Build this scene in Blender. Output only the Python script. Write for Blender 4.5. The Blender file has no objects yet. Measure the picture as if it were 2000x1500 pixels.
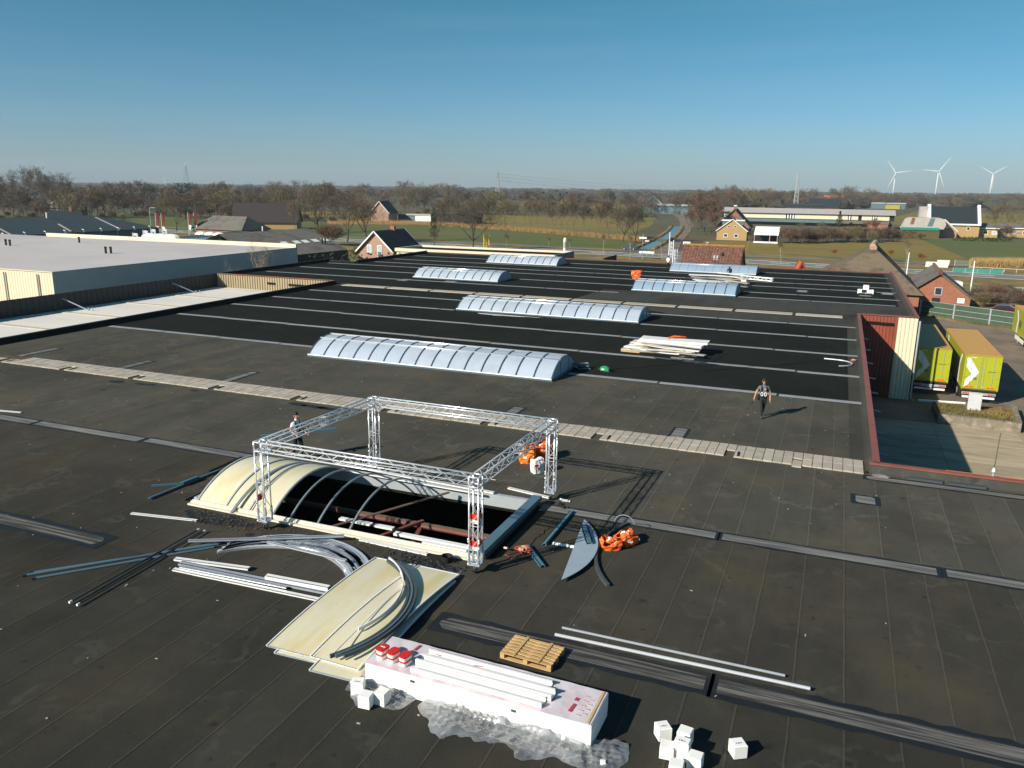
import bpy, bmesh, math, random
from mathutils import Vector, Matrix, Euler
random.seed(7)
R = math.radians
scene = bpy.context.scene
C = scene.collection

# ------------------------------------------------------------------ camera
# World: roof deck of the hall is z = 0, X runs along the roof strips, Y away from the camera.
CAM_H = 10.0
FPX = 1560.0                    # focal length in pixels of a 2000 px wide frame
AX = ((0.9267, -0.1003, 0.3621), (0.3755, 0.2161, -0.9013), (0.0121, 0.9712, 0.2379))
cam_d = bpy.data.cameras.new('camera')
cam_d.sensor_width = 36.0
cam_d.lens = 36.0 * FPX / 2000.0
cam_d.clip_start = 0.1
cam_d.clip_end = 30000
cam = bpy.data.objects.new('camera', cam_d)
C.objects.link(cam)
m3 = Matrix(AX)
m3 = m3.to_quaternion().to_matrix()
cam.matrix_world = Matrix.Translation((0, 0, CAM_H)) @ m3.to_4x4()
scene.camera = cam

# ------------------------------------------------------------------ world, sun, exposure
SUN_EL, SUN_DIR = R(29), Vector((-0.545, -0.838, 0))       # horizontal direction towards the sun
world = bpy.data.worlds.new('World')
scene.world = world
world.use_nodes = True
nt = world.node_tree
nt.nodes.clear()
sky = nt.nodes.new('ShaderNodeTexSky')
sky.sky_type = 'NISHITA'
sky.sun_disc = False
sky.sun_elevation = SUN_EL
sky.sun_rotation = math.atan2(SUN_DIR.x, SUN_DIR.y)
sky.air_density = 1.0
sky.dust_density = 0.4
sky.ozone_density = 2.5
tint = nt.nodes.new('ShaderNodeMix')
tint.data_type = 'RGBA'
tint.blend_type = 'MULTIPLY'
tint.inputs[0].default_value = 1.0
gco = nt.nodes.new('ShaderNodeTexCoord')
gsp = nt.nodes.new('ShaderNodeSeparateXYZ')
gmr = nt.nodes.new('ShaderNodeMapRange')
gmr.inputs[1].default_value = 0.0
gmr.inputs[2].default_value = 0.22
gmx = nt.nodes.new('ShaderNodeMix')
gmx.data_type = 'RGBA'
gmx.inputs[6].default_value = (0.81, 1.07, 1.58, 1)
gmx.inputs[7].default_value = (0.54, 1.20, 1.12, 1)
nt.links.new(gco.outputs['Generated'], gsp.inputs[0])
nt.links.new(gsp.outputs[2], gmr.inputs[0])
nt.links.new(gmr.outputs[0], gmx.inputs[0])
nt.links.new(gmx.outputs[2], tint.inputs[7])
bg = nt.nodes.new('ShaderNodeBackground')
bg.inputs['Strength'].default_value = 0.051
wo = nt.nodes.new('ShaderNodeOutputWorld')
hsv = nt.nodes.new('ShaderNodeHueSaturation')
hsv.inputs['Saturation'].default_value = 1.25
nt.links.new(sky.outputs[0], hsv.inputs['Color'])
nt.links.new(hsv.outputs[0], tint.inputs[6])
cmap = nt.nodes.new('ShaderNodeMapping')
cmap.inputs['Scale'].default_value = (2.2, 2.2, 34)
cno = nt.nodes.new('ShaderNodeTexNoise')
cno.inputs['Scale'].default_value = 1.6
cno.inputs['Detail'].default_value = 7
cmr = nt.nodes.new('ShaderNodeMapRange')
cmr.inputs[1].default_value = 0.48
cmr.inputs[2].default_value = 0.8
cmr.inputs[4].default_value = 0.05
cmx = nt.nodes.new('ShaderNodeMix')
cmx.data_type = 'RGBA'
cmx.inputs[7].default_value = (9.5, 10.2, 11.0, 1)
nt.links.new(gco.outputs['Generated'], cmap.inputs[0])
nt.links.new(cmap.outputs[0], cno.inputs[0])
nt.links.new(cno.outputs[0], cmr.inputs[0])
nt.links.new(cmr.outputs[0], cmx.inputs[0])
nt.links.new(tint.outputs[2], cmx.inputs[6])
nt.links.new(cmx.outputs[2], bg.inputs[0])
nt.links.new(bg.outputs[0], wo.inputs[0])

sun_d = bpy.data.lights.new('sun', 'SUN')
sun_d.energy = 5.0
sun_d.angle = R(0.53)
sun_d.color = (1.0, 0.93, 0.82)
sun = bpy.data.objects.new('sun', sun_d)
C.objects.link(sun)
to_sun = (SUN_DIR.normalized() * math.cos(SUN_EL) + Vector((0, 0, math.sin(SUN_EL))))
sun.rotation_euler = to_sun.to_track_quat('Z', 'Y').to_euler()
sun.location = (-30, -40, 60)

scene.render.engine = 'CYCLES'
scene.view_settings.view_transform = 'Standard'
scene.view_settings.look = 'None'
scene.view_settings.exposure = 0.4
scene.view_settings.gamma = 1.0
scene.view_settings.use_curve_mapping = False
scene.cycles.use_denoising = True
scene.cycles.max_bounces = 6
scene.cycles.volume_bounces = 0
scene.cycles.transparent_max_bounces = 12

# ------------------------------------------------------------------ helpers
GZ = -6.5                       # street level


def S(px, py, z=0.0):
    """Survey point: where the sight line through a frame position meets the level z."""
    v = m3 @ Vector((px - 1000.0, 750.0 - py, -FPX))
    t = (z - CAM_H) / v.z
    return Vector((v.x * t, v.y * t, z))


def SY(px, py, y):
    """The same for the upright plane at distance y."""
    v = m3 @ Vector((px - 1000.0, 750.0 - py, -FPX))
    t = y / v.y
    return Vector((v.x * t, y, v.z * t + CAM_H))


def SX(px, py, x):
    v = m3 @ Vector((px - 1000.0, 750.0 - py, -FPX))
    t = x / v.x
    return Vector((x, v.y * t, v.z * t + CAM_H))


class MB:
    def __init__(s):
        s.v, s.f = [], []

    def add(s, vs, fs):
        n = len(s.v)
        s.v += [tuple(v) for v in vs]
        s.f += [tuple(i + n for i in f) for f in fs]
        return s

    def box(s, x0, x1, y0, y1, z0, z1):
        return s.add([(x0, y0, z0), (x1, y0, z0), (x1, y1, z0), (x0, y1, z0), (x0, y0, z1), (x1, y0, z1), (x1, y1, z1), (x0, y1, z1)],
                     [(0, 3, 2, 1), (4, 5, 6, 7), (0, 1, 5, 4), (1, 2, 6, 5), (2, 3, 7, 6), (3, 0, 4, 7)])

    def obox(s, c, d, rot=(0, 0, 0)):
        m = Euler(rot).to_matrix()
        c = Vector(c)
        h = Vector(d) / 2
        vs = [c + m @ Vector((sx * h.x, sy * h.y, sz * h.z)) for sz in (-1, 1) for sx, sy in ((-1, -1), (1, -1), (1, 1), (-1, 1))]
        return s.add(vs, [(0, 3, 2, 1), (4, 5, 6, 7), (0, 1, 5, 4), (1, 2, 6, 5), (2, 3, 7, 6), (3, 0, 4, 7)])

    def beam(s, p, q, w, h, up=(0, 0, 1)):
        p, q = Vector(p), Vector(q)
        d = (q - p).normalized()
        u = Vector(up)
        sd = d.cross(u)
        if sd.length < 1e-4:
            sd = d.cross(Vector((1, 0, 0)))
        sd.normalize()
        u = sd.cross(d)
        o = [(-w / 2, -h / 2), (w / 2, -h / 2), (w / 2, h / 2), (-w / 2, h / 2)]
        vs = [e + sd * a + u * b for e in (p, q) for a, b in o]
        return s.add(vs, [(0, 1, 2, 3), (7, 6, 5, 4), (0, 4, 5, 1), (1, 5, 6, 2), (2, 6, 7, 3), (3, 7, 4, 0)])

    def path(s, pts, r, n=6, caps=True):
        pts = [Vector(p) for p in pts]
        k = len(pts)
        rs = r if isinstance(r, (list, tuple)) else [r] * k
        vs, fs = [], []
        ref = None
        for i, p in enumerate(pts):
            d = (pts[min(i + 1, k - 1)] - pts[max(i - 1, 0)])
            d = d.normalized() if d.length > 1e-9 else Vector((0, 0, 1))
            if ref is None:
                ref = Vector((0, 0, 1)) if abs(d.z) < 0.9 else Vector((1, 0, 0))
            a = d.cross(ref)
            if a.length < 1e-5:
                a = d.cross(Vector((0, 1, 0)))
            a.normalize()
            b = a.cross(d)
            ref = b
            for j in range(n):
                t = 2 * math.pi * j / n
                vs.append(p + (a * math.cos(t) + b * math.sin(t)) * rs[i])
        for i in range(k - 1):
            for j in range(n):
                j2 = (j + 1) % n
                fs.append((i * n + j, i * n + j2, (i + 1) * n + j2, (i + 1) * n + j))
        if caps:
            fs.append(tuple(range(n - 1, -1, -1)))
            fs.append(tuple((k - 1) * n + j for j in range(n)))
        return s.add(vs, fs)

    def tube(s, p, q, r, n=6, r2=None):
        return s.path([p, q], [r, r if r2 is None else r2], n)

    def strip(s, pts, w, h, up=(0, 0, 1)):
        """Bar of rectangular section w x h swept along pts."""
        pts = [Vector(p) for p in pts]
        k = len(pts)
        vs, fs = [], []
        for i, p in enumerate(pts):
            d = (pts[min(i + 1, k - 1)] - pts[max(i - 1, 0)]).normalized()
            sd = d.cross(Vector(up)).normalized()
            u = sd.cross(d)
            vs += [p + sd * a + u * b for a, b in ((-w / 2, -h / 2), (w / 2, -h / 2), (w / 2, h / 2), (-w / 2, h / 2))]
        for i in range(k - 1):
            for j in range(4):
                j2 = (j + 1) % 4
                fs.append((i * 4 + j, i * 4 + j2, i * 4 + 4 + j2, i * 4 + 4 + j))
        fs += [(3, 2, 1, 0), tuple(4 * (k - 1) + j for j in range(4))]
        return s.add(vs, fs)

    def prism(s, poly, z0, z1):
        n = len(poly)
        vs = [(p[0], p[1], z0) for p in poly] + [(p[0], p[1], z1) for p in poly]
        fs = [tuple(range(n - 1, -1, -1)), tuple(range(n, 2 * n))]
        fs += [(i, (i + 1) % n, n + (i + 1) % n, n + i) for i in range(n)]
        return s.add(vs, fs)

    def prismy(s, poly, y0, y1):
        n = len(poly)
        vs = [(p[0], y0, p[1]) for p in poly] + [(p[0], y1, p[1]) for p in poly]
        fs = [tuple(range(n)), tuple(range(2 * n - 1, n - 1, -1))]
        fs += [((i + 1) % n, i, n + i, n + (i + 1) % n) for i in range(n)]
        return s.add(vs, fs)

    def prismx(s, poly, x0, x1):
        n = len(poly)
        vs = [(x0, p[0], p[1]) for p in poly] + [(x1, p[0], p[1]) for p in poly]
        fs = [tuple(range(n - 1, -1, -1)), tuple(range(n, 2 * n))]
        fs += [(i, (i + 1) % n, n + (i + 1) % n, n + i) for i in range(n)]
        return s.add(vs, fs)

    def face(s, *pts):
        return s.add(pts, [tuple(range(len(pts)))])

    def grid(s, fn, nu, nv, thick=None):
        vs = [fn(i / nu, j / nv) for i in range(nu + 1) for j in range(nv + 1)]
        fs = [(i * (nv + 1) + j, (i + 1) * (nv + 1) + j, (i + 1) * (nv + 1) + j + 1, i * (nv + 1) + j + 1) for i in range(nu) for j in range(nv)]
        s.add(vs, fs)
        if thick:
            s.add([Vector(v) - Vector(thick) for v in vs], [f[::-1] for f in fs])
        return s

    def lathe(s, prof, c=(0, 0, 0), n=12):
        cx, cy, cz = c
        vs = [(cx + r * math.cos(2 * math.pi * j / n), cy + r * math.sin(2 * math.pi * j / n), cz + z) for r, z in prof for j in range(n)]
        fs = [(i * n + j, i * n + (j + 1) % n, (i + 1) * n + (j + 1) % n, (i + 1) * n + j) for i in range(len(prof) - 1) for j in range(n)]
        fs += [tuple(range(n - 1, -1, -1)), tuple((len(prof) - 1) * n + j for j in range(n))]
        return s.add(vs, fs)

    def blob(s, c, r, seed=0, jit=0.25, nu=8, nv=6):
        rnd = random.Random(seed)
        vs, fs = [], []
        for i in range(1, nv):
            th = math.pi * i / nv
            for j in range(nu):
                ph = 2 * math.pi * j / nu
                k = 1 + rnd.uniform(-jit, jit)
                vs.append((c[0] + r[0] * k * math.sin(th) * math.cos(ph), c[1] + r[1] * k * math.sin(th) * math.sin(ph), c[2] + r[2] * k * math.cos(th)))
        top, bot = len(vs), len(vs) + 1
        vs += [(c[0], c[1], c[2] + r[2]), (c[0], c[1], c[2] - r[2])]
        for i in range(nv - 2):
            for j in range(nu):
                j2 = (j + 1) % nu
                fs.append((i * nu + j, (i + 1) * nu + j, (i + 1) * nu + j2, i * nu + j2))
        for j in range(nu):
            j2 = (j + 1) % nu
            fs.append((top, j, j2))
            fs.append((bot, (nv - 2) * nu + j2, (nv - 2) * nu + j))
        return s.add(vs, fs)

    def mesh(s, name, m, smooth=False):
        me = bpy.data.meshes.new(name)
        me.from_pydata(s.v, [], s.f)
        if m is not None:
            for x in (m if isinstance(m, (list, tuple)) else [m]):
                me.materials.append(x)
        if smooth:
            me.polygons.foreach_set('use_smooth', [True] * len(me.polygons))
        me.update()
        return me

    def build(s, name, m, par=None, smooth=False, loc=None):
        return put(name, s.mesh(name, m, smooth), par, loc)


def put(name, me, par=None, loc=None, rot=None, sc=None):
    o = bpy.data.objects.new(name, me)
    C.objects.link(o)
    if par is not None:
        o.parent = par
    if loc is not None:
        o.location = loc
    if rot is not None:
        o.rotation_euler = rot
    if sc is not None:
        o.scale = sc if isinstance(sc, (tuple, list)) else (sc, sc, sc)
    return o


def tag(o, label=None, cat=None, group=None, kind=None):
    if label:
        o['label'] = label
    if cat:
        o['category'] = cat
    if group:
        o['group'] = group
    if kind:
        o['kind'] = kind
    return o


def thing(name, label, cat, loc=(0, 0, 0), rz=0.0, group=None):
    o = put(name, None, None, loc, (0, 0, rz))
    o.empty_display_size = 0.3
    return tag(o, label, cat, group)


def copy_tree(o, par=None):
    c = o.copy()
    C.objects.link(c)
    c.parent = par
    for ch in o.children:
        copy_tree(ch, c)
    return c


# ------------------------------------------------------------------ materials
def mat(name, col, rough=0.8, metal=0.0, var=0.12, scale=2.0, bump=0.0, bscale=40.0, spec=0.4, orand=0.0, col2=None, c2scale=0.4, c2lo=0.5, c2hi=0.65,
        stretch=(1, 1, 1), trans=0.0, alpha=1.0, space='pos', rvar=0.0):
    m = bpy.data.materials.new(name)
    m.use_nodes = True
    n, l = m.node_tree.nodes, m.node_tree.links
    b = n['Principled BSDF']
    b.inputs['Roughness'].default_value = rough
    b.inputs['Metallic'].default_value = metal
    b.inputs['Specular IOR Level'].default_value = spec
    if trans:
        b.inputs['Transmission Weight'].default_value = trans
    if alpha < 1:
        b.inputs['Alpha'].default_value = alpha
    if space == 'pos':
        src = n.new('ShaderNodeNewGeometry').outputs['Position']
    else:
        src = n.new('ShaderNodeTexCoord').outputs['Object']
    mp = n.new('ShaderNodeMapping')
    mp.inputs['Scale'].default_value = stretch
    l.new(src, mp.inputs[0])
    no = n.new('ShaderNodeTexNoise')
    no.inputs['Scale'].default_value = scale
    no.inputs['Detail'].default_value = 6
    no.inputs['Roughness'].default_value = 0.65
    l.new(mp.outputs[0], no.inputs[0])
    mr = n.new('ShaderNodeMapRange')
    mr.inputs[1].default_value = 0.25
    mr.inputs[2].default_value = 0.75
    mr.inputs[3].default_value = 1 - var
    mr.inputs[4].default_value = 1 + var
    l.new(no.outputs[0], mr.inputs[0])
    fac = mr.outputs[0]
    if orand:
        oi = n.new('ShaderNodeObjectInfo')
        mo = n.new('ShaderNodeMapRange')
        mo.inputs[3].default_value = 1 - orand
        mo.inputs[4].default_value = 1 + orand
        l.new(oi.outputs['Random'], mo.inputs[0])
        mu = n.new('ShaderNodeMath')
        mu.operation = 'MULTIPLY'
        l.new(fac, mu.inputs[0])
        l.new(mo.outputs[0], mu.inputs[1])
        fac = mu.outputs[0]
    base = None
    if col2 is not None:
        n2 = n.new('ShaderNodeTexNoise')
        n2.inputs['Scale'].default_value = c2scale
        n2.inputs['Detail'].default_value = 7
        n2.inputs['Roughness'].default_value = 0.6
        l.new(mp.outputs[0], n2.inputs[0])
        m2 = n.new('ShaderNodeMapRange')
        m2.inputs[1].default_value = c2lo
        m2.inputs[2].default_value = c2hi
        l.new(n2.outputs[0], m2.inputs[0])
        mx = n.new('ShaderNodeMix')
        mx.data_type = 'RGBA'
        mx.inputs[6].default_value = (*col, 1)
        mx.inputs[7].default_value = (*col2, 1)
        l.new(m2.outputs[0], mx.inputs[0])
        base = mx.outputs[2]
    vm = n.new('ShaderNodeVectorMath')
    vm.operation = 'SCALE'
    if base is None:
        vm.inputs[0].default_value = col
    else:
        l.new(base, vm.inputs[0])
    l.new(fac, vm.inputs['Scale'])
    l.new(vm.outputs[0], b.inputs['Base Color'])
    if rvar:
        rr = n.new('ShaderNodeMapRange')
        rr.inputs[3].default_value = max(0, rough - rvar)
        rr.inputs[4].default_value = min(1, rough + rvar)
        l.new(no.outputs[0], rr.inputs[0])
        l.new(rr.outputs[0], b.inputs['Roughness'])
    if bump:
        nb = n.new('ShaderNodeTexNoise')
        nb.inputs['Scale'].default_value = bscale
        nb.inputs['Detail'].default_value = 3
        l.new(mp.outputs[0], nb.inputs[0])
        bp = n.new('ShaderNodeBump')
        bp.inputs['Strength'].default_value = bump
        bp.inputs['Distance'].default_value = 0.02
        l.new(nb.outputs[0], bp.inputs['Height'])
        l.new(bp.outputs[0], b.inputs['Normal'])
    m['_base'] = 1
    return m


def nodes_of(m):
    return m.node_tree.nodes, m.node_tree.links


def mul_color(m, fac_socket, col):
    """Blend the base colour of a material towards col by a 0..1 socket."""
    n, l = nodes_of(m)
    b = n['Principled BSDF']
    old = b.inputs['Base Color'].links[0].from_socket
    mx = n.new('ShaderNodeMix')
    mx.data_type = 'RGBA'
    mx.inputs[7].default_value = (*col, 1)
    l.new(old, mx.inputs[6])
    l.new(fac_socket, mx.inputs[0])
    l.new(mx.outputs[2], b.inputs['Base Color'])


def rng(n, l, sock, a, b, c=0.0, d=1.0):
    r = n.new('ShaderNodeMapRange')
    for i, x in zip((1, 2, 3, 4), (a, b, c, d)):
        r.inputs[i].default_value = x
    l.new(sock, r.inputs[0])
    return r.outputs[0]


def mth(n, l, op, a, b=None):
    x = n.new('ShaderNodeMath')
    x.operation = op
    for i, v in enumerate((a, b)):
        if v is None:
            continue
        if isinstance(v, (int, float)):
            x.inputs[i].default_value = v
        else:
            l.new(v, x.inputs[i])
    return x.outputs[0]


def noise(n, l, vec, scale, detail=5, rough=0.6):
    x = n.new('ShaderNodeTexNoise')
    x.inputs['Scale'].default_value = scale
    x.inputs['Detail'].default_value = detail
    x.inputs['Roughness'].default_value = rough
    l.new(vec, x.inputs[0])
    return x.outputs[0]


def felt(name, col, dirt, seam, orand, dirt_amt, gen=True, stripe=1.0):
    """Bitumen roofing felt: granular, streaked along the roll, with ochre dirt, and paler lap seams."""
    m = mat(name, col, 0.95, 0, 0.16, 1.3, 0.35, 55, 0.05, orand, stretch=(1, 0.35, 1))
    n, l = nodes_of(m)
    pos = n.new('ShaderNodeNewGeometry').outputs['Position']
    fine = noise(n, l, pos, 9.0, 6, 0.75)
    mul_color(m, rng(n, l, fine, 0.55, 0.85, 0, 0.35), tuple(c * 1.9 for c in col))
    big = noise(n, l, pos, 0.33, 8, 0.68)
    mul_color(m, rng(n, l, big, 0.47, 0.70, 0, dirt_amt), dirt)
    dk = noise(n, l, pos, 0.11, 6, 0.6)
    mul_color(m, rng(n, l, dk, 0.48, 0.66, 0, 0.6), tuple(c * 0.58 for c in col))
    td = mth(n, l, 'ABSOLUTE', mth(n, l, 'SUBTRACT', noise(n, l, pos, 0.23, 5, 0.55), 0.52))
    tdm = mth(n, l, 'MULTIPLY', rng(n, l, td, 0.016, 0.004), rng(n, l, noise(n, l, pos, 0.6, 4, 0.6), 0.45, 0.6, 0, 0.4))
    mul_color(m, tdm, tuple(c * 1.9 for c in col))
    sc = noise(n, l, pos, 0.85, 9, 0.72)
    mul_color(m, rng(n, l, sc, 0.56, 0.78, 0, 0.55), tuple(c * 1.55 for c in col))
    sp = noise(n, l, pos, 2.3, 3, 0.5)
    mul_color(m, rng(n, l, sp, 0.66, 0.74, 0, 0.7), tuple(c * 0.5 for c in col))
    if gen:
        g = n.new('ShaderNodeTexCoord').outputs['Generated']
        sx = n.new('ShaderNodeSeparateXYZ')
        l.new(g, sx.inputs[0])
        wob = mth(n, l, 'ADD', sx.outputs[0], rng(n, l, noise(n, l, pos, 0.7, 3, 0.6), 0.3, 0.7, -0.014, 0.014))
        edge = mth(n, l, 'MULTIPLY', rng(n, l, wob, 0.945, 0.957), rng(n, l, wob, 0.985, 0.97))
        edge2 = rng(n, l, sx.outputs[0], 0.90, 0.945)
        brk = rng(n, l, noise(n, l, pos, 3.5, 4, 0.7), 0.28, 0.5)
        mul_color(m, mth(n, l, 'MULTIPLY', edge2, 0.12), tuple(c * 0.6 for c in col))
        mul_color(m, mth(n, l, 'MULTIPLY', mth(n, l, 'MULTIPLY', edge, brk), 0.55), seam)
    else:
        sx = n.new('ShaderNodeSeparateXYZ')
        l.new(pos, sx.inputs[0])
        fr = mth(n, l, 'FRACT', mth(n, l, 'DIVIDE', sx.outputs[0], stripe))
        brk = rng(n, l, noise(n, l, pos, 0.9, 4, 0.7), 0.38, 0.6)
        e = mth(n, l, 'MULTIPLY', rng(n, l, fr, 0.955, 0.97), brk)
        mul_color(m, mth(n, l, 'MULTIPLY', e, 0.5), seam)
        cell = n.new('ShaderNodeTexWhiteNoise')
        cell.noise_dimensions = '1D'
        l.new(mth(n, l, 'FLOOR', mth(n, l, 'DIVIDE', sx.outputs[0], stripe)), cell.inputs['W'])
        mul_color(m, rng(n, l, cell.outputs['Value'], 0.3, 1, 0, 0.3), tuple(c * 1.35 for c in col))
    return m


M = {}
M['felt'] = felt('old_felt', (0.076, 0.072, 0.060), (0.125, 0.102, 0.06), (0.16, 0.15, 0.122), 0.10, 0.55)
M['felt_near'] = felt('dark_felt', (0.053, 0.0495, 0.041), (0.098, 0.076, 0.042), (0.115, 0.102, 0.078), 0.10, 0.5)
M['felt_fore'] = felt('vignetted_felt', (0.041, 0.0405, 0.034), (0.08, 0.063, 0.036), (0.095, 0.086, 0.066), 0.10, 0.45)  # darker near row: vignetting of the lower frame put into the felt colour
M['felt_black'] = felt('black_felt', (0.0155, 0.0172, 0.0145), (0.025, 0.0245, 0.019), (0.03, 0.029, 0.025), 0, 0.35, False)
M['felt_grey'] = felt('grey_felt', (0.056, 0.056, 0.049), (0.08, 0.073, 0.056), (0.10, 0.097, 0.08), 0, 0.4, False)
M['bleed'] = mat('bitumen_bleed', (0.013, 0.014, 0.014), 0.5, 0, 0.3, 3, 0.3, 30, 0.4)
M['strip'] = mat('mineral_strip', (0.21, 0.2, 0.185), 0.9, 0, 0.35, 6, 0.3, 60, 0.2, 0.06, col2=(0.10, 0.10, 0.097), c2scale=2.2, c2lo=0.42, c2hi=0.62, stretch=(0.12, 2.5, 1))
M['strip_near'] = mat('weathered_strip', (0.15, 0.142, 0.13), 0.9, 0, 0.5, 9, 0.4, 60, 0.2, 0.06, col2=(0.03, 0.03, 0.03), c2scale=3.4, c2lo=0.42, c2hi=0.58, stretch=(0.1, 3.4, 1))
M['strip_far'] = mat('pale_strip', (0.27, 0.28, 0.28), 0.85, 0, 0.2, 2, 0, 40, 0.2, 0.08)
M['paver'] = mat('concrete_paver', (0.42, 0.37, 0.305), 0.9, 0, 0.16, 7, 0.3, 50, 0.2, 0.10, col2=(0.25, 0.22, 0.17), c2scale=3.5, c2lo=0.56, c2hi=0.72)
M['alu'] = mat('aluminium', (0.82, 0.83, 0.84), 0.27, 0.5, 0.05, 5, 0, 40, 0.6)
M['alu_bright'] = mat('bright_aluminium', (0.88, 0.88, 0.87), 0.2, 0.6, 0.03, 5, 0, 40, 0.6)
M['alu_dull'] = mat('dull_aluminium', (0.52, 0.56, 0.60), 0.3, 0.45, 0.1, 4, 0, 40, 0.5, 0.08)
M['alu_blue'] = mat('blue_grey_aluminium', (0.11, 0.19, 0.235), 0.4, 0.25, 0.1, 4)
M['alu_dark'] = mat('dark_aluminium', (0.06, 0.072, 0.078), 0.7, 0.0, 0.15, 4, spec=0.2)
M['white_metal'] = mat('white_coated_metal', (0.82, 0.81, 0.78), 0.35, 0.0, 0.05, 3, spec=0.5)
M['cream_metal'] = mat('cream_coated_metal', (0.76, 0.69, 0.55), 0.55, 0, 0.08, 1.5)
M['opal'] = mat('opal_polycarbonate', (0.42, 0.48, 0.56), 0.14, 0, 0.05, 0.8, spec=0.55, orand=0.05, col2=(0.36, 0.40, 0.45), c2scale=0.7, c2lo=0.5, c2hi=0.75)
M['opal_edge'] = mat('opal_end', (0.36, 0.45, 0.50), 0.25, 0, 0.1, 2)
M['yellow_pc'] = mat('yellowed_polycarbonate', (0.70, 0.645, 0.46), 0.38, 0, 0.06, 1.2, spec=0.4, orand=0.03, col2=(0.66, 0.53, 0.23), c2scale=0.9, c2lo=0.46, c2hi=0.72, stretch=(2.2, 0.5, 1))
M['yellow_pc2'] = mat('pale_yellowed_polycarbonate', (0.66, 0.61, 0.44), 0.35, 0, 0.06, 1.2, spec=0.4, orand=0.03, col2=(0.68, 0.58, 0.26), c2scale=0.8, c2lo=0.5, c2hi=0.7, stretch=(2.0, 0.6, 1))
M['black'] = mat('black_rubber', (0.012, 0.012, 0.012), 0.7)
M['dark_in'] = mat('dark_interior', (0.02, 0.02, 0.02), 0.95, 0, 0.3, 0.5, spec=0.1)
M['oxide'] = mat('red_oxide_steel', (0.16, 0.052, 0.036), 0.6, 0, 0.25, 3)
M['red_clad'] = mat('red_cladding', (0.26, 0.066, 0.04), 0.45, 0, 0.10, 0.8, col2=(0.2, 0.05, 0.035), c2scale=0.5)
M['cream_clad'] = mat('cream_cladding', (0.74, 0.63, 0.45), 0.5, 0, 0.06, 0.6)
M['tan_clad'] = mat('tan_cladding', (0.36, 0.285, 0.17), 0.55, 0, 0.1, 0.8)
M['grey_clad'] = mat('grey_cladding', (0.37, 0.42, 0.43), 0.5, 0, 0.07, 0.4)
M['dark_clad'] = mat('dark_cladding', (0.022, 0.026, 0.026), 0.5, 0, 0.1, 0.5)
M['white_roof'] = mat('white_membrane', (0.53, 0.49, 0.47), 0.8, 0, 0.07, 0.15, col2=(0.47, 0.42, 0.40), c2scale=0.06, c2lo=0.45, c2hi=0.7)
M['white_gravel'] = mat('pale_membrane', (0.72, 0.67, 0.6), 0.85, 0, 0.08, 0.3, col2=(0.52, 0.46, 0.38), c2scale=0.25, c2lo=0.55, c2hi=0.72, stretch=(0.3, 1, 1))
M['conc'] = mat('yard_concrete', (0.40, 0.325, 0.225), 0.9, 0, 0.2, 1.6, 0.2, 30, 0.2, 0.12, col2=(0.25, 0.20, 0.135), c2scale=0.6, c2lo=0.5, c2hi=0.7, stretch=(0.35, 1.3, 1))
M['joint'] = mat('pale_joint', (0.5, 0.46, 0.38), 0.9, 0, 0.2, 2)
M['asphalt'] = mat('yard_asphalt', (0.23, 0.18, 0.135), 0.9, 0, 0.14, 0.8, 0.2, 30, 0.2, col2=(0.165, 0.13, 0.10), c2scale=0.15, c2lo=0.45, c2hi=0.6)
M['road'] = mat('road_asphalt', (0.20, 0.195, 0.19), 0.9, 0, 0.1, 0.3)
M['ground'] = mat('ground_soil', (0.105, 0.085, 0.042), 0.95, 0, 0.3, 0.05, col2=(0.075, 0.08, 0.03), c2scale=0.011, c2lo=0.42, c2hi=0.6)
M['field'] = mat('field_grass', (0.088, 0.112, 0.018), 0.95, 0, 0.18, 0.25, col2=(0.12, 0.115, 0.035), c2scale=0.03, c2lo=0.45, c2hi=0.65, stretch=(0.4, 1.2, 1))
M['field_olive'] = mat('olive_grass', (0.21, 0.15, 0.025), 0.95, 0, 0.18, 0.25, col2=(0.125, 0.12, 0.022), c2scale=0.035, c2lo=0.48, c2hi=0.66, stretch=(0.4, 1.2, 1))
M['verge'] = mat('dry_verge', (0.25, 0.165, 0.055), 0.95, 0, 0.3, 0.4, col2=(0.11, 0.11, 0.035), c2scale=0.12, c2lo=0.42, c2hi=0.62)
M['brick'] = mat('red_brick', (0.32, 0.13, 0.075), 0.9, 0, 0.22, 3.0, 0.2, 20)
M['brick_pale'] = mat('pink_brick', (0.40, 0.25, 0.18), 0.9, 0, 0.18, 4)
M['brick_tan'] = mat('tan_brick', (0.42, 0.28, 0.12), 0.9, 0, 0.14, 3)
M['thatch'] = mat('thatch', (0.16, 0.125, 0.085), 0.95, 0, 0.28, 3.0, 0.5, 14, 0.1, col2=(0.085, 0.07, 0.055), c2scale=0.4, stretch=(1, 1, 3))
M['tile_dark'] = mat('dark_roof_tiles', (0.045, 0.032, 0.03), 0.6, 0, 0.15, 2)
M['tile_red'] = mat('brown_red_tiles', (0.21, 0.105, 0.075), 0.85, 0, 0.3, 2.4, 0.2, 20, 0.2, 0.2, col2=(0.13, 0.075, 0.055), c2scale=0.8)
M['tile_black'] = mat('black_roof_tiles', (0.022, 0.03, 0.034), 0.55, 0, 0.15, 1)
M['tile_orange'] = mat('orange_roof_tiles', (0.5, 0.13, 0.035), 0.8, 0, 0.15, 1)
M['slate'] = mat('grey_corrugated_roof', (0.16, 0.145, 0.125), 0.9, 0, 0.25, 1.5, 0.2, 10, 0.2, col2=(0.10, 0.095, 0.085), c2scale=0.3)
M['fibre'] = mat('pale_fibre_cement', (0.42, 0.38, 0.35), 0.85, 0, 0.12, 0.6)
M['teal_roof'] = mat('dark_teal_roof', (0.045, 0.065, 0.068), 0.7, 0, 0.1, 0.3)
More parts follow.
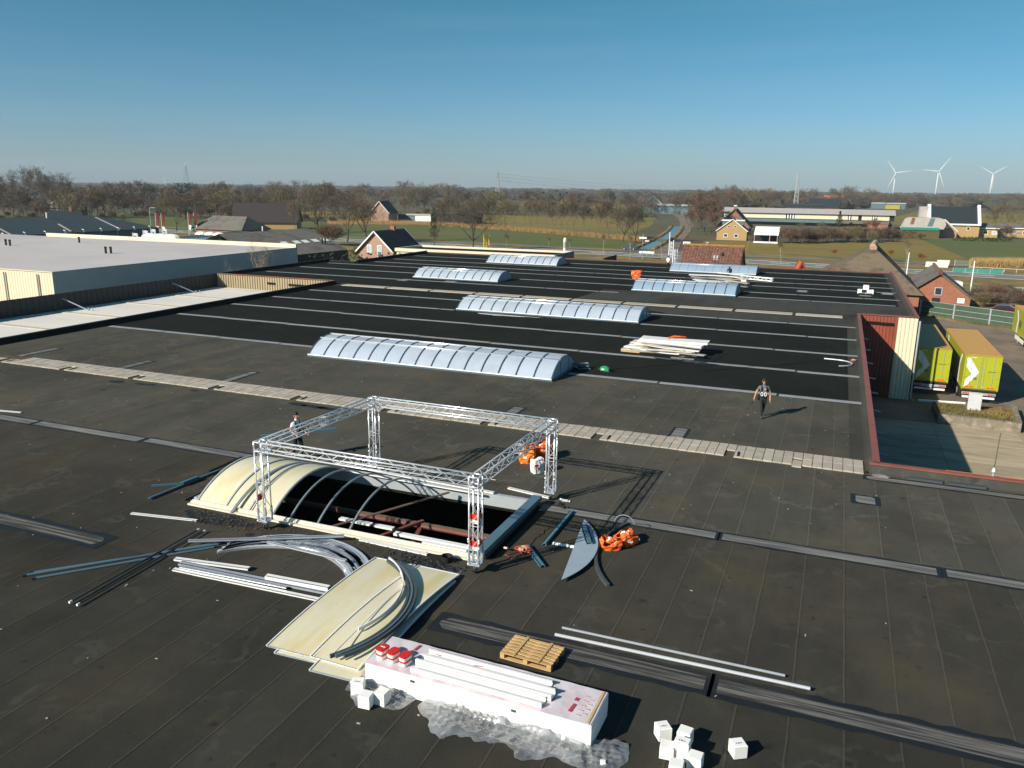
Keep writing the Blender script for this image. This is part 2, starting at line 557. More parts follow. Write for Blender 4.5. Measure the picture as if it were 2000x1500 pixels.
M['teal_wall'] = mat('teal_wall', (0.10, 0.16, 0.175), 0.6, 0, 0.1, 0.4)
M['glass'] = mat('window_glass', (0.03, 0.04, 0.05), 0.08, 0, 0.05, 1, spec=0.8)
M['glass_pale'] = mat('pale_window', (0.45, 0.52, 0.56), 0.1, 0, 0.1, 1, spec=0.7)
M['white'] = mat('white_paint', (0.8, 0.79, 0.75), 0.55, 0, 0.05, 2)
M['green_net'] = mat('green_noise_panel', (0.05, 0.088, 0.052), 0.8, 0, 0.25, 2.5, 0.4, 25)
M['galv'] = mat('galvanised_steel', (0.45, 0.48, 0.5), 0.45, 0.3, 0.1, 2)
M['lime'] = mat('lime_tarpaulin', (0.33, 0.345, 0.02), 0.4, 0, 0.05, 0.8, spec=0.5)
M['lime2'] = mat('lime_door', (0.38, 0.40, 0.022), 0.35, 0, 0.04, 0.8, spec=0.5)
M['amber'] = mat('amber_roof_sheet', (0.56, 0.31, 0.08), 0.6, 0, 0.07, 0.8)
M['orange'] = mat('orange_plastic', (0.82, 0.21, 0.02), 0.45, 0, 0.12, 6, 0.3, 9, 0.4)
M['orange_red'] = mat('orange_red_plastic', (0.75, 0.13, 0.02), 0.45, 0, 0.14, 6, 0.3, 9, 0.4)
M['red'] = mat('red_plastic', (0.62, 0.025, 0.015), 0.4, 0, 0.05, 6)
M['foam'] = mat('white_foam', (0.85, 0.83, 0.79), 0.85, 0, 0.04, 5, 0.1, 60, 0.2)
M['wood'] = mat('pallet_wood', (0.52, 0.34, 0.15), 0.8, 0, 0.2, 5, 0.1, 30, 0.2, 0.12, stretch=(1, 6, 6))
M['teal_water'] = mat('canal_water', (0.03, 0.115, 0.135), 0.18, 0, 0.1, 0.2, spec=0.5)
M['bark'] = mat('bark', (0.10, 0.078, 0.055), 0.95, 0, 0.25, 1.5, space='obj')
M['bark_pale'] = mat('pale_bark', (0.36, 0.31, 0.25), 0.9, 0, 0.3, 2, space='obj')
M['twig'] = mat('twigs', (0.13, 0.099, 0.07), 0.95, 0, 0.2, 0.5, orand=0.25)
M['twig_red'] = mat('reddish_twigs', (0.155, 0.095, 0.063), 0.95, 0, 0.2, 0.5, orand=0.25)
M['twig_olive'] = mat('olive_twigs', (0.17, 0.132, 0.066), 0.95, 0, 0.2, 0.5, orand=0.25)
M['twig_pale'] = mat('pale_twigs', (0.28, 0.22, 0.16), 0.95, 0, 0.2, 0.5)
M['wood_far'] = mat('far_wood', (0.055, 0.045, 0.03), 0.95, 0, 0.4, 0.02, col2=(0.035, 0.042, 0.025), c2scale=0.006)
M['conifer'] = mat('conifer_green', (0.03, 0.045, 0.018), 0.9, 0, 0.3, 0.6)
M['reed'] = mat('dry_reed', (0.38, 0.25, 0.09), 0.95, 0, 0.25, 0.6)
M['skin'] = mat('skin', (0.55, 0.27, 0.165), 0.5, 0, 0.05, 5)
M['hair'] = mat('dark_hair', (0.015, 0.011, 0.009), 0.6, 0, 0.1, 20)
M['tee_grey'] = mat('grey_cloth', (0.13, 0.135, 0.135), 0.9, 0, 0.12, 12)
M['tee_white'] = mat('white_cloth', (0.72, 0.71, 0.69), 0.9, 0, 0.06, 12)
M['cloth_dark'] = mat('dark_cloth', (0.018, 0.021, 0.024), 0.9, 0, 0.2, 12)
M['cloth_black'] = mat('black_cloth', (0.01, 0.011, 0.012), 0.9, 0, 0.2, 12)
M['boot'] = mat('boot_leather', (0.06, 0.055, 0.05), 0.8)


def clear_plastic():
    m = bpy.data.materials.new('clear_film')
    m.use_nodes = True
    n, l = nodes_of(m)
    n.clear()
    out = n.new('ShaderNodeOutputMaterial')
    pos = n.new('ShaderNodeNewGeometry').outputs['Position']
    tr = n.new('ShaderNodeBsdfTransparent')
    tr.inputs[0].default_value = (0.95, 0.97, 0.98, 1)
    df = n.new('ShaderNodeBsdfTranslucent')
    df.inputs[0].default_value = (0.85, 0.87, 0.88, 1)
    d2 = n.new('ShaderNodeBsdfDiffuse')
    d2.inputs[0].default_value = (0.85, 0.87, 0.88, 1)
    ad = n.new('ShaderNodeMixShader')
    l.new(df.outputs[0], ad.inputs[1])
    l.new(d2.outputs[0], ad.inputs[2])
    m1 = n.new('ShaderNodeMixShader')
    l.new(rng(n, l, noise(n, l, pos, 2.0, 4, 0.6), 0.36, 0.7, 0.22, 0.68), m1.inputs[0])
    l.new(tr.outputs[0], m1.inputs[1])
    l.new(ad.outputs[0], m1.inputs[2])
    gl = n.new('ShaderNodeBsdfGlossy')
    gl.inputs['Roughness'].default_value = 0.22
    fr = n.new('ShaderNodeLayerWeight')
    fr.inputs[0].default_value = 0.35
    m2 = n.new('ShaderNodeMixShader')
    l.new(rng(n, l, fr.outputs['Fresnel'], 0, 1, 0.16, 0.9), m2.inputs[0])
    l.new(m1.outputs[0], m2.inputs[1])
    l.new(gl.outputs[0], m2.inputs[2])
    l.new(m2.outputs[0], out.inputs[0])
    return m


M['film'] = clear_plastic()

# ------------------------------------------------------------------ ground, fields, roads
def struct(name, mb, m, par=None, **k):
    return tag(mb.build(name, m, par, **k), kind='structure' if par is None else None)


struct('ground', MB().face((-6200, -1500, GZ), (6200, -1500, GZ), (6200, 6800, GZ), (-6200, 6800, GZ)), M['ground'])


def sheet(name, pts, z, m, label=None):
    return struct(name, MB().face(*[(p[0], p[1], GZ + z) for p in pts]), m)


def offset_line(pts, w):
    a, b = [], []
    for i, p in enumerate(pts):
        p = Vector(p[:2])
        d = (Vector(pts[min(i + 1, len(pts) - 1)][:2]) - Vector(pts[max(i - 1, 0)][:2])).normalized()
        nrm = Vector((-d.y, d.x))
        a.append(p + nrm * w / 2)
        b.append(p - nrm * w / 2)
    return a, b


def ribbon(name, pts, w, z, m, z0=None):
    a, b = offset_line(pts, w)
    mb = MB()
    for i in range(len(pts) - 1):
        mb.face((*a[i], GZ + z), (*b[i], GZ + z), (*b[i + 1], GZ + z), (*a[i + 1], GZ + z))
    return struct(name, mb, m)


sheet('verge', [(-444.2, 245.4), (-211.5, 201), (-105.8, 126.9), (63.5, 114.2), (169.2, 118.5), (169.2, 241.2), (-42.3, 230.6), (-126.9, 236.9), (-275, 253.8)], 0.02, M['verge'])
sheet('field', [(-264.4, 239), (-126.9, 231.6), (-56.1, 226.3), (-63.5, 270.8), (-105.8, 305.7), (-153.4, 318.4), (-211.5, 323.7), (-285.6, 317.3)], 0.04, M['field'])
sheet('field', [(-327.9, 330), (-217.9, 330), (-155.5, 323.7), (-106.8, 312), (-71.9, 283.5), (-84.6, 389.2), (-105.8, 497.1), (-349, 444.2)], 0.04, M['field_olive'])
sheet('field', [(-37, 230.6), (42.3, 228.5), (137.5, 239), (148.1, 359.6), (25.4, 340.6), (14.8, 306.7), (-14.8, 290.9), (-42.3, 277.1)], 0.04, M['field_olive'])
sheet('field', [(31.7, 234.8), (135.4, 243.3), (148.1, 355.4), (63.5, 344.8), (27.5, 336.3)], 0.06, M['field'])
sheet('field', [(31.7, 423.1), (253.8, 401.9), (444.2, 803.8), (63.5, 846.2), (21.2, 550)], 0.05, M['field_olive'])
sheet('field', [S(0, 442, GZ), S(240, 446, GZ), S(620, 440, GZ), S(640, 428, GZ), S(300, 416, GZ), S(0, 412, GZ)], 0.05, M['field'])
sheet('field', [(-79.3, 634.6), (-21.2, 592.3), (0, 1586.5), (-444.2, 1586.5), (-317.3, 740.4)], 0.05, M['field_olive'])
road_line = [(-486.5, 277.1), (-317.3, 239), (-211.5, 223.2), (-116.3, 213.7), (-80.4, 209.4), (-42.3, 206.2), (-14.8, 199.9), (36, 190.4), (84.6, 181.9), (190.4, 158.7)]
ribbon('road', road_line, 10.5, 0.08, M['road'])
rl = []
for w in (0.0,):
    mb = MB()
    for i in range(len(road_line) - 1):
        p, q = Vector(road_line[i]), Vector(road_line[i + 1])
        n = int((q - p).length / 9)
        for k in range(n):
            a, b = p.lerp(q, k / n), p.lerp(q, (k + 0.45) / n)
            mb.beam((*a, GZ + 0.1), (*b, GZ + 0.1), 0.18, 0.02)
    struct('road_marking', mb, M['white'])
for off in (-4.8, 4.8):
    a, b = offset_line(road_line, 2 * abs(off))
    line = a if off > 0 else b
    struct('road_marking', MB().strip([(*p, GZ + 0.1) for p in line], 0.22, 0.02), M['white'])
ribbon('path', [(-317.3, 256), (-190.4, 236.9), (-116.3, 225.3), (-63.5, 221.1), (-16.9, 217.4), (40.2, 218.9), (137.5, 215.8)], 3.2, 0.085, M['road'])
side_line = [(-40.2, 210.5), (-44.4, 224.2), (-50.8, 264.4), (-59.2, 327.9), (-68.8, 395.6), (-88.8, 497.1), (-126.9, 655.8)]
ribbon('side_road', side_line, 6.5, 0.09, M['asphalt'])
ribbon('canal', [(-51.4, 228.5), (-55.3, 264.4), (-62.4, 327.9), (-71.5, 385)], 4.6, 0.12, M['teal_water'])
mb = MB()
for a_, b_ in (((-54.2, 228.5), (-74, 385)), ((-48.7, 229.5), (-69, 385))):
    for k in range(60):
        t = k / 60
        p = Vector(a_).lerp(Vector(b_), t)
        p.x += 2.2 * math.sin(t * math.pi) * 0.9 - 0.2
        mb.blob((p.x, p.y, GZ + 0.2), (0.9, 1.6, 0.45), k, 0.3, 6, 4)
tag(mb.build('bank_grass', M['verge']), 'dry grass along the banks of the ditch', 'grass', kind='stuff')

# the loading yard: asphalt and cast slabs
sheet('yard', [(2.0, 30.5), (80, 30.5), (80, 114), (24, 116), (6.0, 128)], 0.05, M['asphalt'])
slab_base = struct('slab_bed', MB().face((2.2, 31.2, GZ + 0.07), (40, 31.2, GZ + 0.07), (40, 63.9, GZ + 0.07), (2.2, 63.9, GZ + 0.07)), M['joint'])
sl = {}
for i in range(15):
    for j, (xa, xb) in enumerate(((2.25, 7.6), (7.64, 13.0), (13.04, 18.4), (18.44, 24))):
        if j not in sl:
            sl[j] = MB().box(0, xb - xa, 0, 2.12, -0.01, 0.03).mesh('concrete_slab', M['conc'])
        put('concrete_slab', sl[j], slab_base, (xa, 31.4 + i * 2.165, GZ + 0.08))

# ------------------------------------------------------------------ the hall with the felt roof
XR, XE, XL, XLB, XL2 = 2.15, 6.5, -48.8, -64.4, -59.9
YC0, YC1, YN, YB = 30.9, 71.0, 92.4, 112.3
HX0, HX1, HY0, HY1 = -18.42, -8.35, 18.62, 22.78        # the opened rooflight
hall = thing('industrial_hall', 'wide low industrial hall under a black felt flat roof with skylights', 'building', (-20, 40, GZ))
hall.location = (0, 0, 0)
deck = MB()
for x0, x1, y0, y1 in ((XL, 30, -30, HY0), (XL, HX0, HY0, HY1), (HX1, 30, HY0, HY1), (XL, 30, HY1, YC0), (XL, XR, YC0, YC1), (XLB, XE, YC1, YN), (XL2, XE, YN, YB)):
    deck.box(x0, x1, y0, y1, -0.35, -0.03)
roof = deck.build('roof', M['felt_black'], hall)


def corr(mb, p, q, z0, z1, pitch=0.3, depth=0.05, flip=1):
    p, q = Vector((p[0], p[1], 0)), Vector((q[0], q[1], 0))
    d = q - p
    L = d.length
    d.normalize()
    nrm = Vector((d.y, -d.x, 0)) * flip
    n = max(1, int(round(L / pitch)))
    prof = []
    for i in range(n):
        for t, o in ((0.0, 0), (0.42, 0), (0.52, depth), (0.90, depth)):
            prof.append(p + d * (L * (i + t) / n) + nrm * o)
    prof.append(q)
    vs = [(v.x, v.y, z0) for v in prof] + [(v.x, v.y, z1) for v in prof]
    k = len(prof)
    mb.add(vs, [(i, i + 1, k + i + 1, k + i) for i in range(k - 1)])
    return mb


PZ = 0.35
wall = MB()
wall.box(XR - 0.2, XR, YC0, YC1, GZ, -0.03)
wall.box(XL, XL + 0.2, -30, YC1, GZ, -0.03)
wall.box(XL, 30, -30.2, -30, GZ, -0.03)
wall.box(XLB, XL2, YN, YN + 0.2, GZ, -0.03)
wall.box(XL2, XL2 + 0.2, YN, YB, GZ, -0.03)
wall.box(XL2, XE, YB - 0.2, YB, GZ, -0.03)
wall.box(XE - 0.2, XE, YC1, YB, GZ, -0.03)
wall.box(XR, 30, YC0 - 0.2, YC0, GZ, -0.03)
wall.box(29.8, 30, -30, YC0, GZ, -0.03)
wall.box(XLB, XLB + 0.2, YC1, YN, GZ, -0.03)
wall.build('wall', M['dark_clad'], hall)
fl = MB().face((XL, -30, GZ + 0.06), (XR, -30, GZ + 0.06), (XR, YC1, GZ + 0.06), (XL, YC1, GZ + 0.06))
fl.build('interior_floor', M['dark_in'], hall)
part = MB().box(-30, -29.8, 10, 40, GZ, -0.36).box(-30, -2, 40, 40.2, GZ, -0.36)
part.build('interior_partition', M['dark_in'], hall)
corr(MB(), (XR, YC1 - 0.02), (5.05, YC1 - 0.02), GZ, 0.26, 0.27, 0.05).build('red_cladding', M['red_clad'], hall)
corr(MB(), (5.05, YC1 - 0.025), (XE, YC1 - 0.025), GZ, 0.26, 0.29, 0.05).build('cream_cladding', M['cream_clad'], hall)
corr(MB(), (XLB, YC1 - 0.02), (XL, YC1 - 0.02), -1.3, 0.26, 0.33, 0.08).build('tan_cladding', M['tan_clad'], hall)
# grilles on the cladding
for nm, x0, x1, z, y in (('vent_grille', 2.75, 3.75, -0.22, YC1), ('vent_grille', 3.78, 4.75, -0.25, YC1), ('vent_grille', -57.4, -56.4, -0.3, YC1), ('vent_grille', -54.6, -52.4, -0.32, YC1)):
    g = MB()
    for k in range(4):
        g.obox(((x0 + x1) / 2, y - 0.12, z - k * 0.05), (x1 - x0, 0.10, 0.014), (R(30), 0, 0))
    g.box(x0, x1, y - 0.075, y - 0.07, z - 0.2, z + 0.04)
    g.build(nm, M['black'], hall)
# parapets: felt upstands with a metal coping
cap = mat('red_coping', (0.25, 0.078, 0.055), 0.5, 0, 0.2, 1.5)
capd = mat('black_coping', (0.02, 0.021, 0.021), 0.6, 0, 0.1, 1.5)


def upstand(p, q, inward, w=0.3, cope=None, hz=PZ):
    """A sloped upstand from p to q; inward is the side of the roof."""
    p, q, n_ = Vector((*p, 0)), Vector((*q, 0)), Vector((*inward, 0))
    a = [(0.45, -0.004), (0.30, 0.04), (0.22, hz * 0.55), (0.14, hz - 0.03), (0.0, hz - 0.03), (0.0, -0.03)]
    vs = [e + n_ * o + Vector((0, 0, z)) for e in (p, q) for o, z in a]
    k = len(a)
    MB().add(vs, [(i, i + 1, k + i + 1, k + i) for i in range(k - 1)] + [tuple(range(k)), tuple(range(2 * k - 1, k - 1, -1))]).build('upstand', M['felt_grey'] if (cope or cap) is cap else M['felt_black'], hall)
    MB().beam(p + n_ * 0.07 + Vector((0, 0, hz)), q + n_ * 0.07 + Vector((0, 0, hz)), 0.24, 0.06).build('coping', cope or cap, hall)


upstand((XR, YC0 - 0.02), (XR, YC1), (-1, 0))
upstand((XR - 0.3, YC0), (30, YC0), (0, -1))
upstand((XR, YC1), (XE - 0.1, YC1), (0, 1))
upstand((XE, YC1), (XE, YB), (-1, 0))
upstand((XL, -30), (XL, YC1), (1, 0), cope=capd)
upstand((XLB, YC1), (XL, YC1), (0, 1))
upstand((XLB, YC1), (XLB, YN), (1, 0), cope=capd)
upstand((XLB, YN), (XL2, YN), (0, -1), cope=capd, hz=0.2)
upstand((XL2, YN), (XL2, YB), (1, 0), cope=capd)
upstand((XL2, YB), (XE, YB), (0, -1), hz=0.16)
# spouts through the court wall, the orange dock beam
for y in (35.2, 38.6, 42.6, 46.6, 50.4, 55.0, 59.8, 64.4):
    MB().tube((XR - 0.05, y, -0.55), (XR + 0.62, y, -0.62), 0.05, 8).build('spout', M['galv'], hall)
MB().box(4.4, 26, YC0 + 0.16, YC0 + 0.46, -0.2, 0.27).build('dock_beam', mat('orange_steel', (0.75, 0.27, 0.02), 0.5), hall)
for x0, x1 in ((3.15, 4.25), (4.4, 5.6)):
    MB().box(x0, x1, YC0 - 0.47, YC0 - 0.28, 0.02, 0.10).build('overflow_box', M['alu_dark'], hall)
MB().blob((2.25, 30.35, 0.05), (0.3, 0.1, 0.06), 3, 0.3).build('rubble_lump', M['strip'], hall)
# down pipe on the far right corner
MB().path([(6.62, 70.75, 0.1), (6.62, 70.75, GZ + 0.3), (6.9, 70.4, GZ + 0.15)], 0.07, 8).build('down_pipe', M['galv'], hall)

# felt fields beyond the first bays (joined sheets; the rolls are too far to tell apart)
bands = [(41.7, 47.8), (47.8, 54.0), (54.0, 60.0), (60.0, 65.8), (65.8, 70.1), (71.7, 78.0), (78.0, 84.4), (84.4, 90.6), (90.6, 94.9), (94.9, 100.4), (100.4, 106.4), (106.4, 112.0)]
for i, (a, b) in enumerate(bands):
    x0 = XL if b < 71.5 else (XLB if b < 91 else XL2)
    x1 = XR if b < 71.5 else XE
    MB().box(x0 + 0.2, x1 - 0.2, a, b, -0.03, 0.001 * (i % 2)).build('felt_field', M['felt_black'], roof)
MB().box(XL + 0.2, XR - 0.2, 70.0, 71.9, -0.03, 0.0025).build('felt_field', M['felt_grey'], roof)
MB().box(-64, XE - 0.3, 71.6, 72.4, -0.03, 0.0015).build('felt_field', M['felt_black'], roof)
for poly in ([(-22.5, 72.2), (XE - 0.25, 72.2), (XE - 0.25, 79.6), (-19.2, 79.9), (-19.2, 80.1), (-22.0, 79.9)], [(-12.5, 65.9), (XR - 0.3, 65.9), (XR - 0.3, 69.8), (-19.5, 69.8), (-13.2, 66.8)]):
    MB().prism(poly, -0.02, 0.006).build('felt_field', M['felt_grey'], roof)
for p_, w_ in (((XR - 0.95, 31.8, XR - 0.3, 70.9), 0), ((XE - 0.9, 72.0, XE - 0.28, 112.0), 1)):
    MB().box(p_[0], p_[2], p_[1], p_[3], -0.02, 0.009).build('felt_edge_strip', M['felt_grey'], roof)

# single rolls of felt in the near bays
rolls = {}


def roll(L, m, key):
    k = (round(L, 2), key)
    if k not in rolls:
        b = MB()
        b.add([(-0.03, 0, -0.028), (1.05, 0, -0.028), (1.05, L, -0.028), (-0.03, L, -0.028), (-0.03, 0, 0.002), (1.05, 0, 0.006), (1.05, L, 0.006), (-0.03, L, 0.002)],
              [(0, 3, 2, 1), (4, 5, 6, 7), (0, 1, 5, 4), (1, 2, 6, 5), (2, 3, 7, 6), (3, 0, 4, 7)])
        rolls[k] = b.mesh('felt_sheet', m)
    return rolls[k]


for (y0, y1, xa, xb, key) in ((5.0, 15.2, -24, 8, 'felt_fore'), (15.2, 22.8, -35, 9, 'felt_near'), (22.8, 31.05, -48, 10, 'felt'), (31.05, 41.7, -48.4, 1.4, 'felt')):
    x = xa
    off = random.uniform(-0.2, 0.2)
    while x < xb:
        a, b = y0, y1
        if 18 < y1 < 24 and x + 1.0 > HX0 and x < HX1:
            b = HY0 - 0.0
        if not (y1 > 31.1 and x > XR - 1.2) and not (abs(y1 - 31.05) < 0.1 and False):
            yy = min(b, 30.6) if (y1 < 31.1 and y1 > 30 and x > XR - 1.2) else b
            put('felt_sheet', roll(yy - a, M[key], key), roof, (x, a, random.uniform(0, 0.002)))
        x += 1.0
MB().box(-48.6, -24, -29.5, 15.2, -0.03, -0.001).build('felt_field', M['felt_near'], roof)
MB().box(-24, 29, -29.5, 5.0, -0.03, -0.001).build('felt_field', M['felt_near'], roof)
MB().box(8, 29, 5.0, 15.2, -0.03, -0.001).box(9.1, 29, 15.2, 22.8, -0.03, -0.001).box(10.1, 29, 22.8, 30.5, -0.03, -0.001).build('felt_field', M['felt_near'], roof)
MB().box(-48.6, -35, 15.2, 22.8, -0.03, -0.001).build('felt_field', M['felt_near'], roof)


# mineral strips with bitumen bleeding out along their edges
def rough_rect(x0, x1, y0, y1, amp, step, rnd):
    top, bot = [], []
    n = max(2, int((x1 - x0) / step))
    for i in range(n + 1):
        x = x0 + (x1 - x0) * i / n
        top.append((x, y1 + rnd.uniform(-amp, amp)))
        bot.append((x, y0 + rnd.uniform(-amp, amp)))
    return bot + top[::-1]


rnd = random.Random(3)


def felt_strip(x0, x1, y, w, m, bleed=0.0, round_l=False, round_r=False, z=0.02):
    if bleed:
        MB().prism(rough_rect(x0 - bleed, x1 + bleed, y - w / 2 - bleed, y + w / 2 + bleed, bleed * 0.35, 0.3, rnd), 0.0, 0.0145).build('bitumen_bleed', M['bleed'], roof)
    c = w * 0.35
    poly = [(x0 + (c if round_l else 0), y - w / 2), (x1 - (c if round_r else 0), y - w / 2), (x1, y - w / 2 + (c if round_r else 0)), (x1, y + w / 2 - (c if round_r else 0)),
            (x1 - (c if round_r else 0), y + w / 2), (x0 + (c if round_l else 0), y + w / 2), (x0, y + w / 2 - (c if round_l else 0)), (x0, y - w / 2 + (c if round_l else 0))]
    if not (round_l or round_r):
        poly = [(x0, y - w / 2), (x1, y - w / 2), (x1, y + w / 2), (x0, y + w / 2)]
    elif not round_r:
        poly = poly[:2] + poly[4:]
    elif not round_l:
        poly = poly[:6]
    MB().prism(poly, 0.004, z).build('felt_strip', m, roof)


sn = M['strip_near']
st = M['strip']
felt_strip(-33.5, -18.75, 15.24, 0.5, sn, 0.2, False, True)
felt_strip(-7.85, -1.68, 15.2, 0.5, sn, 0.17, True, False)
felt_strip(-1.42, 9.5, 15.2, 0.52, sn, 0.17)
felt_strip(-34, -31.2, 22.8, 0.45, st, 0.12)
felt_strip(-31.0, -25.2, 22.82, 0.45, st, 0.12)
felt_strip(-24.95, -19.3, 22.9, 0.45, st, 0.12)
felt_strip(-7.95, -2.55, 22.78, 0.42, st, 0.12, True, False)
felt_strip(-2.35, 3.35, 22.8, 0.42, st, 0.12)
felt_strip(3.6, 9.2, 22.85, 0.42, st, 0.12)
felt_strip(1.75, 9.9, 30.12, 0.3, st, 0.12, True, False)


def strip_run(x0, x1, y, w, m, breaks=(), seg=6.0, bleed=0.0, skew=0.0):
    spans = []
    x = x0
    for a, b in sorted(breaks):
        spans.append((x, a - 0.15))
        x = b + 0.25
    spans.append((x, x1))
    for a, b in spans:
        x = a
        while x < b - 0.4:
            L = min(seg + rnd.uniform(-0.9, 0.9), b - x)
            if b - x - L < 1.2:
                L = b - x
            xe = x + L - (0.12 if x + L < b - 0.01 else 0)
            yy = y + skew * ((x + xe) / 2 - (x0 + x1) / 2) + rnd.uniform(-0.05, 0.05)
            felt_strip(x, xe, yy, w, m, bleed)
            x += L


sf = M['strip_far']
S1, S2 = (-29.0, -13.5), (-29.3, -13.75)
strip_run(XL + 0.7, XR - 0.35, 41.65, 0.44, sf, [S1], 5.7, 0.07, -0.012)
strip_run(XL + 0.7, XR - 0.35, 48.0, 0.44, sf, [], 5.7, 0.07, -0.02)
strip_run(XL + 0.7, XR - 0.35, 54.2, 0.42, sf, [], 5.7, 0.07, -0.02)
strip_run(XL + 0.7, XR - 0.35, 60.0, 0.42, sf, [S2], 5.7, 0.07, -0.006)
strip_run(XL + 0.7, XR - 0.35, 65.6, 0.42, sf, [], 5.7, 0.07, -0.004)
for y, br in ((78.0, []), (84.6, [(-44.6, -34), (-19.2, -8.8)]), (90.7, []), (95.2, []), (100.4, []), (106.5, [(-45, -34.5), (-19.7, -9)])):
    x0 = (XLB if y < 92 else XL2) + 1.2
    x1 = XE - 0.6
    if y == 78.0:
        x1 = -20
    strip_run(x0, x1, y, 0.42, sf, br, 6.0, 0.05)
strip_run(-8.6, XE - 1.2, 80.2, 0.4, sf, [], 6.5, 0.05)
felt_strip(-8.9, -7.5, 48.35, 0.3, sf)
# short strips running off the walkway to the drains
for p, q in (((30, 694), (122, 682)), ((225, 721), (296, 706)), ((430, 747), (498, 728)), ((995, 806), (1018, 797)), ((1314, 861), (1334, 838))):
    a, b = S(*p), S(*q)
    y0, y1 = 32.05, max(b.y, 33.2)
    x = (a.x + b.x) / 2
    w = 0.42 if p[0] < 900 else 0.5
    MB().prism(rough_rect(x - w / 2 - 0.12, x + w / 2 + 0.12, y0, y1 + 0.14, 0.04, 0.2, rnd), 0.0, 0.0145).build('bitumen_bleed', M['bleed'], roof)
    MB().box(x - w / 2, x + w / 2, y0, y1, 0.004, 0.022).build('felt_strip', st, roof)
# patches where drains were closed
for px, py, w, d in ((1690, 977, 0.6, 0.62), (1567, 569, 0.9, 1.6), (1733, 574, 1.0, 1.6), (1690, 578, 1.0, 0.7), (880, 550, 1.2, 0.8), (790, 547, 1.0, 1.6), (1452, 560, 0.8, 1.2), (1452, 535, 0.6, 0.6)):
    c = S(px, py)
    MB().prism(rough_rect(c.x - w / 2 - 0.16, c.x + w / 2 + 0.16, c.y - d / 2 - 0.12, c.y + d / 2 + 0.12, 0.06, 0.15, rnd), 0.0, 0.016).build('bitumen_bleed', M['bleed'], roof)
    MB().prism([(c.x - w / 2, c.y - d / 2 + 0.1), (c.x - w / 2 + 0.1, c.y - d / 2), (c.x + w / 2, c.y - d / 2), (c.x + w / 2, c.y + d / 2 - 0.1), (c.x + w / 2 - 0.1, c.y + d / 2), (c.x - w / 2, c.y + d / 2)], 0.004, 0.024).build('felt_patch', st if py > 600 else sf, roof)
# paved walkway: two rows of slabs, some missing
bed = MB().box(-48.5, 1.75, 30.32, 31.95, 0.0, 0.016).build('walkway_bed', mat('damp_bed', (0.075, 0.06, 0.03), 0.9, 0, 0.4, 2), roof)
pw, pd = 0.345, 0.755
pv = [MB().add([(0, 0, 0), (pw, 0, 0), (pw, pd, 0), (0, pd, 0), (0.008, 0.008, t), (pw - 0.008, 0.008, t), (pw - 0.008, pd - 0.008, t), (0.008, pd - 0.008, t)],
              [(4, 5, 6, 7), (0, 1, 5, 4), (1, 2, 6, 5), (2, 3, 7, 6), (3, 0, 4, 7)]).mesh('paver', M['paver']) for t in (0.05, 0.056)]
holes = [-43.68, -38.76, -33.86, -28.59, -23.53, -18.38, -13.45, -8.42, -3.24]
k = 0
for j in range(2):
    x = -48.3
    while x < 1.72 - pw:
        skip = j == 0 and any(abs(x + pw / 2 - h) < pw * 0.55 for h in holes)
        if not skip:
            dy = -0.22 if (j == 0 and -0.95 < x < -0.6) else 0
            if x > -47.0 + j * 4:
                put('paver', pv[k % 2], bed, (x, 30.38 + j * (pd + 0.01) + dy + rnd.uniform(-0.008, 0.008), 0.016 + rnd.uniform(0, 0.006)), (rnd.uniform(-.006, .006), rnd.uniform(-.008, .008), 0))
            k += 1
        x += pw + 0.012
for h in holes:
    MB().obox((h + 0.42, 30.7, 0.075), (0.07, 0.5, 0.06), (0, 0, 0.05)).build('drain_bracket', M['black'], roof)
# far walkway: long cast sections
x = XL + 1.4
i = 0
while x < 0.9:
    L = 4.9 if i else 5.4
    L = min(L, 1.1 - x)
    MB().box(x, x + L - 0.25, 70.15, 70.75, 0.0, 0.06).box(x + 0.02, x + L - 0.27, 70.76, 71.3, 0.0, 0.058).build('walkway_section', M['paver'], roof)
    MB().box(x + L - 0.24, x + L - 0.02, 70.2, 70.5, 0.0, 0.08).build('drain_bracket', M['black'], roof)
    x += L
    i += 1
# stains and small spills on the felt
for px, py, rx, ry in ((228, 746, .5, .25), (275, 750, .35, .15), (295, 752, .3, .15), (380, 763, .25, .12), (583, 790, .5, .22), (615, 795, .7, .2), (642, 799, .6, .2), (487, 1045, .14, .12), (740, 1175, .1, .1), (200, 762, .2, .1)):
    c = S(px, py)
    pts = []
    for t in range(14):
        r_ = 1 + rnd.uniform(-0.25, 0.25)
        pts.append((c.x + rx * r_ * math.cos(t * math.tau / 14), c.y + ry * r_ * math.sin(t * math.tau / 14)))
    MB().prism(pts, 0.0, 0.0125).build('tar_stain', M['bleed'], roof)

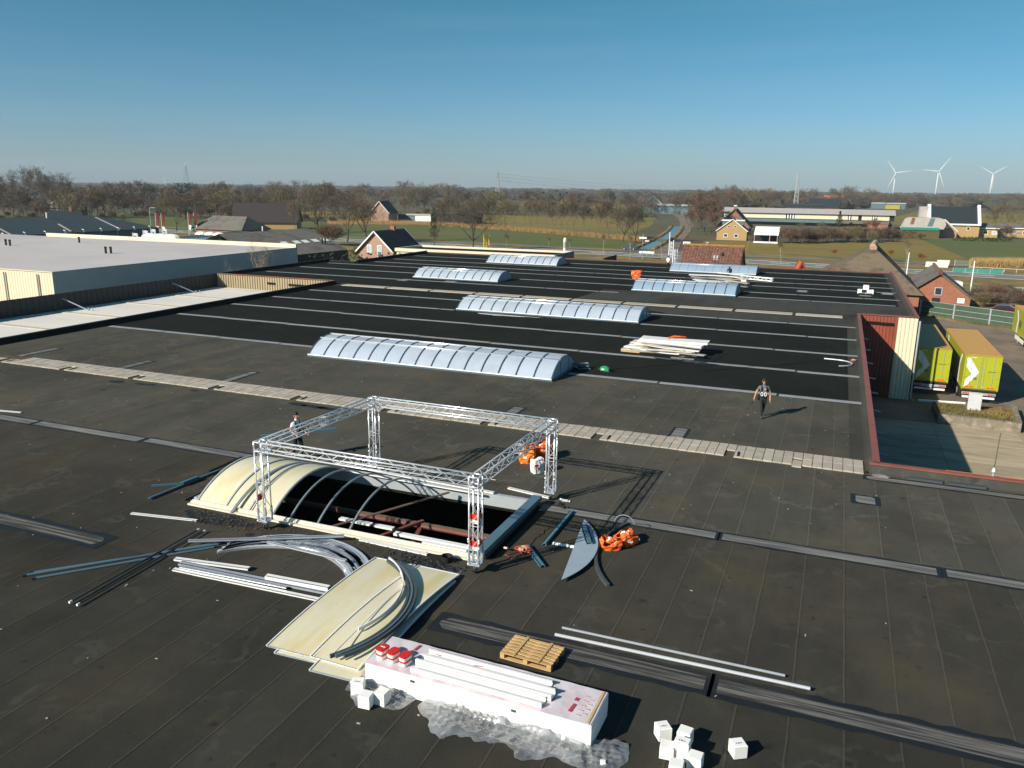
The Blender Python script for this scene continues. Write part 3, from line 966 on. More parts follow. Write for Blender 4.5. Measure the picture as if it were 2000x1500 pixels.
# ------------------------------------------------------------------ the lower annex on the left
annex = thing('low_annex', 'lower flat roof with pale membrane beside the felt roof', 'building')
MB().box(XLB, XL - 0.02, -30, YC1 - 0.1, GZ, -1.15).build('roof', M['white_gravel'], annex)
w_ = MB()
corr(w_, (XLB, -30), (XLB, YC1), -1.3, 0.36, 0.6, 0.06)
w_.build('wall', M['dark_clad'], annex)
MB().box(XLB - 0.2, XLB - 0.02, -30, YC1 - 0.02, -1.2, 0.3).build('wall_core', M['dark_clad'], annex)
for k, (y, s) in enumerate(((30.5, 0.05), (37, 0.04), (43.5, 0.05), (50.2, 0.05), (57.1, 0.05), (63.4, 0.04))):
    MB().box(XLB + 0.3, XL - 0.1, y - 0.22, y + 0.22, -1.15, -1.15 + s).build('membrane_lap', mat('lap%d' % k, (0.5, 0.43, 0.34), 0.85), annex)
for (a, b) in (((122, 583), (173, 606)), ((337, 553), (383, 572))):
    lo = S(b[0], b[1], -1.14)
    hi = SX(a[0], a[1], XLB + 0.25)
    MB().tube(lo, hi, 0.06, 8).tube(lo + Vector((0, 0, 0)), lo + Vector((0, 0, 0.25)), 0.06, 6).tube(lo + Vector((0.5, 0.0, 0)), lo + Vector((0.5, 0, 0.3)), 0.05, 6).build('prop', M['galv'], annex)

# ------------------------------------------------------------------ barrel rooflights
def vault_pt(u, W, rise, base):
    """u 0..1 across the width; circular arc of chord W and given rise, standing on a curb of height base."""
    rad = (W * W / 4 + rise * rise) / (2 * rise)
    half = math.asin(W / 2 / rad)
    a = -half + 2 * half * u
    return rad * math.sin(a), base + rad * math.cos(a) - (rad - rise)


def vault_strip(x0, x1, W, rise, base, u0=0.0, u1=1.0, n=14, t=0.02, lift=0.0):
    mb = MB()
    pts = []
    for i in range(n + 1):
        y, z = vault_pt(u0 + (u1 - u0) * i / n, W, rise, base)
        pts.append((y, z + lift))
    k = n + 1
    A = [(x0, y, z) for y, z in pts] + [(x1, y, z) for y, z in pts]
    B = [(x0, y, z - t) for y, z in pts] + [(x1, y, z - t) for y, z in pts]
    mb.add(A, [(i, k + i, k + i + 1, i + 1) for i in range(n)])
    mb.add(B, [(i, i + 1, k + i + 1, k + i) for i in range(n)])
    for s_ in (0, k):
        mb.add(A[s_:s_ + k] + B[s_:s_ + k], [(i, i + 1, k + i + 1, k + i) for i in range(n)])
    return mb


def rib_mb(x, W, rise, base, w, h, n=14, dy=0):
    pts = [Vector((x, *vault_pt(i / n, W, rise, base))) for i in range(n + 1)]
    return MB().strip(pts, w, h, up=(0, -0.001, 1)) if False else rib_box(pts, w, h)


def rib_box(pts, w, h):
    mb = MB()
    k = len(pts)
    vs, fs = [], []
    for i, p in enumerate(pts):
        d = (pts[min(i + 1, k - 1)] - pts[max(i - 1, 0)]).normalized()
        nrm = Vector((0, -d.z, d.y))
        if nrm.z < 0:
            nrm = -nrm
        for a, b in ((-w / 2, -h / 2), (w / 2, -h / 2), (w / 2, h / 2), (-w / 2, h / 2)):
            vs.append(p + Vector((a, 0, 0)) + nrm * b)
    for i in range(k - 1):
        for j in range(4):
            fs.append((i * 4 + j, i * 4 + (j + 1) % 4, i * 4 + 4 + (j + 1) % 4, i * 4 + 4 + j))
    fs += [(3, 2, 1, 0), tuple(4 * (k - 1) + j for j in range(4))]
    return mb.add(vs, fs)


def skylight(label, x0, x1, y0, y1, rise, n, rib_m, rails=2, base=0.12, opal='opal'):
    W, L = y1 - y0, x1 - x0
    t = thing('skylight', label, 'skylight', ((x0 + x1) / 2, (y0 + y1) / 2, 0.0), 0, 'barrel skylights on the flat roof')
    fr = MB()
    a = 0.06
    fr.box(-L / 2 - a, L / 2 + a, -W / 2 - a, -W / 2 + a, 0, base).box(-L / 2 - a, L / 2 + a, W / 2 - a, W / 2 + a, 0, base)
    fr.box(-L / 2 - a, -L / 2 + a, -W / 2 + a, W / 2 - a, 0, base).box(L / 2 - a, L / 2 + a, -W / 2 + a, W / 2 - a, 0, base)
    fr.build('curb', M['alu_blue'], t)
    step = L / n
    pan = vault_strip(0, step - 0.03, W, rise, base, n=16).mesh('glazing_panel', M[opal], True)
    for i in range(n):
        put('glazing_panel', pan, t, (-L / 2 + i * step + 0.015, 0, 0))
    rb = rib_mb(0, W, rise, base + 0.02, 0.075, 0.03).mesh('rib', rib_m)
    for i in range(n + 1):
        put('rib', rb, t, (-L / 2 + i * step, 0, 0))
    for u in ((0.335, 0.565) if rails == 2 else (0.335,)):
        y, z = vault_pt(u, W, rise, base)
        MB().tube((-L / 2 - 0.05, y, z + 0.03), (L / 2 + 0.05, y, z + 0.03), 0.045, 10).build('purlin', M['alu_bright'], t, True)
    MB().box(-L / 2 - 0.03, L / 2 + 0.03, -W / 2 - 0.11, -W / 2 - 0.07, base - 0.02, base + 0.05).build('edge_trim', M['white_metal'], t)
    # end panels
    for sx in (-1, 1):
        pts = [vault_pt(i / 14, W, rise, base) for i in range(15)]
        e = MB().prismx(pts, sx * L / 2 - 0.012, sx * L / 2 + 0.012)
        ep = e.build('end_panel', M['opal_edge'], t)
        for yy in (-W / 6, W / 6):
            zt = vault_pt(0.5 + yy / W * 0.98, W, rise, base)[1]
            MB().box(sx * L / 2 + sx * 0.012 - 0.02, sx * L / 2 + sx * 0.012 + 0.02, yy - 0.025, yy + 0.025, base, zt - 0.02).build('mullion', M['alu_blue'], ep)
    return t


M['opal_blue'] = mat('blue_polycarbonate', (0.27, 0.36, 0.46), 0.12, 0, 0.06, 0.8, spec=0.55, orand=0.03)
RIB = mat('blue_black_rib', (0.04, 0.09, 0.12), 0.4, 0.2, 0.1, 3)
skylight('longest barrel skylight, nearest of those still glazed, behind the paved walkway', -29.0, -13.5, 39.25, 43.4, 0.88, 15, RIB)
skylight('long barrel skylight with a puddle along its front edge', -29.25, -13.75, 60.15, 64.2, 0.84, 15, RIB)
skylight('short barrel skylight beyond the far walkway, leftmost of the row', -44.5, -34.1, 80.3, 84.5, 0.88, 10, RIB)
skylight('small barrel skylight by the white-edged roof at the far edge', -44.8, -34.6, 101.5, 105.7, 0.88, 10, RIB)
skylight('barrel skylight on grey felt in front of the scrap pile', -19.15, -8.9, 80.2, 84.4, 0.88, 10, RIB, opal='opal_blue')
skylight('pale barrel skylight with white ribs where a worker kneels', -19.6, -9.1, 102.1, 106.3, 0.88, 10, M['alu_dull'], rails=0, opal='opal_blue')

# puddle in front of the second one
pts = []
for i in range(28):
    t = i / 27
    pts.append((-27.2 + 8.2 * t, 59.75 + 0.12 * math.sin(t * 9)))
for i in range(28):
    t = 1 - i / 27
    pts.append((-27.2 + 8.2 * t, 59.72 - (1.15 * math.sin(math.pi * min(1, t * 1.15) ** 0.7 if t < 0.87 else math.pi * 0.999)) * (1 - 0.75 * t) - 0.08 * math.sin(t * 31)))
tag(MB().prism(pts, 0.0, 0.008).build('puddle', mat('standing_water', (0.02, 0.025, 0.027), 0.03, 0, 0.02, 1, spec=0.6)), 'shallow rain puddle along the front of the long skylight', 'puddle')

# ------------------------------------------------------------------ the opened rooflight
OW = HY1 - HY0
OYC = (HY0 + HY1) / 2
osk = thing('opened_skylight', 'stripped barrel skylight with bare ribs over a dark opening', 'skylight', (0, OYC, 0))
cb = MB()
cb.box(HX0 - 0.12, HX1 + 0.05, -OW / 2 - 0.13, -OW / 2 + 0.02, 0.0, 0.10)
cb.build('near_curb', M['cream_metal'], osk)
MB().box(HX0 - 0.12, HX1 + 0.02, -OW / 2 - 0.27, -OW / 2 - 0.17, 0.01, 0.06).build('sill_rail', M['cream_metal'], osk)
MB().box(HX0 - 0.08, HX1 - 0.1, -OW / 2 - 0.09, -OW / 2 - 0.04, 0.102, 0.135).build('glazing_track', M['cream_metal'], osk)
MB().box(HX0 - 0.12, HX1 + 0.05, OW / 2 - 0.02, OW / 2 + 0.13, -0.24, 0.17).build('far_curb', M['galv'], osk)
MB().box(HX0 - 0.12, HX0 + 0.02, -OW / 2 + 0.03, OW / 2 - 0.03, -0.5, 0.17).build('end_curb', M['galv'], osk)
MB().box(HX1 + 0.0, HX1 + 0.13, -OW / 2 + 0.03, OW / 2 - 0.03, -0.5, 0.17).build('end_curb', M['alu_dark'], osk)
MB().beam((HX1 + 0.02, -OW / 2 - 0.15, 0.25), (HX1 + 0.1, OW / 2 + 0.1, 0.27), 0.3, 0.14).build('end_profile', M['alu_blue'], osk)
ORISE, OBASE = 0.72, 0.09
edges = [-18.36, -17.2, -16.2, -15.4]
for i in range(3):
    vault_strip(edges[i] + 0.02, edges[i + 1] - 0.02, OW, ORISE, OBASE, 0, 1, 18, 0.02).build('yellow_panel', M['yellow_pc'] if i == 0 else M['yellow_pc2'], osk, True)
RIBG = mat('grey_rib', (0.24, 0.29, 0.31), 0.4, 0.4, 0.15, 3)
for x in (edges[0], edges[1], edges[2] - 0.1):
    rib_mb(x, OW, ORISE, OBASE + 0.02, 0.05, 0.035, 18).build('rib', M['galv'], osk)
for x in (edges[3], -14.75, -13.75, -12.62):
    rib_mb(x, OW, ORISE, OBASE, 0.055, 0.05, 18).build('rib', RIBG, osk)
rib_box([Vector((edges[2] - 0.55 + 0.35 * t / 18, vault_pt(min(1, t / 18 * 1.0), OW + 0.35, ORISE + 0.06, 0.05)[0] - 0.12, vault_pt(t / 18, OW + 0.35, ORISE + 0.06, 0.05)[1])) for t in range(15)], 0.09, 0.05).build('loose_rib', RIBG, osk)
# steelwork below
MB().tube((-18.4, 0.72, -0.75), (HX1 + 0.0, 0.72, -0.75), 0.085, 10).build('purlin_tube', M['oxide'], osk)
MB().box(-18.4, HX1 + 0.0, 0.66, 0.78, -0.655, -0.64).build('purlin_flange', mat('dusty_flange', (0.12, 0.10, 0.07), 0.9), osk)
MB().box(-14.2, -13.0, -0.35, -0.17, -0.56, -0.5).box(-12.9, -12.2, -0.36, -0.18, -0.56, -0.5).build('white_ledge', M['white_metal'], osk)
MB().box(-12.0, HX1 + 0.0, -0.62, -0.44, -0.58, -0.5).build('white_ledge', M['white_metal'], osk)
MB().box(-10.9, -9.4, -0.80, -0.64, -0.6, -0.52).build('white_ledge', M['white_metal'], osk)
MB().beam((-13.4, -1.9, -0.9), (-11.7, 0.8, -0.6), 0.12, 0.08).beam((-11.75, 0.72, -0.8), (-11.1, -1.9, -0.95), 0.13, 0.1).build('brace', M['oxide'], osk)
MB().beam((-13.9, -1.6, -0.3), (-11.2, 1.7, 0.15), 0.11, 0.03).build('brace', mat('brown_steel', (0.12, 0.075, 0.055), 0.7), osk)

# wet leaves and tar in front of the curb
pts = []
for t in range(22):
    r_ = 1 + rnd.uniform(-0.22, 0.22)
    pts.append((-16.9 + 1.3 * r_ * math.cos(t * math.tau / 22), 17.85 + 0.42 * r_ * math.sin(t * math.tau / 22)))
MB().prism(pts, 0.0, 0.013).build('tar_stain', M['bleed'], roof)
lv = MB()
for i in range(420):
    a, r_ = rnd.uniform(0, math.tau), rnd.random() ** 0.6
    x, y = -16.7 + 1.7 * r_ * math.cos(a), 17.82 + 0.5 * r_ * math.sin(a)
    if i % 3 == 0:
        x, y = rnd.uniform(-15.9, -8.6), 18.1 + rnd.gauss(0, 0.13)
    s_ = rnd.uniform(0.01, 0.035)
    lv.obox((x, y, 0.022 + rnd.uniform(0, 0.02)), (s_ * 2.2, s_, 0.004), (rnd.uniform(-.5, .5), rnd.uniform(-.5, .5), rnd.uniform(0, 6)))
tag(lv.build('debris', mat('leaf_litter', (0.09, 0.065, 0.035), 0.9, 0, 0.5, 8)), 'leaf litter and chips below the stripped skylight curb', 'debris', kind='stuff')
lv = MB()
for i in range(160):
    x, y = -9.6 + rnd.gauss(0, 0.55), 17.75 + rnd.gauss(0, 0.16)
    s_ = rnd.uniform(0.02, 0.06)
    lv.blob((x, y, 0.02), (s_ * 1.4, s_, 0.02), i, 0.3, 5, 4)
tag(lv.build('debris', M['bleed']), 'black crumbs of old tar in front of the opening', 'debris', kind='stuff')


# ------------------------------------------------------------------ aluminium truss frame
def truss(p, q, w=0.265, rc=0.0235, rl_=0.008, pitch=0.36):
    """Box truss: four chords and zig-zag lacing; returns (chords, lacing)."""
    p, q = Vector(p), Vector(q)
    d = (q - p)
    L = d.length
    d.normalize()
    up = Vector((0, 0, 1)) if abs(d.z) < 0.9 else Vector((0, 1, 0))
    a = d.cross(up).normalized()
    b = a.cross(d)
    cs = [a * sx * w / 2 + b * sy * w / 2 for sx, sy in ((-1, -1), (1, -1), (1, 1), (-1, 1))]
    ch, la = MB(), MB()
    for c in cs:
        ch.tube(p + c, q + c, rc, 7)
    n = max(2, int(round(L / pitch)))
    for f in range(4):
        c0, c1 = cs[f], cs[(f + 1) % 4]
        for i in range(n):
            t0, t1 = L * i / n, L * (i + 1) / n
            A, B = (c0, c1) if i % 2 == f % 2 else (c1, c0)
            la.tube(p + d * t0 + A, p + d * t1 + B, rl_, 4)
        for t0 in (0.02, L * 0.5, L * 0.5 + 0.12, L - 0.02):
            la.tube(p + d * t0 + c0, p + d * t0 + c1, rl_ * 1.2, 4)
    return ch, la


tf = thing('truss_gantry', 'wheeled aluminium box-truss frame standing over the opened skylight', 'truss frame', (-11.5, 20.9, 0))
TX0, TX1, TY0, TY1, TZ = -15.05, -8.15, 17.85, 23.5, 2.62
tf.location = (0, 0, 0)
CORN = ((-15.05, 17.85), (-8.12, 17.78), (-8.0, 23.45), (-14.72, 23.5))
for x, y in CORN:
    ch, la = truss((x, y, 0.32), (x, y, TZ - 0.14))
    lg = ch.build('truss_leg', M['alu'], tf, True)
    la.build('lacing', M['alu'], lg)
    # clamps, sleeve block and castor
    sl_ = MB()
    for sx, sy in ((-1, -1), (1, -1), (1, 1), (-1, 1)):
        sl_.tube((x + sx * 0.135, y + sy * 0.135, 0.3), (x + sx * 0.135, y + sy * 0.135, 0.72), 0.038, 8)
    sl_.build('sleeve', M['alu_dull'], lg)
    MB().box(x - 0.17, x + 0.17, y - 0.17, y + 0.17, 0.285, 0.31).build('base_plate', M['alu_dull'], lg)
    if y < 20:
        ca = MB().box(x - 0.035, x - 0.025, y - 0.06, y + 0.06, 0.06, 0.2).box(x + 0.025, x + 0.035, y - 0.06, y + 0.06, 0.06, 0.28).build('castor_fork', M['alu_dull'], tf)
    else:
        ca = MB().box(x - 0.035, x + 0.035, y - 0.05, y + 0.05, 0.12, 0.28).build('castor_fork', M['alu_dull'], tf)
    MB().tube((x - 0.022, y, 0.115), (x + 0.022, y, 0.115), 0.10, 14).build('wheel', M['black'], ca)
    bk = MB()
    for zz in (0.32, 0.48, 0.95, 1.02, 0.80):
        bk.blob((x + 0.155, y - 0.14, zz), (0.03, 0.03, 0.03), int(zz * 100), 0.1, 6, 4)
        bk.blob((x - 0.15, y - 0.15, zz), (0.03, 0.03, 0.03), int(zz * 100), 0.1, 6, 4)
    tag(bk.build('clamp_bolt', M['white_metal'], lg), kind='stuff')
h = 0.14
for ka, kb in ((0, 1), (3, 2), (0, 3), (1, 2)):
    p, q = Vector((*CORN[ka], TZ)), Vector((*CORN[kb], TZ))
    d_ = (q - p).normalized() * h
    p, q = p + d_, q - d_
    ch, la = truss(p, q)
    bm_ = ch.build('truss_beam', M['alu'], tf, True)
    la.build('lacing', M['alu'], bm_)
for x, y in CORN:
    cn = MB()
    for a in (-1, 1):
        for b in (-1, 1):
            cn.tube((x + a * 0.135, y + b * 0.135, TZ - 0.15), (x + a * 0.135, y + b * 0.135, TZ + 0.15), 0.025, 7)
            cn.tube((x - 0.15, y + a * 0.135, TZ + b * 0.135), (x + 0.15, y + a * 0.135, TZ + b * 0.135), 0.025, 7)
            cn.tube((x + a * 0.135, y - 0.15, TZ + b * 0.135), (x + a * 0.135, y + 0.15, TZ + b * 0.135), 0.025, 7)
    cn.build('corner_joint', M['alu'], tf, True)
# red and white warning tape
for z, m_ in ((1.62, 'red'), (0.86, 'red')):
    lp = MB()
    lp.box(TX1 - 0.13, TX1 + 0.13, TY0 - 0.145, TY0 - 0.138, z - 0.06, z + 0.1).box(TX1 + 0.138, TX1 + 0.145, TY0 - 0.13, TY0 + 0.13, z - 0.06, z + 0.1)
    lp.build('warning_tape', M['red'], tf)
    MB().box(TX1 - 0.13, TX1 + 0.13, TY0 - 0.145, TY0 - 0.138, z - 0.17, z - 0.07).build('warning_tape', M['white'], tf)
MB().box(TX0 - 0.16, TX0 - 0.15, TY0 - 0.1, TY0 + 0.1, 0.9, 1.1).build('warning_tape', M['red'], tf)


# ------------------------------------------------------------------ bars, poles and profiles lying about
def lbar(name, label, cat, p, q, w, h, m, z=0.02, group=None, ends=None, round_=False, zq=None):
    """A straight bar between two surveyed ends, lying at height z."""
    a, b = S(p[0], p[1], z), S(q[0], q[1], z if zq is None else zq)
    c = (a + b) / 2
    t = MB()
    if round_:
        t.tube(a - c, b - c, w / 2, 10)
    else:
        d = (b - a).normalized()
        sd = d.cross(Vector((0, 0, 1))).normalized()
        # channel section: web and two flanges
        t.beam(a - c + Vector((0, 0, h * 0.35)), b - c + Vector((0, 0, h * 0.35)), w, h * 0.3)
        t.beam(a - c + sd * w * 0.42, b - c + sd * w * 0.42, w * 0.16, h)
        t.beam(a - c - sd * w * 0.42, b - c - sd * w * 0.42, w * 0.16, h)
    o = t.build(name, m)
    o.location = c + Vector((0, 0, h / 2))
    tag(o, label, cat, group)
    if ends:
        d = (b - a).normalized()
        for e in (a, b):
            MB().tube(e - c - d * 0.04, e - c + d * 0.04, w * 0.62, 10).build('end_cap', ends, o)
    return o


SM, GM = M['white_metal'], M['alu_dull']
lbar('metal_strip', 'bright strip lying alone beside the black tar stain', 'metal strip', (257, 1003), (385, 1017), 0.13, 0.03, SM)
lbar('metal_strip', 'short white strip near the left picture edge, before the walkway', 'metal strip', (-25, 800), (42, 806), 0.13, 0.03, SM)
lbar('pole', 'upper of two crossing poles with white end caps', 'pole', (138, 1177), (387, 1036), 0.05, 0.05, M['alu_dark'], 0.05, None, M['foam'], True)
lbar('pole', 'lower of two crossing poles with white end caps', 'pole', (153, 1182), (399, 1039), 0.05, 0.05, M['alu_dark'], 0.05, None, M['foam'], True)
lbar('pole', 'upper dark pole with black end sleeve under the crossing poles', 'pole', (62, 1121), (430, 1064), 0.07, 0.06, M['alu_blue'], 0.0, None, M['black'], True)
lbar('pole', 'middle dark pole with black end sleeve under the crossing poles', 'pole', (48, 1126), (436, 1061), 0.07, 0.06, M['alu_blue'], 0.0, None, M['black'], True)
lbar('pole', 'lowest dark pole with black end sleeve under the crossing poles', 'pole', (66, 1132), (421, 1070), 0.07, 0.06, M['alu_blue'], 0.0, None, M['black'], True)
lbar('aluminium_profile', 'bluish straight profile lying across the curved bars', 'profile', (368, 1058), (672, 1048), 0.09, 0.06, M['alu_dull'], 0.16)
lbar('aluminium_profile', 'short bright profile lying on top of the curved bars', 'profile', (523, 1060), (676, 1096), 0.09, 0.05, M['alu'], 0.2)
lbar('metal_sheet', 'bright short sheet, topmost of the left white profiles', 'metal sheet', (343, 1093), (487, 1112), 0.16, 0.06, SM, 0.05)
lbar('metal_sheet', 'bright sheet lying nearest the yellow panels', 'metal sheet', (521, 1126), (643, 1149), 0.17, 0.06, SM, 0.1)
lbar('aluminium_profile', 'long ribbed silver profile between the bright sheets', 'profile', (352, 1102), (655, 1162), 0.16, 0.07, M['alu_dull'], 0.03)
lbar('aluminium_profile', 'long white profile lowest in the left heap of profiles', 'profile', (340, 1113), (640, 1176), 0.15, 0.05, SM, 0.0)
lbar('aluminium_profile', 'thin profile wedged over the lowest white profile', 'profile', (352, 1108), (560, 1149), 0.07, 0.04, M['alu_dull'], 0.07)
BL = mat('blue_coated_profile', (0.09, 0.22, 0.29), 0.35, 0.3, 0.1, 3)
lbar('blue_profile', 'long dark blue profile left of the yellow skylight panels', 'profile', (292, 975), (425, 921), 0.12, 0.06, M['alu_blue'])
lbar('blue_profile', 'thin short blue profile lying flat left of the opening', 'profile', (296, 950), (352, 946), 0.1, 0.05, BL, 0.02)
lbar('blue_profile', 'stubby blue profile on top of the long dark blue one', 'profile', (355, 945), (386, 933), 0.16, 0.06, BL, 0.1)
lbar('blue_profile', 'blue profile leaning away beside the grey strip, right of the opening', 'profile', (1063, 1065), (1117, 1001), 0.13, 0.07, BL)
lbar('blue_profile', 'short blue profile next to the red tangled straps', 'profile', (1030, 1068), (1060, 1108), 0.15, 0.07, BL)
lbar('metal_strip', 'white bar between the orange bags and the opening corner', 'metal strip', (993, 954), (1073, 973), 0.13, 0.05, SM)
lbar('metal_strip', 'long white strip lying along the far curb of the opening', 'metal strip', (656, 906), (965, 964), 0.12, 0.06, SM, 0.2)
lbar('metal_strip', 'thin white strip in front of the one along the far curb', 'metal strip', (680, 921), (940, 966), 0.06, 0.05, SM, 0.21)
lbar('metal_strip', 'loose white rail lying in front of the near curb', 'metal strip', (703, 1055), (835, 1084), 0.11, 0.05, SM, 0.02)
lbar('aluminium_tube', 'longer lower aluminium tube across the dark strip', 'tube', (1084, 1242), (1582, 1348), 0.075, 0.075, M['alu'], 0.045, None, None, True)
lbar('aluminium_tube', 'shorter upper aluminium tube behind the pallet', 'tube', (1098, 1228), (1533, 1322), 0.06, 0.06, M['alu_dull'], 0.03, None, None, True)
lbar('white_pipe', 'white pipe end showing from under the grey fin-shaped panel', 'pipe', (1080, 1064), (1160, 1078), 0.09, 0.09, SM, 0.0, None, None, True)
lbar('rubber_strip', 'black rubber strip beside the top of the yellow panels', 'strip', (408, 921), (472, 893), 0.1, 0.02, M['black'])
lbar('cable', 'thin white wire stretched above the bare ribs', 'cable', (556, 887), (968, 938), 0.02, 0.02, SM, 0.75, None, None, True, 0.25)


def arc3(p, q, r, n=24):
    """n+1 points of the level circle arc through p, q, r."""
    ax, ay, bx, by, cx, cy = p.x, p.y, q.x, q.y, r.x, r.y
    d = 2 * (ax * (by - cy) + bx * (cy - ay) + cx * (ay - by))
    ux = ((ax * ax + ay * ay) * (by - cy) + (bx * bx + by * by) * (cy - ay) + (cx * cx + cy * cy) * (ay - by)) / d
    uy = ((ax * ax + ay * ay) * (cx - bx) + (bx * bx + by * by) * (ax - cx) + (cx * cx + cy * cy) * (bx - ax)) / d
    rad = math.hypot(ax - ux, ay - uy)
    a0, a1, a2 = (math.atan2(v.y - uy, v.x - ux) for v in (p, q, r))

    def wrap(a, ref):
        while a - ref > math.pi:
            a -= math.tau
        while a - ref < -math.pi:
            a += math.tau
        return a
    a1 = wrap(a1, a0)
    a2 = wrap(a2, a1)
    return [Vector((ux + rad * math.cos(a0 + (a2 - a0) * i / n), uy + rad * math.sin(a0 + (a2 - a0) * i / n), p.z)) for i in range(n + 1)]


def arcbar(name, label, cat, p, q, r, w, h, m, z, group=None):
    pts = arc3(S(*p, z), S(*q, z), S(*r, z))
    c = pts[len(pts) // 2].copy()
    o = MB().strip([v - c for v in pts], w, h).build(name, m)
    o.location = c + Vector((0, 0, h / 2))
    return tag(o, label, cat, group)


# stack of curved bars, laid side by side
NB = 11
for i in range(NB):
    t = i / (NB - 1)
    L_ = lambda a, b: (a[0] + (b[0] - a[0]) * t, a[1] + (b[1] - a[1]) * t)
    j = rnd.uniform(-4, 4)
    e1 = L_((452, 1063), (428, 1081))
    e2 = L_((600, 1051), (583, 1073))
    e3 = L_((718, 1109), (686, 1141))
    arcbar('curved_bar', 'shiny curved aluminium bar in the stack laid side by side on the felt' if 0 < i < NB - 1 else ('outermost shiny curved bar of the stack, nearest the opening' if i == 0 else 'innermost curved bar of the stack, set slightly apart from it'),
           'curved bar', (e1[0] + j, e1[1]), e2, (e3[0] + j, e3[1] + j * 0.4), 0.115, 0.07, M['alu_dull'] if i % 3 else M['alu'], 0.02 if i < NB - 1 else 0.0, 'curved bars in the stack' if 0 < i < NB - 1 else None)
arcbar('rubber_bar', 'dark curved bar sticking out from under the orange bag', 'curved bar', (1226, 1025), (1164, 1085), (1188, 1147), 0.09, 0.09, M['alu_dark'], 0.0)

# fin-shaped end panel lying on the felt, with a short profile on it
z = 0.11
A, B_, D_ = S(1096, 1133, z), S(1141, 1015, z), S(1167, 1072, z)
arcp = arc3(A, D_, B_, 18)
fin = MB().prism([(v.x, v.y) for v in arcp], 0.098, 0.12).build('fin_shaped_sheet', mat('blue_grey_sheet', (0.33, 0.40, 0.45), 0.4, 0.1, 0.06, 3))
tag(fin, 'blue-grey fin-shaped end panel lying flat beside the orange bag', 'end panel')
lbar('aluminium_profile', 'short dark profile lying on the fin-shaped panel', 'profile', (1140, 1027), (1151, 1063), 0.2, 0.07, M['alu_blue'], 0.125)

# ------------------------------------------------------------------ pile of yellowed sheets
def sheet_panel(label, cx, cy, w, L, rise, rz, z, m, tilt=0.0):
    t = thing('yellow_sheet', label, 'sheet', (cx, cy, z), rz, 'yellowed sheets taken off the skylight')

    def fn(u, v):
        y = (v - 0.5) * L
        return ((u - 0.5) * w, y, rise * (1 - (2 * v - 1) ** 2) + tilt * (u - 0.5))
    MB().grid(fn, 2, 18, (0, 0, 0.016)).build('sheet_body', m, t, True)
    for u in (0.0, 1.0):
        MB().strip([Vector(fn(u, v / 16)) + Vector((0, 0, 0.0)) for v in range(17)], 0.025, 0.045).build('edge_profile', SM, t)
    for v in (0.0, 1.0):
        MB().beam(fn(0, v), fn(1, v), 0.02, 0.03).build('edge_profile', M['alu_dull'], t)
    return t


sheet_panel('yellow sheet at the bottom of the pile, nearer the white boards', -8.95, 14.72, 1.22, 4.75, 0.10, R(1.5), 0.03, M['yellow_pc2'])
sheet_panel('yellow sheet at the bottom left of the pile', -10.1, 14.95, 1.2, 4.7, 0.08, R(2.5), 0.025, M['yellow_pc2'])
sheet_panel('yellow sheet on top of the pile at its left edge', -10.32, 15.05, 1.22, 4.72, 0.12, R(1.0), 0.07, M['yellow_pc'])
sheet_panel('yellow sheet on top of the pile, under the bent bars', -9.08, 15.05, 1.22, 4.72, 0.16, R(-1.2), 0.08, M['yellow_pc'])
RB = M['alu_dark']
for i, (a, b, c, w, m_, lab) in enumerate((((757, 1098), (797, 1150), (645, 1285), 0.06, RB, 'inner dark bent bar on the yellow sheets'), ((764, 1096), (804, 1148), (655, 1285), 0.05, M['alu_blue'], 'middle bent bar on the yellow sheets, paler than its neighbours'),
                                           ((775, 1100), (811, 1150), (672, 1285), 0.06, RB, 'outer dark bent bar on the yellow sheets'), ((760, 1093), (787, 1135), (700, 1232), 0.03, SM, 'thin white bent rod among the dark bars on the yellow sheets'))):
    arcbar('bent_bar', lab, 'bent bar', a, b, c, w, 0.08, m_, 0.22 + 0.01 * i)
lbar('white_rod', 'thin white rod lying along the top yellow sheet', 'rod', (646, 1283), (788, 1140), 0.03, 0.03, SM, 0.25, None, None, True)

# ------------------------------------------------------------------ wrapped insulation, foam blocks, pallet
pack = thing('insulation_pack', 'long stack of white insulation boards in pink printed film', 'insulation', (-5.72, 12.88, 0), R(-1.2))
PL, PWD = 4.85, 1.08
for i in range(5):
    ins = rnd.uniform(-0.012, 0.012)
    MB().box(-PL / 2 + ins, PL / 2 + ins, -PWD / 2, PWD / 2, 0.012 + i * 0.102, 0.108 + i * 0.102).build('insulation_board', M['foam'], pack)
wr = mat('printed_film', (0.68, 0.63, 0.655), 0.25, 0, 0.08, 2.5, spec=0.5, col2=(0.6, 0.37, 0.43), c2scale=1.9, c2lo=0.47, c2hi=0.74)
n_, l_ = nodes_of(wr)
MB().grid(lambda u, v: ((u - .5) * PL * 0.998, (v - .5) * PWD * 0.998, 0.528 + 0.006 * math.sin(u * 47) * math.sin(v * 9 + u * 21)), 60, 12, (0, 0, 0.004)).build('printed_film', wr, pack, True)
prt = mat('red_print', (0.42, 0.06, 0.09), 0.5)
for x, y, w, d in ((1.25, 0.22, 0.06, 0.22), (1.95, -0.20, 0.07, 0.26), (1.95, 0.08, 0.08, 0.1), (-1.7, 0.36, 0.06, 0.22), (1.55, -0.1, 0.02, 0.14), (1.5, 0.05, 0.02, 0.1)):
    MB().obox((x, y, 0.538), (w, d, 0.003), (0, 0, -0.12)).build('print_mark', prt, pack)
for k in range(9):
    MB().obox((2.12 + (k % 2) * 0.1, -0.36 + k * 0.075, 0.538), (0.09, 0.025, 0.003)).build('print_mark', mat('pale_print%d' % k, (0.6, 0.33, 0.36), 0.5), pack)
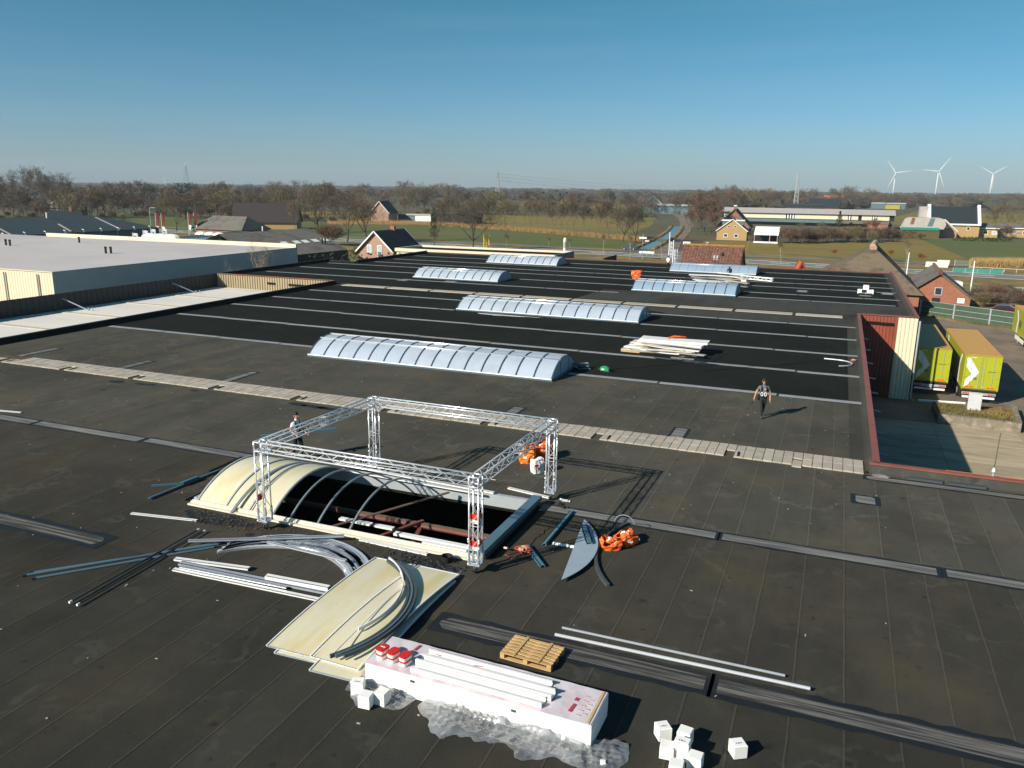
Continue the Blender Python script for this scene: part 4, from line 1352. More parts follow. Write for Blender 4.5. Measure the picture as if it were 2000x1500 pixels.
for x, z in ((-1.35, 0.38), (0.85, 0.36)):
    MB().box(x, x + 0.09, -PWD / 2 - 0.018, -PWD / 2 - 0.006, z, z + 0.045).build('side_tag', M['alu_dark'], pack)
MB().box(PL / 2 - 0.1, PL / 2 - 0.05, -PWD / 2 + 0.02, PWD / 2 - 0.02, 0.536, 0.543).build('tape_band', mat('tan_tape', (0.6, 0.44, 0.2), 0.4), pack)


def on_pack(name, label, cat, p, q, w, h, m, dz=0.535):
    a, b = S(p[0], p[1], dz), S(q[0], q[1], dz)
    c = (a + b) / 2
    o = MB().beam(a - c, b - c, w, h).build(name, m)
    o.location = c + Vector((0, 0, h / 2 + 0.003))
    return tag(o, label, cat)


# bundle of white profiles on the pack
def gutter(label, x0, x1, y, z, w, h, m):
    t = MB()
    L = x1 - x0
    t.box(-L / 2, L / 2, -w / 2, w / 2, 0, 0.015).box(-L / 2, L / 2, -w / 2, -w / 2 + 0.015, 0.016, h).box(-L / 2, L / 2, w / 2 - 0.015, w / 2, 0.016, h).box(-L / 2, L / 2, -w / 2 + 0.016, -w / 2 + 0.05, h - 0.012, h).box(-L / 2, L / 2, w / 2 - 0.05, w / 2 - 0.016, h - 0.012, h)
    o = t.build('white_profile', m)
    o.location = ((x0 + x1) / 2, y, z)
    o.rotation_euler = (0, 0, R(-1.2))
    return tag(o, label, 'profile', 'white profiles on the insulation pack')


gutter('white channel profile at the back of the bundle on the insulation', -7.1, -4.35, 13.06, 0.54, 0.25, 0.1, M['white_metal'])
gutter('white channel profile in the middle of the bundle on the insulation', -7.15, -4.2, 12.8, 0.545, 0.25, 0.12, M['white_metal'])
gutter('white channel profile at the front of the bundle on the insulation', -7.12, -4.3, 12.54, 0.54, 0.25, 0.1, M['white_metal'])
on_pack('timber_lath', 'dark red lath lying on the pink film behind the white profiles', 'lath', (838, 1273), (862, 1283), 0.03, 0.02, prt)
on_pack('timber_lath', 'small dark red lath on the pink film above the middle of the pack', 'lath', (925, 1302), (957, 1304), 0.03, 0.02, prt)


def tub(label, x, y, z, tape):
    t = thing('storage_tub', label, 'tub', (x, y, z), R(-12), 'red-lidded tubs on the insulation pack')
    t.scale = (1.15, 1.15, 1.0)
    def rr(w, d, r, n=4):
        pts = []
        for cx, cy, a0 in ((w / 2 - r, d / 2 - r, 0), (-w / 2 + r, d / 2 - r, 90), (-w / 2 + r, -d / 2 + r, 180), (w / 2 - r, -d / 2 + r, 270)):
            for k in range(n + 1):
                a = R(a0 + 90 * k / n)
                pts.append((cx + r * math.cos(a), cy + r * math.sin(a)))
        return pts
    lo, hi = rr(0.155, 0.215, 0.05), rr(0.175, 0.235, 0.055)
    nn = len(lo)
    MB().add([(p[0], p[1], 0) for p in lo] + [(p[0], p[1], 0.085) for p in hi], [tuple(range(nn - 1, -1, -1)), tuple(range(nn, 2 * nn))] + [(i, (i + 1) % nn, nn + (i + 1) % nn, nn + i) for i in range(nn)]).build('tub_body', M['white'], t)
    lid = MB().prism(rr(0.185, 0.245, 0.058), 0.086, 0.104).build('lid', mat('lid_rim', (0.75, 0.3, 0.26), 0.4) if False else M['red'], t)
    MB().prism(rr(0.16, 0.22, 0.05), 0.105, 0.109).build('lid_top', M['red'], lid)
    if tape:
        MB().obox((0.0, 0.01, 0.111), (0.1, 0.025, 0.003), (0, 0, 0.1)).build('label_strip', M['white'], lid)
    return t


for i, (px, py, nm) in enumerate(((748, 1288, 'leftmost'), (769, 1295, 'middle'), (792, 1302, 'rightmost'))):
    c = S(px, py - 6, 0.54)
    tub('white tub under the %s red-lidded tub' % nm, c.x, c.y, 0.538, False)
    tub('%s red-lidded tub, upper of its pair, on the insulation' % nm, c.x, c.y, 0.650, i == 0)


def block(label, px, py, z, s, rz, group, rx=0.0):
    c = S(px, py, z)
    sx, sy, sz = s if isinstance(s, tuple) else (s, s, s)
    b = 0.012
    o = MB()
    vs = []
    for zz, k in ((0, 1), (0, 0), (sz, 0), (sz, 1)):
        pass
    prof = [(-b, 0), (0, b), (0, sz - b), (-b, sz)]
    ring = []
    for o_, zz in prof:
        ring.append([(sgx * (sx / 2 + o_), sgy * (sy / 2 + o_), zz) for sgx, sgy in ((-1, -1), (1, -1), (1, 1), (-1, 1))])
    vs = [v for r_ in ring for v in r_]
    fs = [(3, 2, 1, 0), (12, 13, 14, 15)] + [(i * 4 + j, i * 4 + (j + 1) % 4, i * 4 + 4 + (j + 1) % 4, i * 4 + 4 + j) for i in range(3) for j in range(4)]
    ob = o.add(vs, fs).build('foam_block', M['foam'])
    ob.location = c
    ob.rotation_euler = (rx, 0, rz)
    return tag(ob, label, 'foam block', group)


BS = (0.25, 0.25, 0.27)
block('white foam block lying leftmost beside the plastic film', 700, 1352, 0.02, BS, R(20), 'foam blocks by the film')
block('white foam block in the middle of the three by the film', 716, 1378, 0.02, BS, R(5), 'foam blocks by the film')
block('white foam block closest to the insulation, partly under film', 747, 1372, 0.02, BS, R(-3), 'foam blocks by the film')
block('white foam block topmost of the scattered group, turned at an angle', 1294, 1440, 0.02, BS, R(35), 'foam blocks right of the pack')
block('white foam block lying left in the scattered group', 1302, 1476, 0.02, (0.25, 0.25, 0.25), R(5), 'foam blocks right of the pack')
block('white foam block upright behind the tallest one of the group', 1337, 1452, 0.02, (0.25, 0.25, 0.3), R(-8), 'foam blocks right of the pack')
block('tallest white foam block in the centre of the group', 1331, 1480, 0.02, (0.27, 0.2, 0.38), R(-6), 'foam blocks right of the pack')
block('white foam block with a shaded top beside the tallest one', 1357, 1499, 0.02, BS, R(-4), 'foam blocks right of the pack')
block('white foam block at the lower picture edge below the group', 1320, 1515, 0.02, BS, R(3), 'foam blocks right of the pack')
block('white foam block lying alone on the felt', 1440, 1474, 0.02, BS, R(32), None)
block('small white foam offcut on the film heap end', 1178, 1492, 0.02, (0.1, 0.1, 0.06), R(12), None)

for ob_ in [o_ for o_ in C.objects if o_.name.startswith('foam_block')]:
    if ob_.name in ('foam_block.003', 'foam_block.009', 'foam_block.006', 'foam_block'):
        for k in range(3):
            MB().obox((-0.05 + 0.045 * k, -0.03, ob_.data.vertices[-1].co.z + 0.002), (0.03, 0.02 + 0.015 * (k % 2), 0.002), (0, 0, 0.3)).build('print_mark', M['tee_grey'], ob_)
pal = thing('pallet', 'wooden pallet lying on the felt behind the insulation', 'pallet', (-5.35, 14.72, 0.02), R(-3))
for i, y in enumerate((-0.36, -0.24, -0.12, 0.0, 0.12, 0.24, 0.36)):
    MB().box(-0.6, 0.6, y - 0.035, y + 0.035, 0.122, 0.144).build('top_board', M['wood'], pal)
for x in (-0.28, 0.3):
    MB().box(x - 0.03, x + 0.03, -0.42, 0.41, 0.146, 0.162).build('cross_batten', M['wood'], pal)
for x in (-0.55, 0.0, 0.55):
    MB().box(x - 0.05, x + 0.05, -0.4, 0.4, 0.1, 0.12).build('stringer', M['wood'], pal)
    for y in (-0.35, 0.0, 0.35):
        MB().box(x - 0.05, x + 0.05, y - 0.05, y + 0.05, 0.022, 0.099).build('block', M['wood'], pal)
for y in (-0.35, 0.0, 0.35):
    MB().box(-0.6, 0.6, y - 0.05, y + 0.05, 0.0, 0.02).build('bottom_board', M['wood'], pal)


# crumpled clear film along the foot of the pack
def film_heap(label, cx, cy, lx, ly, hz, seed, rz=0, up=0.0):
    from mathutils import noise as mn

    def fn(u, v):
        x, y = (u - .5) * lx, (v - .5) * ly
        wd = 0.4 + 0.6 * math.sin(math.pi * min(1, max(0, u))) ** 0.5
        wd *= 1 + 0.45 * mn.noise(Vector((x * 1.7, seed, 7))) + 0.12 * mn.noise(Vector((x * 7, seed, 3)))
        y = ly / 2 - (ly / 2 - y) * wd
        x += 0.08 * mn.noise(Vector((y * 5, seed, 2)))
        e = min(1, 5 * min(u, 1 - u)) * min(1, 3 * v)
        r1 = max(0, 1 - abs(mn.noise(Vector((x * 1.1 + y * 2.2 + seed, y * 6.5 - x * 0.8, 0)))) * 3.0)
        r2 = max(0, 1 - abs(mn.noise(Vector((x * 5.5 - y * 1.5, y * 2.0 + x * 2.0 + seed, 3)))) * 3.4)
        r3 = mn.noise(Vector((x * 13, y * 15, seed)))
        return (x, y, 0.016 + e * (hz * (0.12 + 0.6 * r1 + 0.45 * r2) + 0.012 * r3) + up * max(0.0, v - 0.5) ** 1.5)
    o = MB().grid(fn, int(lx * 34), int(ly * 36)).build('plastic_film', M['film'], None, True)
    o.location = (cx, cy, 0)
    o.rotation_euler = (0, 0, rz)
    return tag(o, label, 'plastic film')


film_heap('crumpled clear film along the front foot of the insulation', -5.1, 12.0, 3.4, 0.85, 0.075, 1.3, R(-2), 0.55)
film_heap('crumpled clear film behind the left foam blocks', -7.75, 12.2, 1.5, 0.95, 0.11, 5.1, R(-8), 0.3)
film_heap('crumpled clear film at the right end of the insulation', -3.3, 12.15, 1.45, 0.75, 0.09, 9.7, R(14), 0.1)

# ------------------------------------------------------------------ bags, ropes and small kit on the roof
def bag(label, cx, cy, r, h, m, seed, rz=0, slump=0.25, print_=None, handles=True):
    """Open-topped woven bag: crumpled side wall, rim, something dark inside, two loops."""
    from mathutils import noise as mn
    t = thing('rubble_bag', label, 'bag', (cx, cy, 0.015), rz)

    def fn(u, v):
        a = u * math.tau
        sq = 1.0 / max(abs(math.cos(a)), abs(math.sin(a))) ** 0.65
        n1 = mn.noise(Vector((math.cos(a) * 2 + seed, math.sin(a) * 2, v * 2.5)))
        n2 = mn.noise(Vector((math.cos(a) * 6 + seed, math.sin(a) * 6, v * 6)))
        rad = r * sq * (0.84 + 0.14 * math.sin(v * math.pi * 0.9) + 0.22 * n1 + 0.10 * n2)
        if v > 0.97:
            rad *= 0.93
        return (rad * math.cos(a), rad * math.sin(a) * 0.85, h * v * (1 - slump * (0.5 + 0.5 * math.sin(a * 2 + seed)) * v) + 0.03 * n2)
    MB().grid(fn, 36, 9).build('bag_side', m, t)
    ins = MB()
    for i in range(9):
        a = i * 2.4
        ins.blob((r * 0.5 * math.cos(a) * (i / 9) ** .5, r * 0.42 * math.sin(a) * (i / 9) ** .5, h * (0.62 + 0.12 * (i % 3))), (r * 0.3, r * 0.28, h * 0.16), i + int(seed * 10), 0.35, 6, 5)
    tag(ins.build('contents', m, t), kind='stuff')
    sc = MB()
    for i in range(4):
        a = i * 1.9 + seed
        sc.obox((r * 0.35 * math.cos(a), r * 0.3 * math.sin(a), h * 0.86), (r * 0.42, r * 0.2, 0.03), (0.4 * math.sin(a), 0.5, a))
    tag(sc.build('scraps', M['white'], t), kind='stuff')
    if print_:
        for k, (uu, vv) in enumerate(((0.62, 0.62), (0.68, 0.40), (0.86, 0.55))):
            p = Vector(fn(uu, vv)) * 1.02
            q = Vector(fn(uu + 0.07, vv)) * 1.02
            MB().beam(p, q, 0.012, h * 0.12).build('print_band', print_, t)
    if handles:
        for a in (0.8, 2.6, 4.4):
            c = Vector((r * 0.9 * math.cos(a), r * 0.75 * math.sin(a), h * 0.85))
            tang = Vector((-math.sin(a), math.cos(a), 0))
            MB().path([c - tang * 0.12, c - tang * 0.1 + Vector((0, 0, 0.12)), c + Vector((0.03, 0, 0.17)), c + tang * 0.1 + Vector((0, 0, 0.12)), c + tang * 0.12], 0.014, 5).build('handle', m, t)
    return t


c = S(1030, 908)
bag('orange rubble bag full of scraps, left one behind the truss leg', c.x - 0.1, c.y + 0.25, 0.31, 0.64, M['orange'], 1.1, 0.3, 0.2, M['white'])
c = S(1055, 902)
bag('orange rubble bag on the right against the truss leg', c.x - 0.02, c.y + 0.45, 0.36, 0.62, M['orange_red'], 2.7, 1.2, 0.25, M['white'])
c = S(1046, 926)
bag('white printed bag standing in front of the two orange bags', c.x, c.y + 0.18, 0.24, 0.55, M['tee_white'], 4.2, 0.9, 0.15, M['red'], False)
c = S(1190, 1074)
bag('slumped orange bag beside the fin-shaped panel', c.x + 0.02, c.y + 0.12, 0.30, 0.32, M['orange_red'], 6.3, 0.4, 0.55, None, False)
c = S(1225, 1066)
bag('slumped red-orange bag with grey scraps, right of its neighbour', c.x - 0.06, c.y + 0.14, 0.34, 0.38, M['orange_red'], 8.8, 0.9, 0.45, M['white'], False)
c = S(1241, 545)
bag('orange bag with white scraps standing far off in the middle of the roof', c.x, c.y + 0.5, 0.62, 0.95, M['orange_red'], 3.3, 0.2, 0.1, M['white'], False)

# wire hoop above the slumped bag
c = S(1218, 1040)
MBp = MB().path([c + Vector((0.3 * math.cos(a), 0.05, 0.28 + 0.26 * math.sin(a))) for a in [i * math.pi / 10 for i in range(11)]], 0.012, 5)
tag(MBp.build('wire_hoop', M['alu_dull']), 'bent wire hoop sticking up behind the slumped bags', 'wire')
# red straps
def rope(label, pts, r, m, z=0.03, seed=0, wig=0.05, sub=6, name='rope', cat='rope'):
    rr_ = random.Random(seed)
    P = [S(*p) for p in pts]
    out = []
    for i in range(len(P) - 1):
        for k in range(sub):
            v = P[i].lerp(P[i + 1], k / sub)
            out.append(v + Vector((rr_.uniform(-wig, wig), rr_.uniform(-wig, wig), z + rr_.uniform(0, wig * 0.3))))
    out.append(P[-1] + Vector((0, 0, z)))
    return tag(MB().path(out, r, 5).build(name, m), label, cat)


rope('thin red rope trailing from the tangled straps', [(1072, 1032), (1050, 1050), (1025, 1072), (1000, 1082), (986, 1086), (1000, 1092), (1026, 1076)], 0.012, M['oxide'], seed=3)
tg = MB()
rr_ = random.Random(12)
pts = []
c = S(1018, 1078)
for i in range(46):
    a = i * 0.9
    pts.append((c.x + 0.34 * math.cos(a) * rr_.uniform(0.2, 1) + 0.1, c.y + 0.22 * math.sin(a) * rr_.uniform(.3, 1), 0.03 + 0.12 * rr_.random()))
tg.path(pts, 0.017, 5)
tst = thing('strap_tangle', 'tangle of red lashing straps with ratchets beside the opening', 'straps', (0, 0, 0))
tg.build('strap', mat('red_webbing', (0.42, 0.07, 0.035), 0.8), tst)
for dx, dy in ((0.05, 0.1), (0.18, 0.02), (0.02, -0.08), (-0.4, -0.16)):
    MB().obox((c.x + dx, c.y + dy, 0.12), (0.14, 0.06, 0.05), (0.3, 0.2, dx * 9)).build('ratchet', mat('worn_skin_plastic', (0.7, 0.5, 0.38), 0.5), tst)
# small things near the grey strip
c = S(1103, 979)
tag(MB().obox((0, 0, 0.03), (0.2, 0.14, 0.012), (0.1, 0.1, 0.3)).obox((-0.16, 0.07, 0.03), (0.06, 0.05, 0.05)).obox((0.16, 0.0, 0.03), (0.05, 0.05, 0.04)).build('paper_scrap', M['white'], None, False, c), 'white scrap with bits beside the truss castor', 'scrap')
c = S(1098, 992)
tag(MB().obox((0, 0, 0.05), (0.3, 0.1, 0.08), (0, 0, -0.5)).obox((-0.12, 0.12, 0.05), (0.1, 0.26, 0.06), (0, 0, 0.2)).tube((0.05, 0, 0.06), (0.22, -0.03, 0.06), 0.035, 8).build('hand_tool', M['black'], None, False, c), 'black hand tool lying on the strip beside the opening', 'tool')
c = S(873, 1098)
tag(MB().lathe([(0.13, 0.02), (0.16, 0.2), (0.145, 0.2), (0.12, 0.05)], (0, 0, 0), 14).obox((-0.35, 0.05, 0.06), (0.35, 0.16, 0.08), (0, 0, 0.3)).build('bucket', M['black'], None, False, c), 'black bucket in the dark crumbs before the near curb', 'bucket')
# cables on the black felt
rope('thin dark cable crossing the black felt towards the green tool', [(1185, 722), (1260, 717), (1330, 710), (1395, 707), (1420, 690)], 0.02, M['black'], 0.012, 5, 0.06, 5, 'cable', 'cable')
rope('thin dark cable crossing the black felt towards the parapet', [(1370, 727), (1420, 721), (1520, 713), (1600, 706), (1665, 701)], 0.02, M['black'], 0.012, 6, 0.06, 5, 'cable', 'cable')
# green tool
c = S(1181, 726)
gt = thing('green_tool', 'green power tool lying alone on the felt by the long skylight', 'tool', c)
gm = mat('green_plastic', (0.02, 0.27, 0.10), 0.4)
MB().obox((0, 0, 0.16), (0.5, 0.24, 0.2)).obox((0.0, 0, 0.29), (0.3, 0.16, 0.06)).build('tool_body', gm, gt)
MB().tube((-0.25, 0, 0.12), (-0.4, 0.0, 0.12), 0.08, 10).obox((0.12, 0, 0.03), (0.5, 0.3, 0.05)).build('tool_base', M['black'], gt)
MB().obox((-0.08, -0.125, 0.16), (0.16, 0.012, 0.08)).build('tool_label', M['white'], gt)
# offcuts behind the big skylight end
c = S(1128, 722)
sc = thing('offcut_heap', 'small heap of dark offcuts behind the end of the nearest skylight', 'offcuts', c)
for i in range(7):
    MB().obox((rnd.uniform(-0.4, 0.4), rnd.uniform(-0.1, 0.5), 0.05 + 0.05 * i), (rnd.uniform(0.3, 0.8), 0.18, 0.05), (rnd.uniform(-.2, .2), rnd.uniform(-.2, .2), rnd.uniform(0, 3))).build('offcut', (M['alu_blue'], M['black'], M['galv'])[i % 3], sc)
# bent pipe and strap by the court parapet
pts = [Vector((-0.15, 51.9, 0.05))] + [Vector((0.45 + 1.0 * math.sin(a), 50.85 + 0.95 * math.cos(a), 0.06)) for a in [i * math.pi / 12 for i in range(0, 12)]]
tag(MB().path(pts, 0.045, 8).build('bent_hose', M['galv']), 'curled grey hose lying against the red-capped parapet', 'hose')
c = S(1666, 706)
tag(MB().blob((0, 0, 0.09), (0.16, 0.12, 0.08), 4, 0.3).blob((0.14, 0.1, 0.06), (0.1, 0.1, 0.06), 6, 0.3).build('strap_bundle', mat('copper_strap', (0.5, 0.2, 0.1), 0.6), None, False, c), 'small coppery strap bundle inside the curl of the hose', 'straps')

# roof fan
c = S(1690, 574)
fan = thing('roof_fan', 'white roof ventilator box with a dark louvre, far right on the roof', 'roof fan', c)
MB().box(-0.75, 0.75, -0.05, 0.55, 0.0, 0.42).build('fan_base', M['white'], fan)
MB().box(-0.25, 0.28, 0.1, 0.7, 0.43, 0.85).build('fan_hood', M['white'], fan)
MB().box(-0.36, 0.1, -0.075, -0.055, 0.12, 0.42).build('louvre', M['black'], fan)
MB().box(-0.66, -0.02, -0.09, -0.056, 0.02, 0.08).build('slot', M['black'], fan)
MB().box(0.06, 0.66, -0.09, -0.056, 0.02, 0.08).build('slot', M['black'], fan)


# ------------------------------------------------------------------ heaps of boards
def board_heap(items, base):
    for i, (lab, px0, py0, px1, py1, z, w, h, m) in enumerate(items):
        a, b = S(px0, py0, z), S(px1, py1, z)
        c = (a + b) / 2
        d = (b - a)
        n = 10
        pts = []
        sag = rnd.uniform(-0.04, 0.04)
        for k in range(n + 1):
            t = k / n
            pts.append(a + d * t - c + Vector((0, 0, h / 2 + sag * math.sin(math.pi * t))))
        o = MB().strip(pts, w, h).build('board', m)
        o.location = c
        tag(o, lab, 'board', base)


bd = [mat('board_white', (0.78, 0.75, 0.70), 0.6, 0, 0.07, 1.2), mat('board_cream', (0.62, 0.57, 0.48), 0.7, 0, 0.1, 1.2), mat('board_grey', (0.36, 0.35, 0.32), 0.7, 0, 0.12, 1.2), M['wood']]
hp = 'boards in the heap on the black felt'
board_heap([
    ('timber batten, lowest at the front of the white board heap', 1213, 686, 1360, 698, 0.01, 0.12, 0.09, bd[3]),
    ('cream board showing its end at the lower left of the heap', 1214, 682, 1290, 688, 0.08, 0.4, 0.06, bd[1]),
    ('grey board flat in the lower middle of the heap', 1232, 683, 1375, 696, 0.08, 0.7, 0.07, bd[2]),
    ('pale board jutting left from the lower heap', 1221, 677, 1330, 690, 0.16, 0.5, 0.07, bd[0]),
    ('thin grey slat crossing the middle of the heap', 1228, 674, 1378, 695, 0.24, 0.3, 0.05, bd[2]),
    ('cream board with a frayed left end in the heap', 1232, 672, 1350, 685, 0.3, 0.6, 0.07, bd[1]),
    ('thin white slat reaching right out of the heap', 1240, 672, 1366, 687, 0.38, 0.3, 0.05, bd[0]),
    ('wide cream board under the top white sheets', 1236, 668, 1371, 680, 0.42, 1.0, 0.09, bd[1]),
    ('grey slat between the upper boards of the heap', 1252, 668, 1372, 681, 0.52, 0.5, 0.05, bd[2]),
    ('white sheet second from the top of the heap', 1250, 664, 1374, 677, 0.58, 1.1, 0.08, bd[0]),
    ('top white sheet of the heap with an orange strap', 1253, 661, 1384, 671, 0.68, 1.2, 0.10, bd[0])], hp)
for k in range(9):
    px = 1222 + rnd.uniform(0, 40)
    py = 668 + rnd.uniform(0, 16)
    board_heap([('%s loose slat poking out of the white board heap' % ('first', 'second', 'third', 'fourth', 'fifth', 'sixth', 'seventh', 'eighth', 'ninth')[k], px, py, px + rnd.uniform(70, 125), py + rnd.uniform(5, 17), 0.2 + 0.07 * k, 0.14, 0.05, bd[(0, 2, 1)[k % 3]])], hp)
c = S(1322, 659, 0.85)
tag(MB().path([c + Vector((-0.55, -0.4, -0.25)), c + Vector((-0.45, -0.25, -0.02)), c + Vector((-0.2, 0.1, 0.06)), c + Vector((0.1, 0.3, 0.02)), c + Vector((0.5, 0.35, 0.0)), c + Vector((0.2, 0.1, 0.05)), c + Vector((-0.3, -0.1, 0.04))], 0.05, 6).build('strap', M['orange_red']), 'orange strap lying over the top white sheet of the heap', 'strap')
# far scrap pile in front of the pale skylight
fp = 'scrap boards between the two far skylights'
names = ('long thin white slat', 'grey twisted slat', 'cream broken board', 'pale pinkish sheet', 'brown batten', 'white ladder-like frame', 'grey bent strip', 'short white sheet', 'tan board end', 'dark strip')
spots = ((1346, 537, 1440, 541), (1350, 541, 1450, 547), (1355, 546, 1440, 552), (1360, 549, 1425, 554), (1420, 549, 1460, 553), (1405, 533, 1452, 538), (1365, 543, 1452, 543), (1385, 551, 1412, 555), (1430, 540, 1456, 545), (1400, 545, 1462, 555))
for i, nm in enumerate(names):
    a = spots[i]
    board_heap([('%s in the scrap pile before the pale skylight' % nm, a[0], a[1], a[2], a[3], 0.05 + 0.09 * i * 0.8, 0.35 if i in (1, 6, 9) else 0.8, 0.08, bd[(0, 2, 1, 0, 3, 0, 2, 0, 1, 2)[i]])], fp)
c = S(1480, 548)
ch_, la_ = truss((c.x - 1.9, c.y + 0.3, 0.3), (c.x + 1.7, c.y - 0.9, 0.25), 0.32, 0.05, 0.03, 0.5)
tr_ = thing('truss_piece', 'spare white truss section lying right of the scrap pile', 'truss', (0, 0, 0))
ch_.build('chords', M['white_metal'], tr_)
la_.build('lacing', M['white_metal'], tr_)
c = S(1452, 556)
tag(MB().obox((0, 0, 0.28), (0.55, 0.45, 0.5)).obox((0, 0, 0.55), (0.6, 0.5, 0.05)).build('white_box', M['white'], None, False, c), 'small white box at the end of the grey-felt skylight', 'box')


# ------------------------------------------------------------------ people
def person(label, loc, rz, joints, mats, extra=None, scale=1.0):
    """joints: name -> (pos, radius); the skeleton is grown with a Skin modifier into one surface."""
    chains = [('pelvis', 'waist', 'chest', 'neck0', 'neck1', 'head0', 'head1', 'head2')]
    for s in 'LR':
        chains.append(('pelvis', 'hip' + s, 'knee' + s, 'ankle' + s, 'toe' + s))
        chains.append(('chest', 'sho' + s, 'elb' + s, 'wri' + s, 'palm' + s))
        for f in range(4):
            chains.append(('palm' + s, 'f%da' % f + s, 'f%db' % f + s))
        chains.append(('wri' + s, 'tha' + s, 'thb' + s))
    J = dict(joints)
    for s in 'LR':
        w, e = Vector(J['wri' + s][0]), Vector(J['elb' + s][0])
        d = (w - e).normalized()
        sd = d.cross(Vector((0, 1, 0)))
        sd = sd.normalized() if sd.length > .1 else Vector((1, 0, 0))
        fw = Vector((0, -1, 0))
        J['palm' + s] = (w + d * 0.085, 0.036)
        for f in range(4):
            o = fw * (0.027 - 0.018 * f)
            ln = (0.075, 0.085, 0.08, 0.062)[f]
            J['f%da' % f + s] = (w + d * 0.11 + o, 0.0105)
            J['f%db' % f + s] = (w + d * (0.11 + ln) + o * 1.1 + sd * 0.02, 0.009)
        J['tha' + s] = (w + d * 0.045 + fw * 0.045, 0.013)
        J['thb' + s] = (w + d * 0.10 + fw * 0.06, 0.010)
    idx, vs, es, rad, bone = {}, [], [], [], []
    for ch in chains:
        for nme in ch:
            if nme not in idx:
                idx[nme] = len(vs)
                vs.append(J[nme][0])
                rad.append(J[nme][1])
        for a, b in zip(ch[:-1], ch[1:]):
            es.append((idx[a], idx[b]))
            bone.append((a, b))
    me = bpy.data.meshes.new('body_cage')
    me.from_pydata([tuple(v) for v in vs], es, [])
    tmp = bpy.data.objects.new('body_cage', me)
    C.objects.link(tmp)
    sk = tmp.modifiers.new('skin', 'SKIN')
    sk.use_smooth_shade = True
    for i, v in enumerate(me.skin_vertices[0].data):
        r_ = rad[i]
        v.radius = r_ if isinstance(r_, tuple) else (r_, r_)
        v.use_root = (i == 0)
    tmp.modifiers.new('sub', 'SUBSURF').levels = 1
    dg = bpy.context.evaluated_depsgraph_get()
    body = bpy.data.meshes.new_from_object(tmp.evaluated_get(dg))
    bpy.data.objects.remove(tmp)
    body.materials.clear()
    for m_ in mats['list']:
        body.materials.append(m_)

    def mi(a, b, c_):
        if 'head' in b or b == 'neck1':
            return mats['skin']
        if b in ('neck0', 'chest', 'waist'):
            return mats['shirt']
        if a == 'pelvis' and b.startswith('hip') or b.startswith('knee') or b.startswith('ankle'):
            return mats['legs']
        if b.startswith('toe'):
            return mats['boots']
        if b.startswith('sho'):
            return mats['shirt']
        if b.startswith('elb'):
            return mats['sleeve'](c_, a, b)
        return mats['skin']
    segs = [(Vector(J[a][0]), Vector(J[b][0]), a, b, max(J[a][1] if not isinstance(J[a][1], tuple) else max(J[a][1]), 0.01)) for a, b in bone]
    for p in body.polygons:
        c_ = p.center
        best = None
        for A, B, a, b, r_ in segs:
            d = B - A
            t = max(0, min(1, (c_ - A).dot(d) / max(d.dot(d), 1e-9)))
            e = (c_ - (A + d * t)).length - r_ * 0.5
            if best is None or e < best[0]:
                best = (e, a, b, t)
        p.material_index = mi(best[1], best[2], best[3])
        p.use_smooth = True
    t = thing('person', label, 'person', loc, rz)
    t.scale = (scale,) * 3
    put('body', body, t)
    return t, J


def head_parts(t, J, hair_m, glasses=False, back=False):
    h0, h1, h2 = (Vector(J[k][0]) for k in ('head0', 'head1', 'head2'))
    fd = Vector((0, -1, 0))
    hb = MB()
    hb.blob(h1 + Vector((0, 0.028, 0.062)), (0.092, 0.106, 0.085), 2, 0.06, 12, 8)
    hb.blob(h1 + Vector((0, 0.055, 0.0)), (0.085, 0.075, 0.09), 3, 0.06, 12, 8)
    hb.build('hair', hair_m, t, True)
    fc = MB()
    fc.blob(h1 + fd * 0.112 + Vector((0, 0, -0.012)), (0.016, 0.022, 0.03), 1, 0.05, 6, 5)
    fc.blob(h1 + Vector((0.094, 0.01, -0.005)), (0.014, 0.025, 0.036), 1, 0.05, 6, 5)
    fc.blob(h1 + Vector((-0.094, 0.01, -0.005)), (0.014, 0.025, 0.036), 1, 0.05, 6, 5)
    tag(fc.build('nose_and_ears', M['skin'], t, True), kind='stuff')
    if glasses:
        g = MB()
        g.obox(h1 + fd * 0.098 + Vector((0.036, 0, 0.022)), (0.062, 0.03, 0.04)).obox(h1 + fd * 0.098 + Vector((-0.036, 0, 0.022)), (0.062, 0.03, 0.04)).obox(h1 + fd * 0.102 + Vector((0, 0, 0.028)), (0.04, 0.02, 0.01))
        g.obox(h1 + Vector((0.09, -0.045, 0.025)), (0.008, 0.11, 0.012)).obox(h1 + Vector((-0.09, -0.045, 0.025)), (0.008, 0.11, 0.012))
        g.build('sunglasses', M['black'], t)
    else:
        e = MB()
        for sx in (-1, 1):
            e.blob(h1 + fd * 0.094 + Vector((sx * 0.034, 0, 0.02)), (0.014, 0.008, 0.009), 1, 0, 6, 4)
        tag(e.build('eyes', M['black'], t), kind='stuff')
    MB().obox(h1 + fd * 0.094 + Vector((0, 0, -0.058)), (0.05, 0.012, 0.012)).build('mouth', mat('lips', (0.35, 0.11, 0.08), 0.5), t)


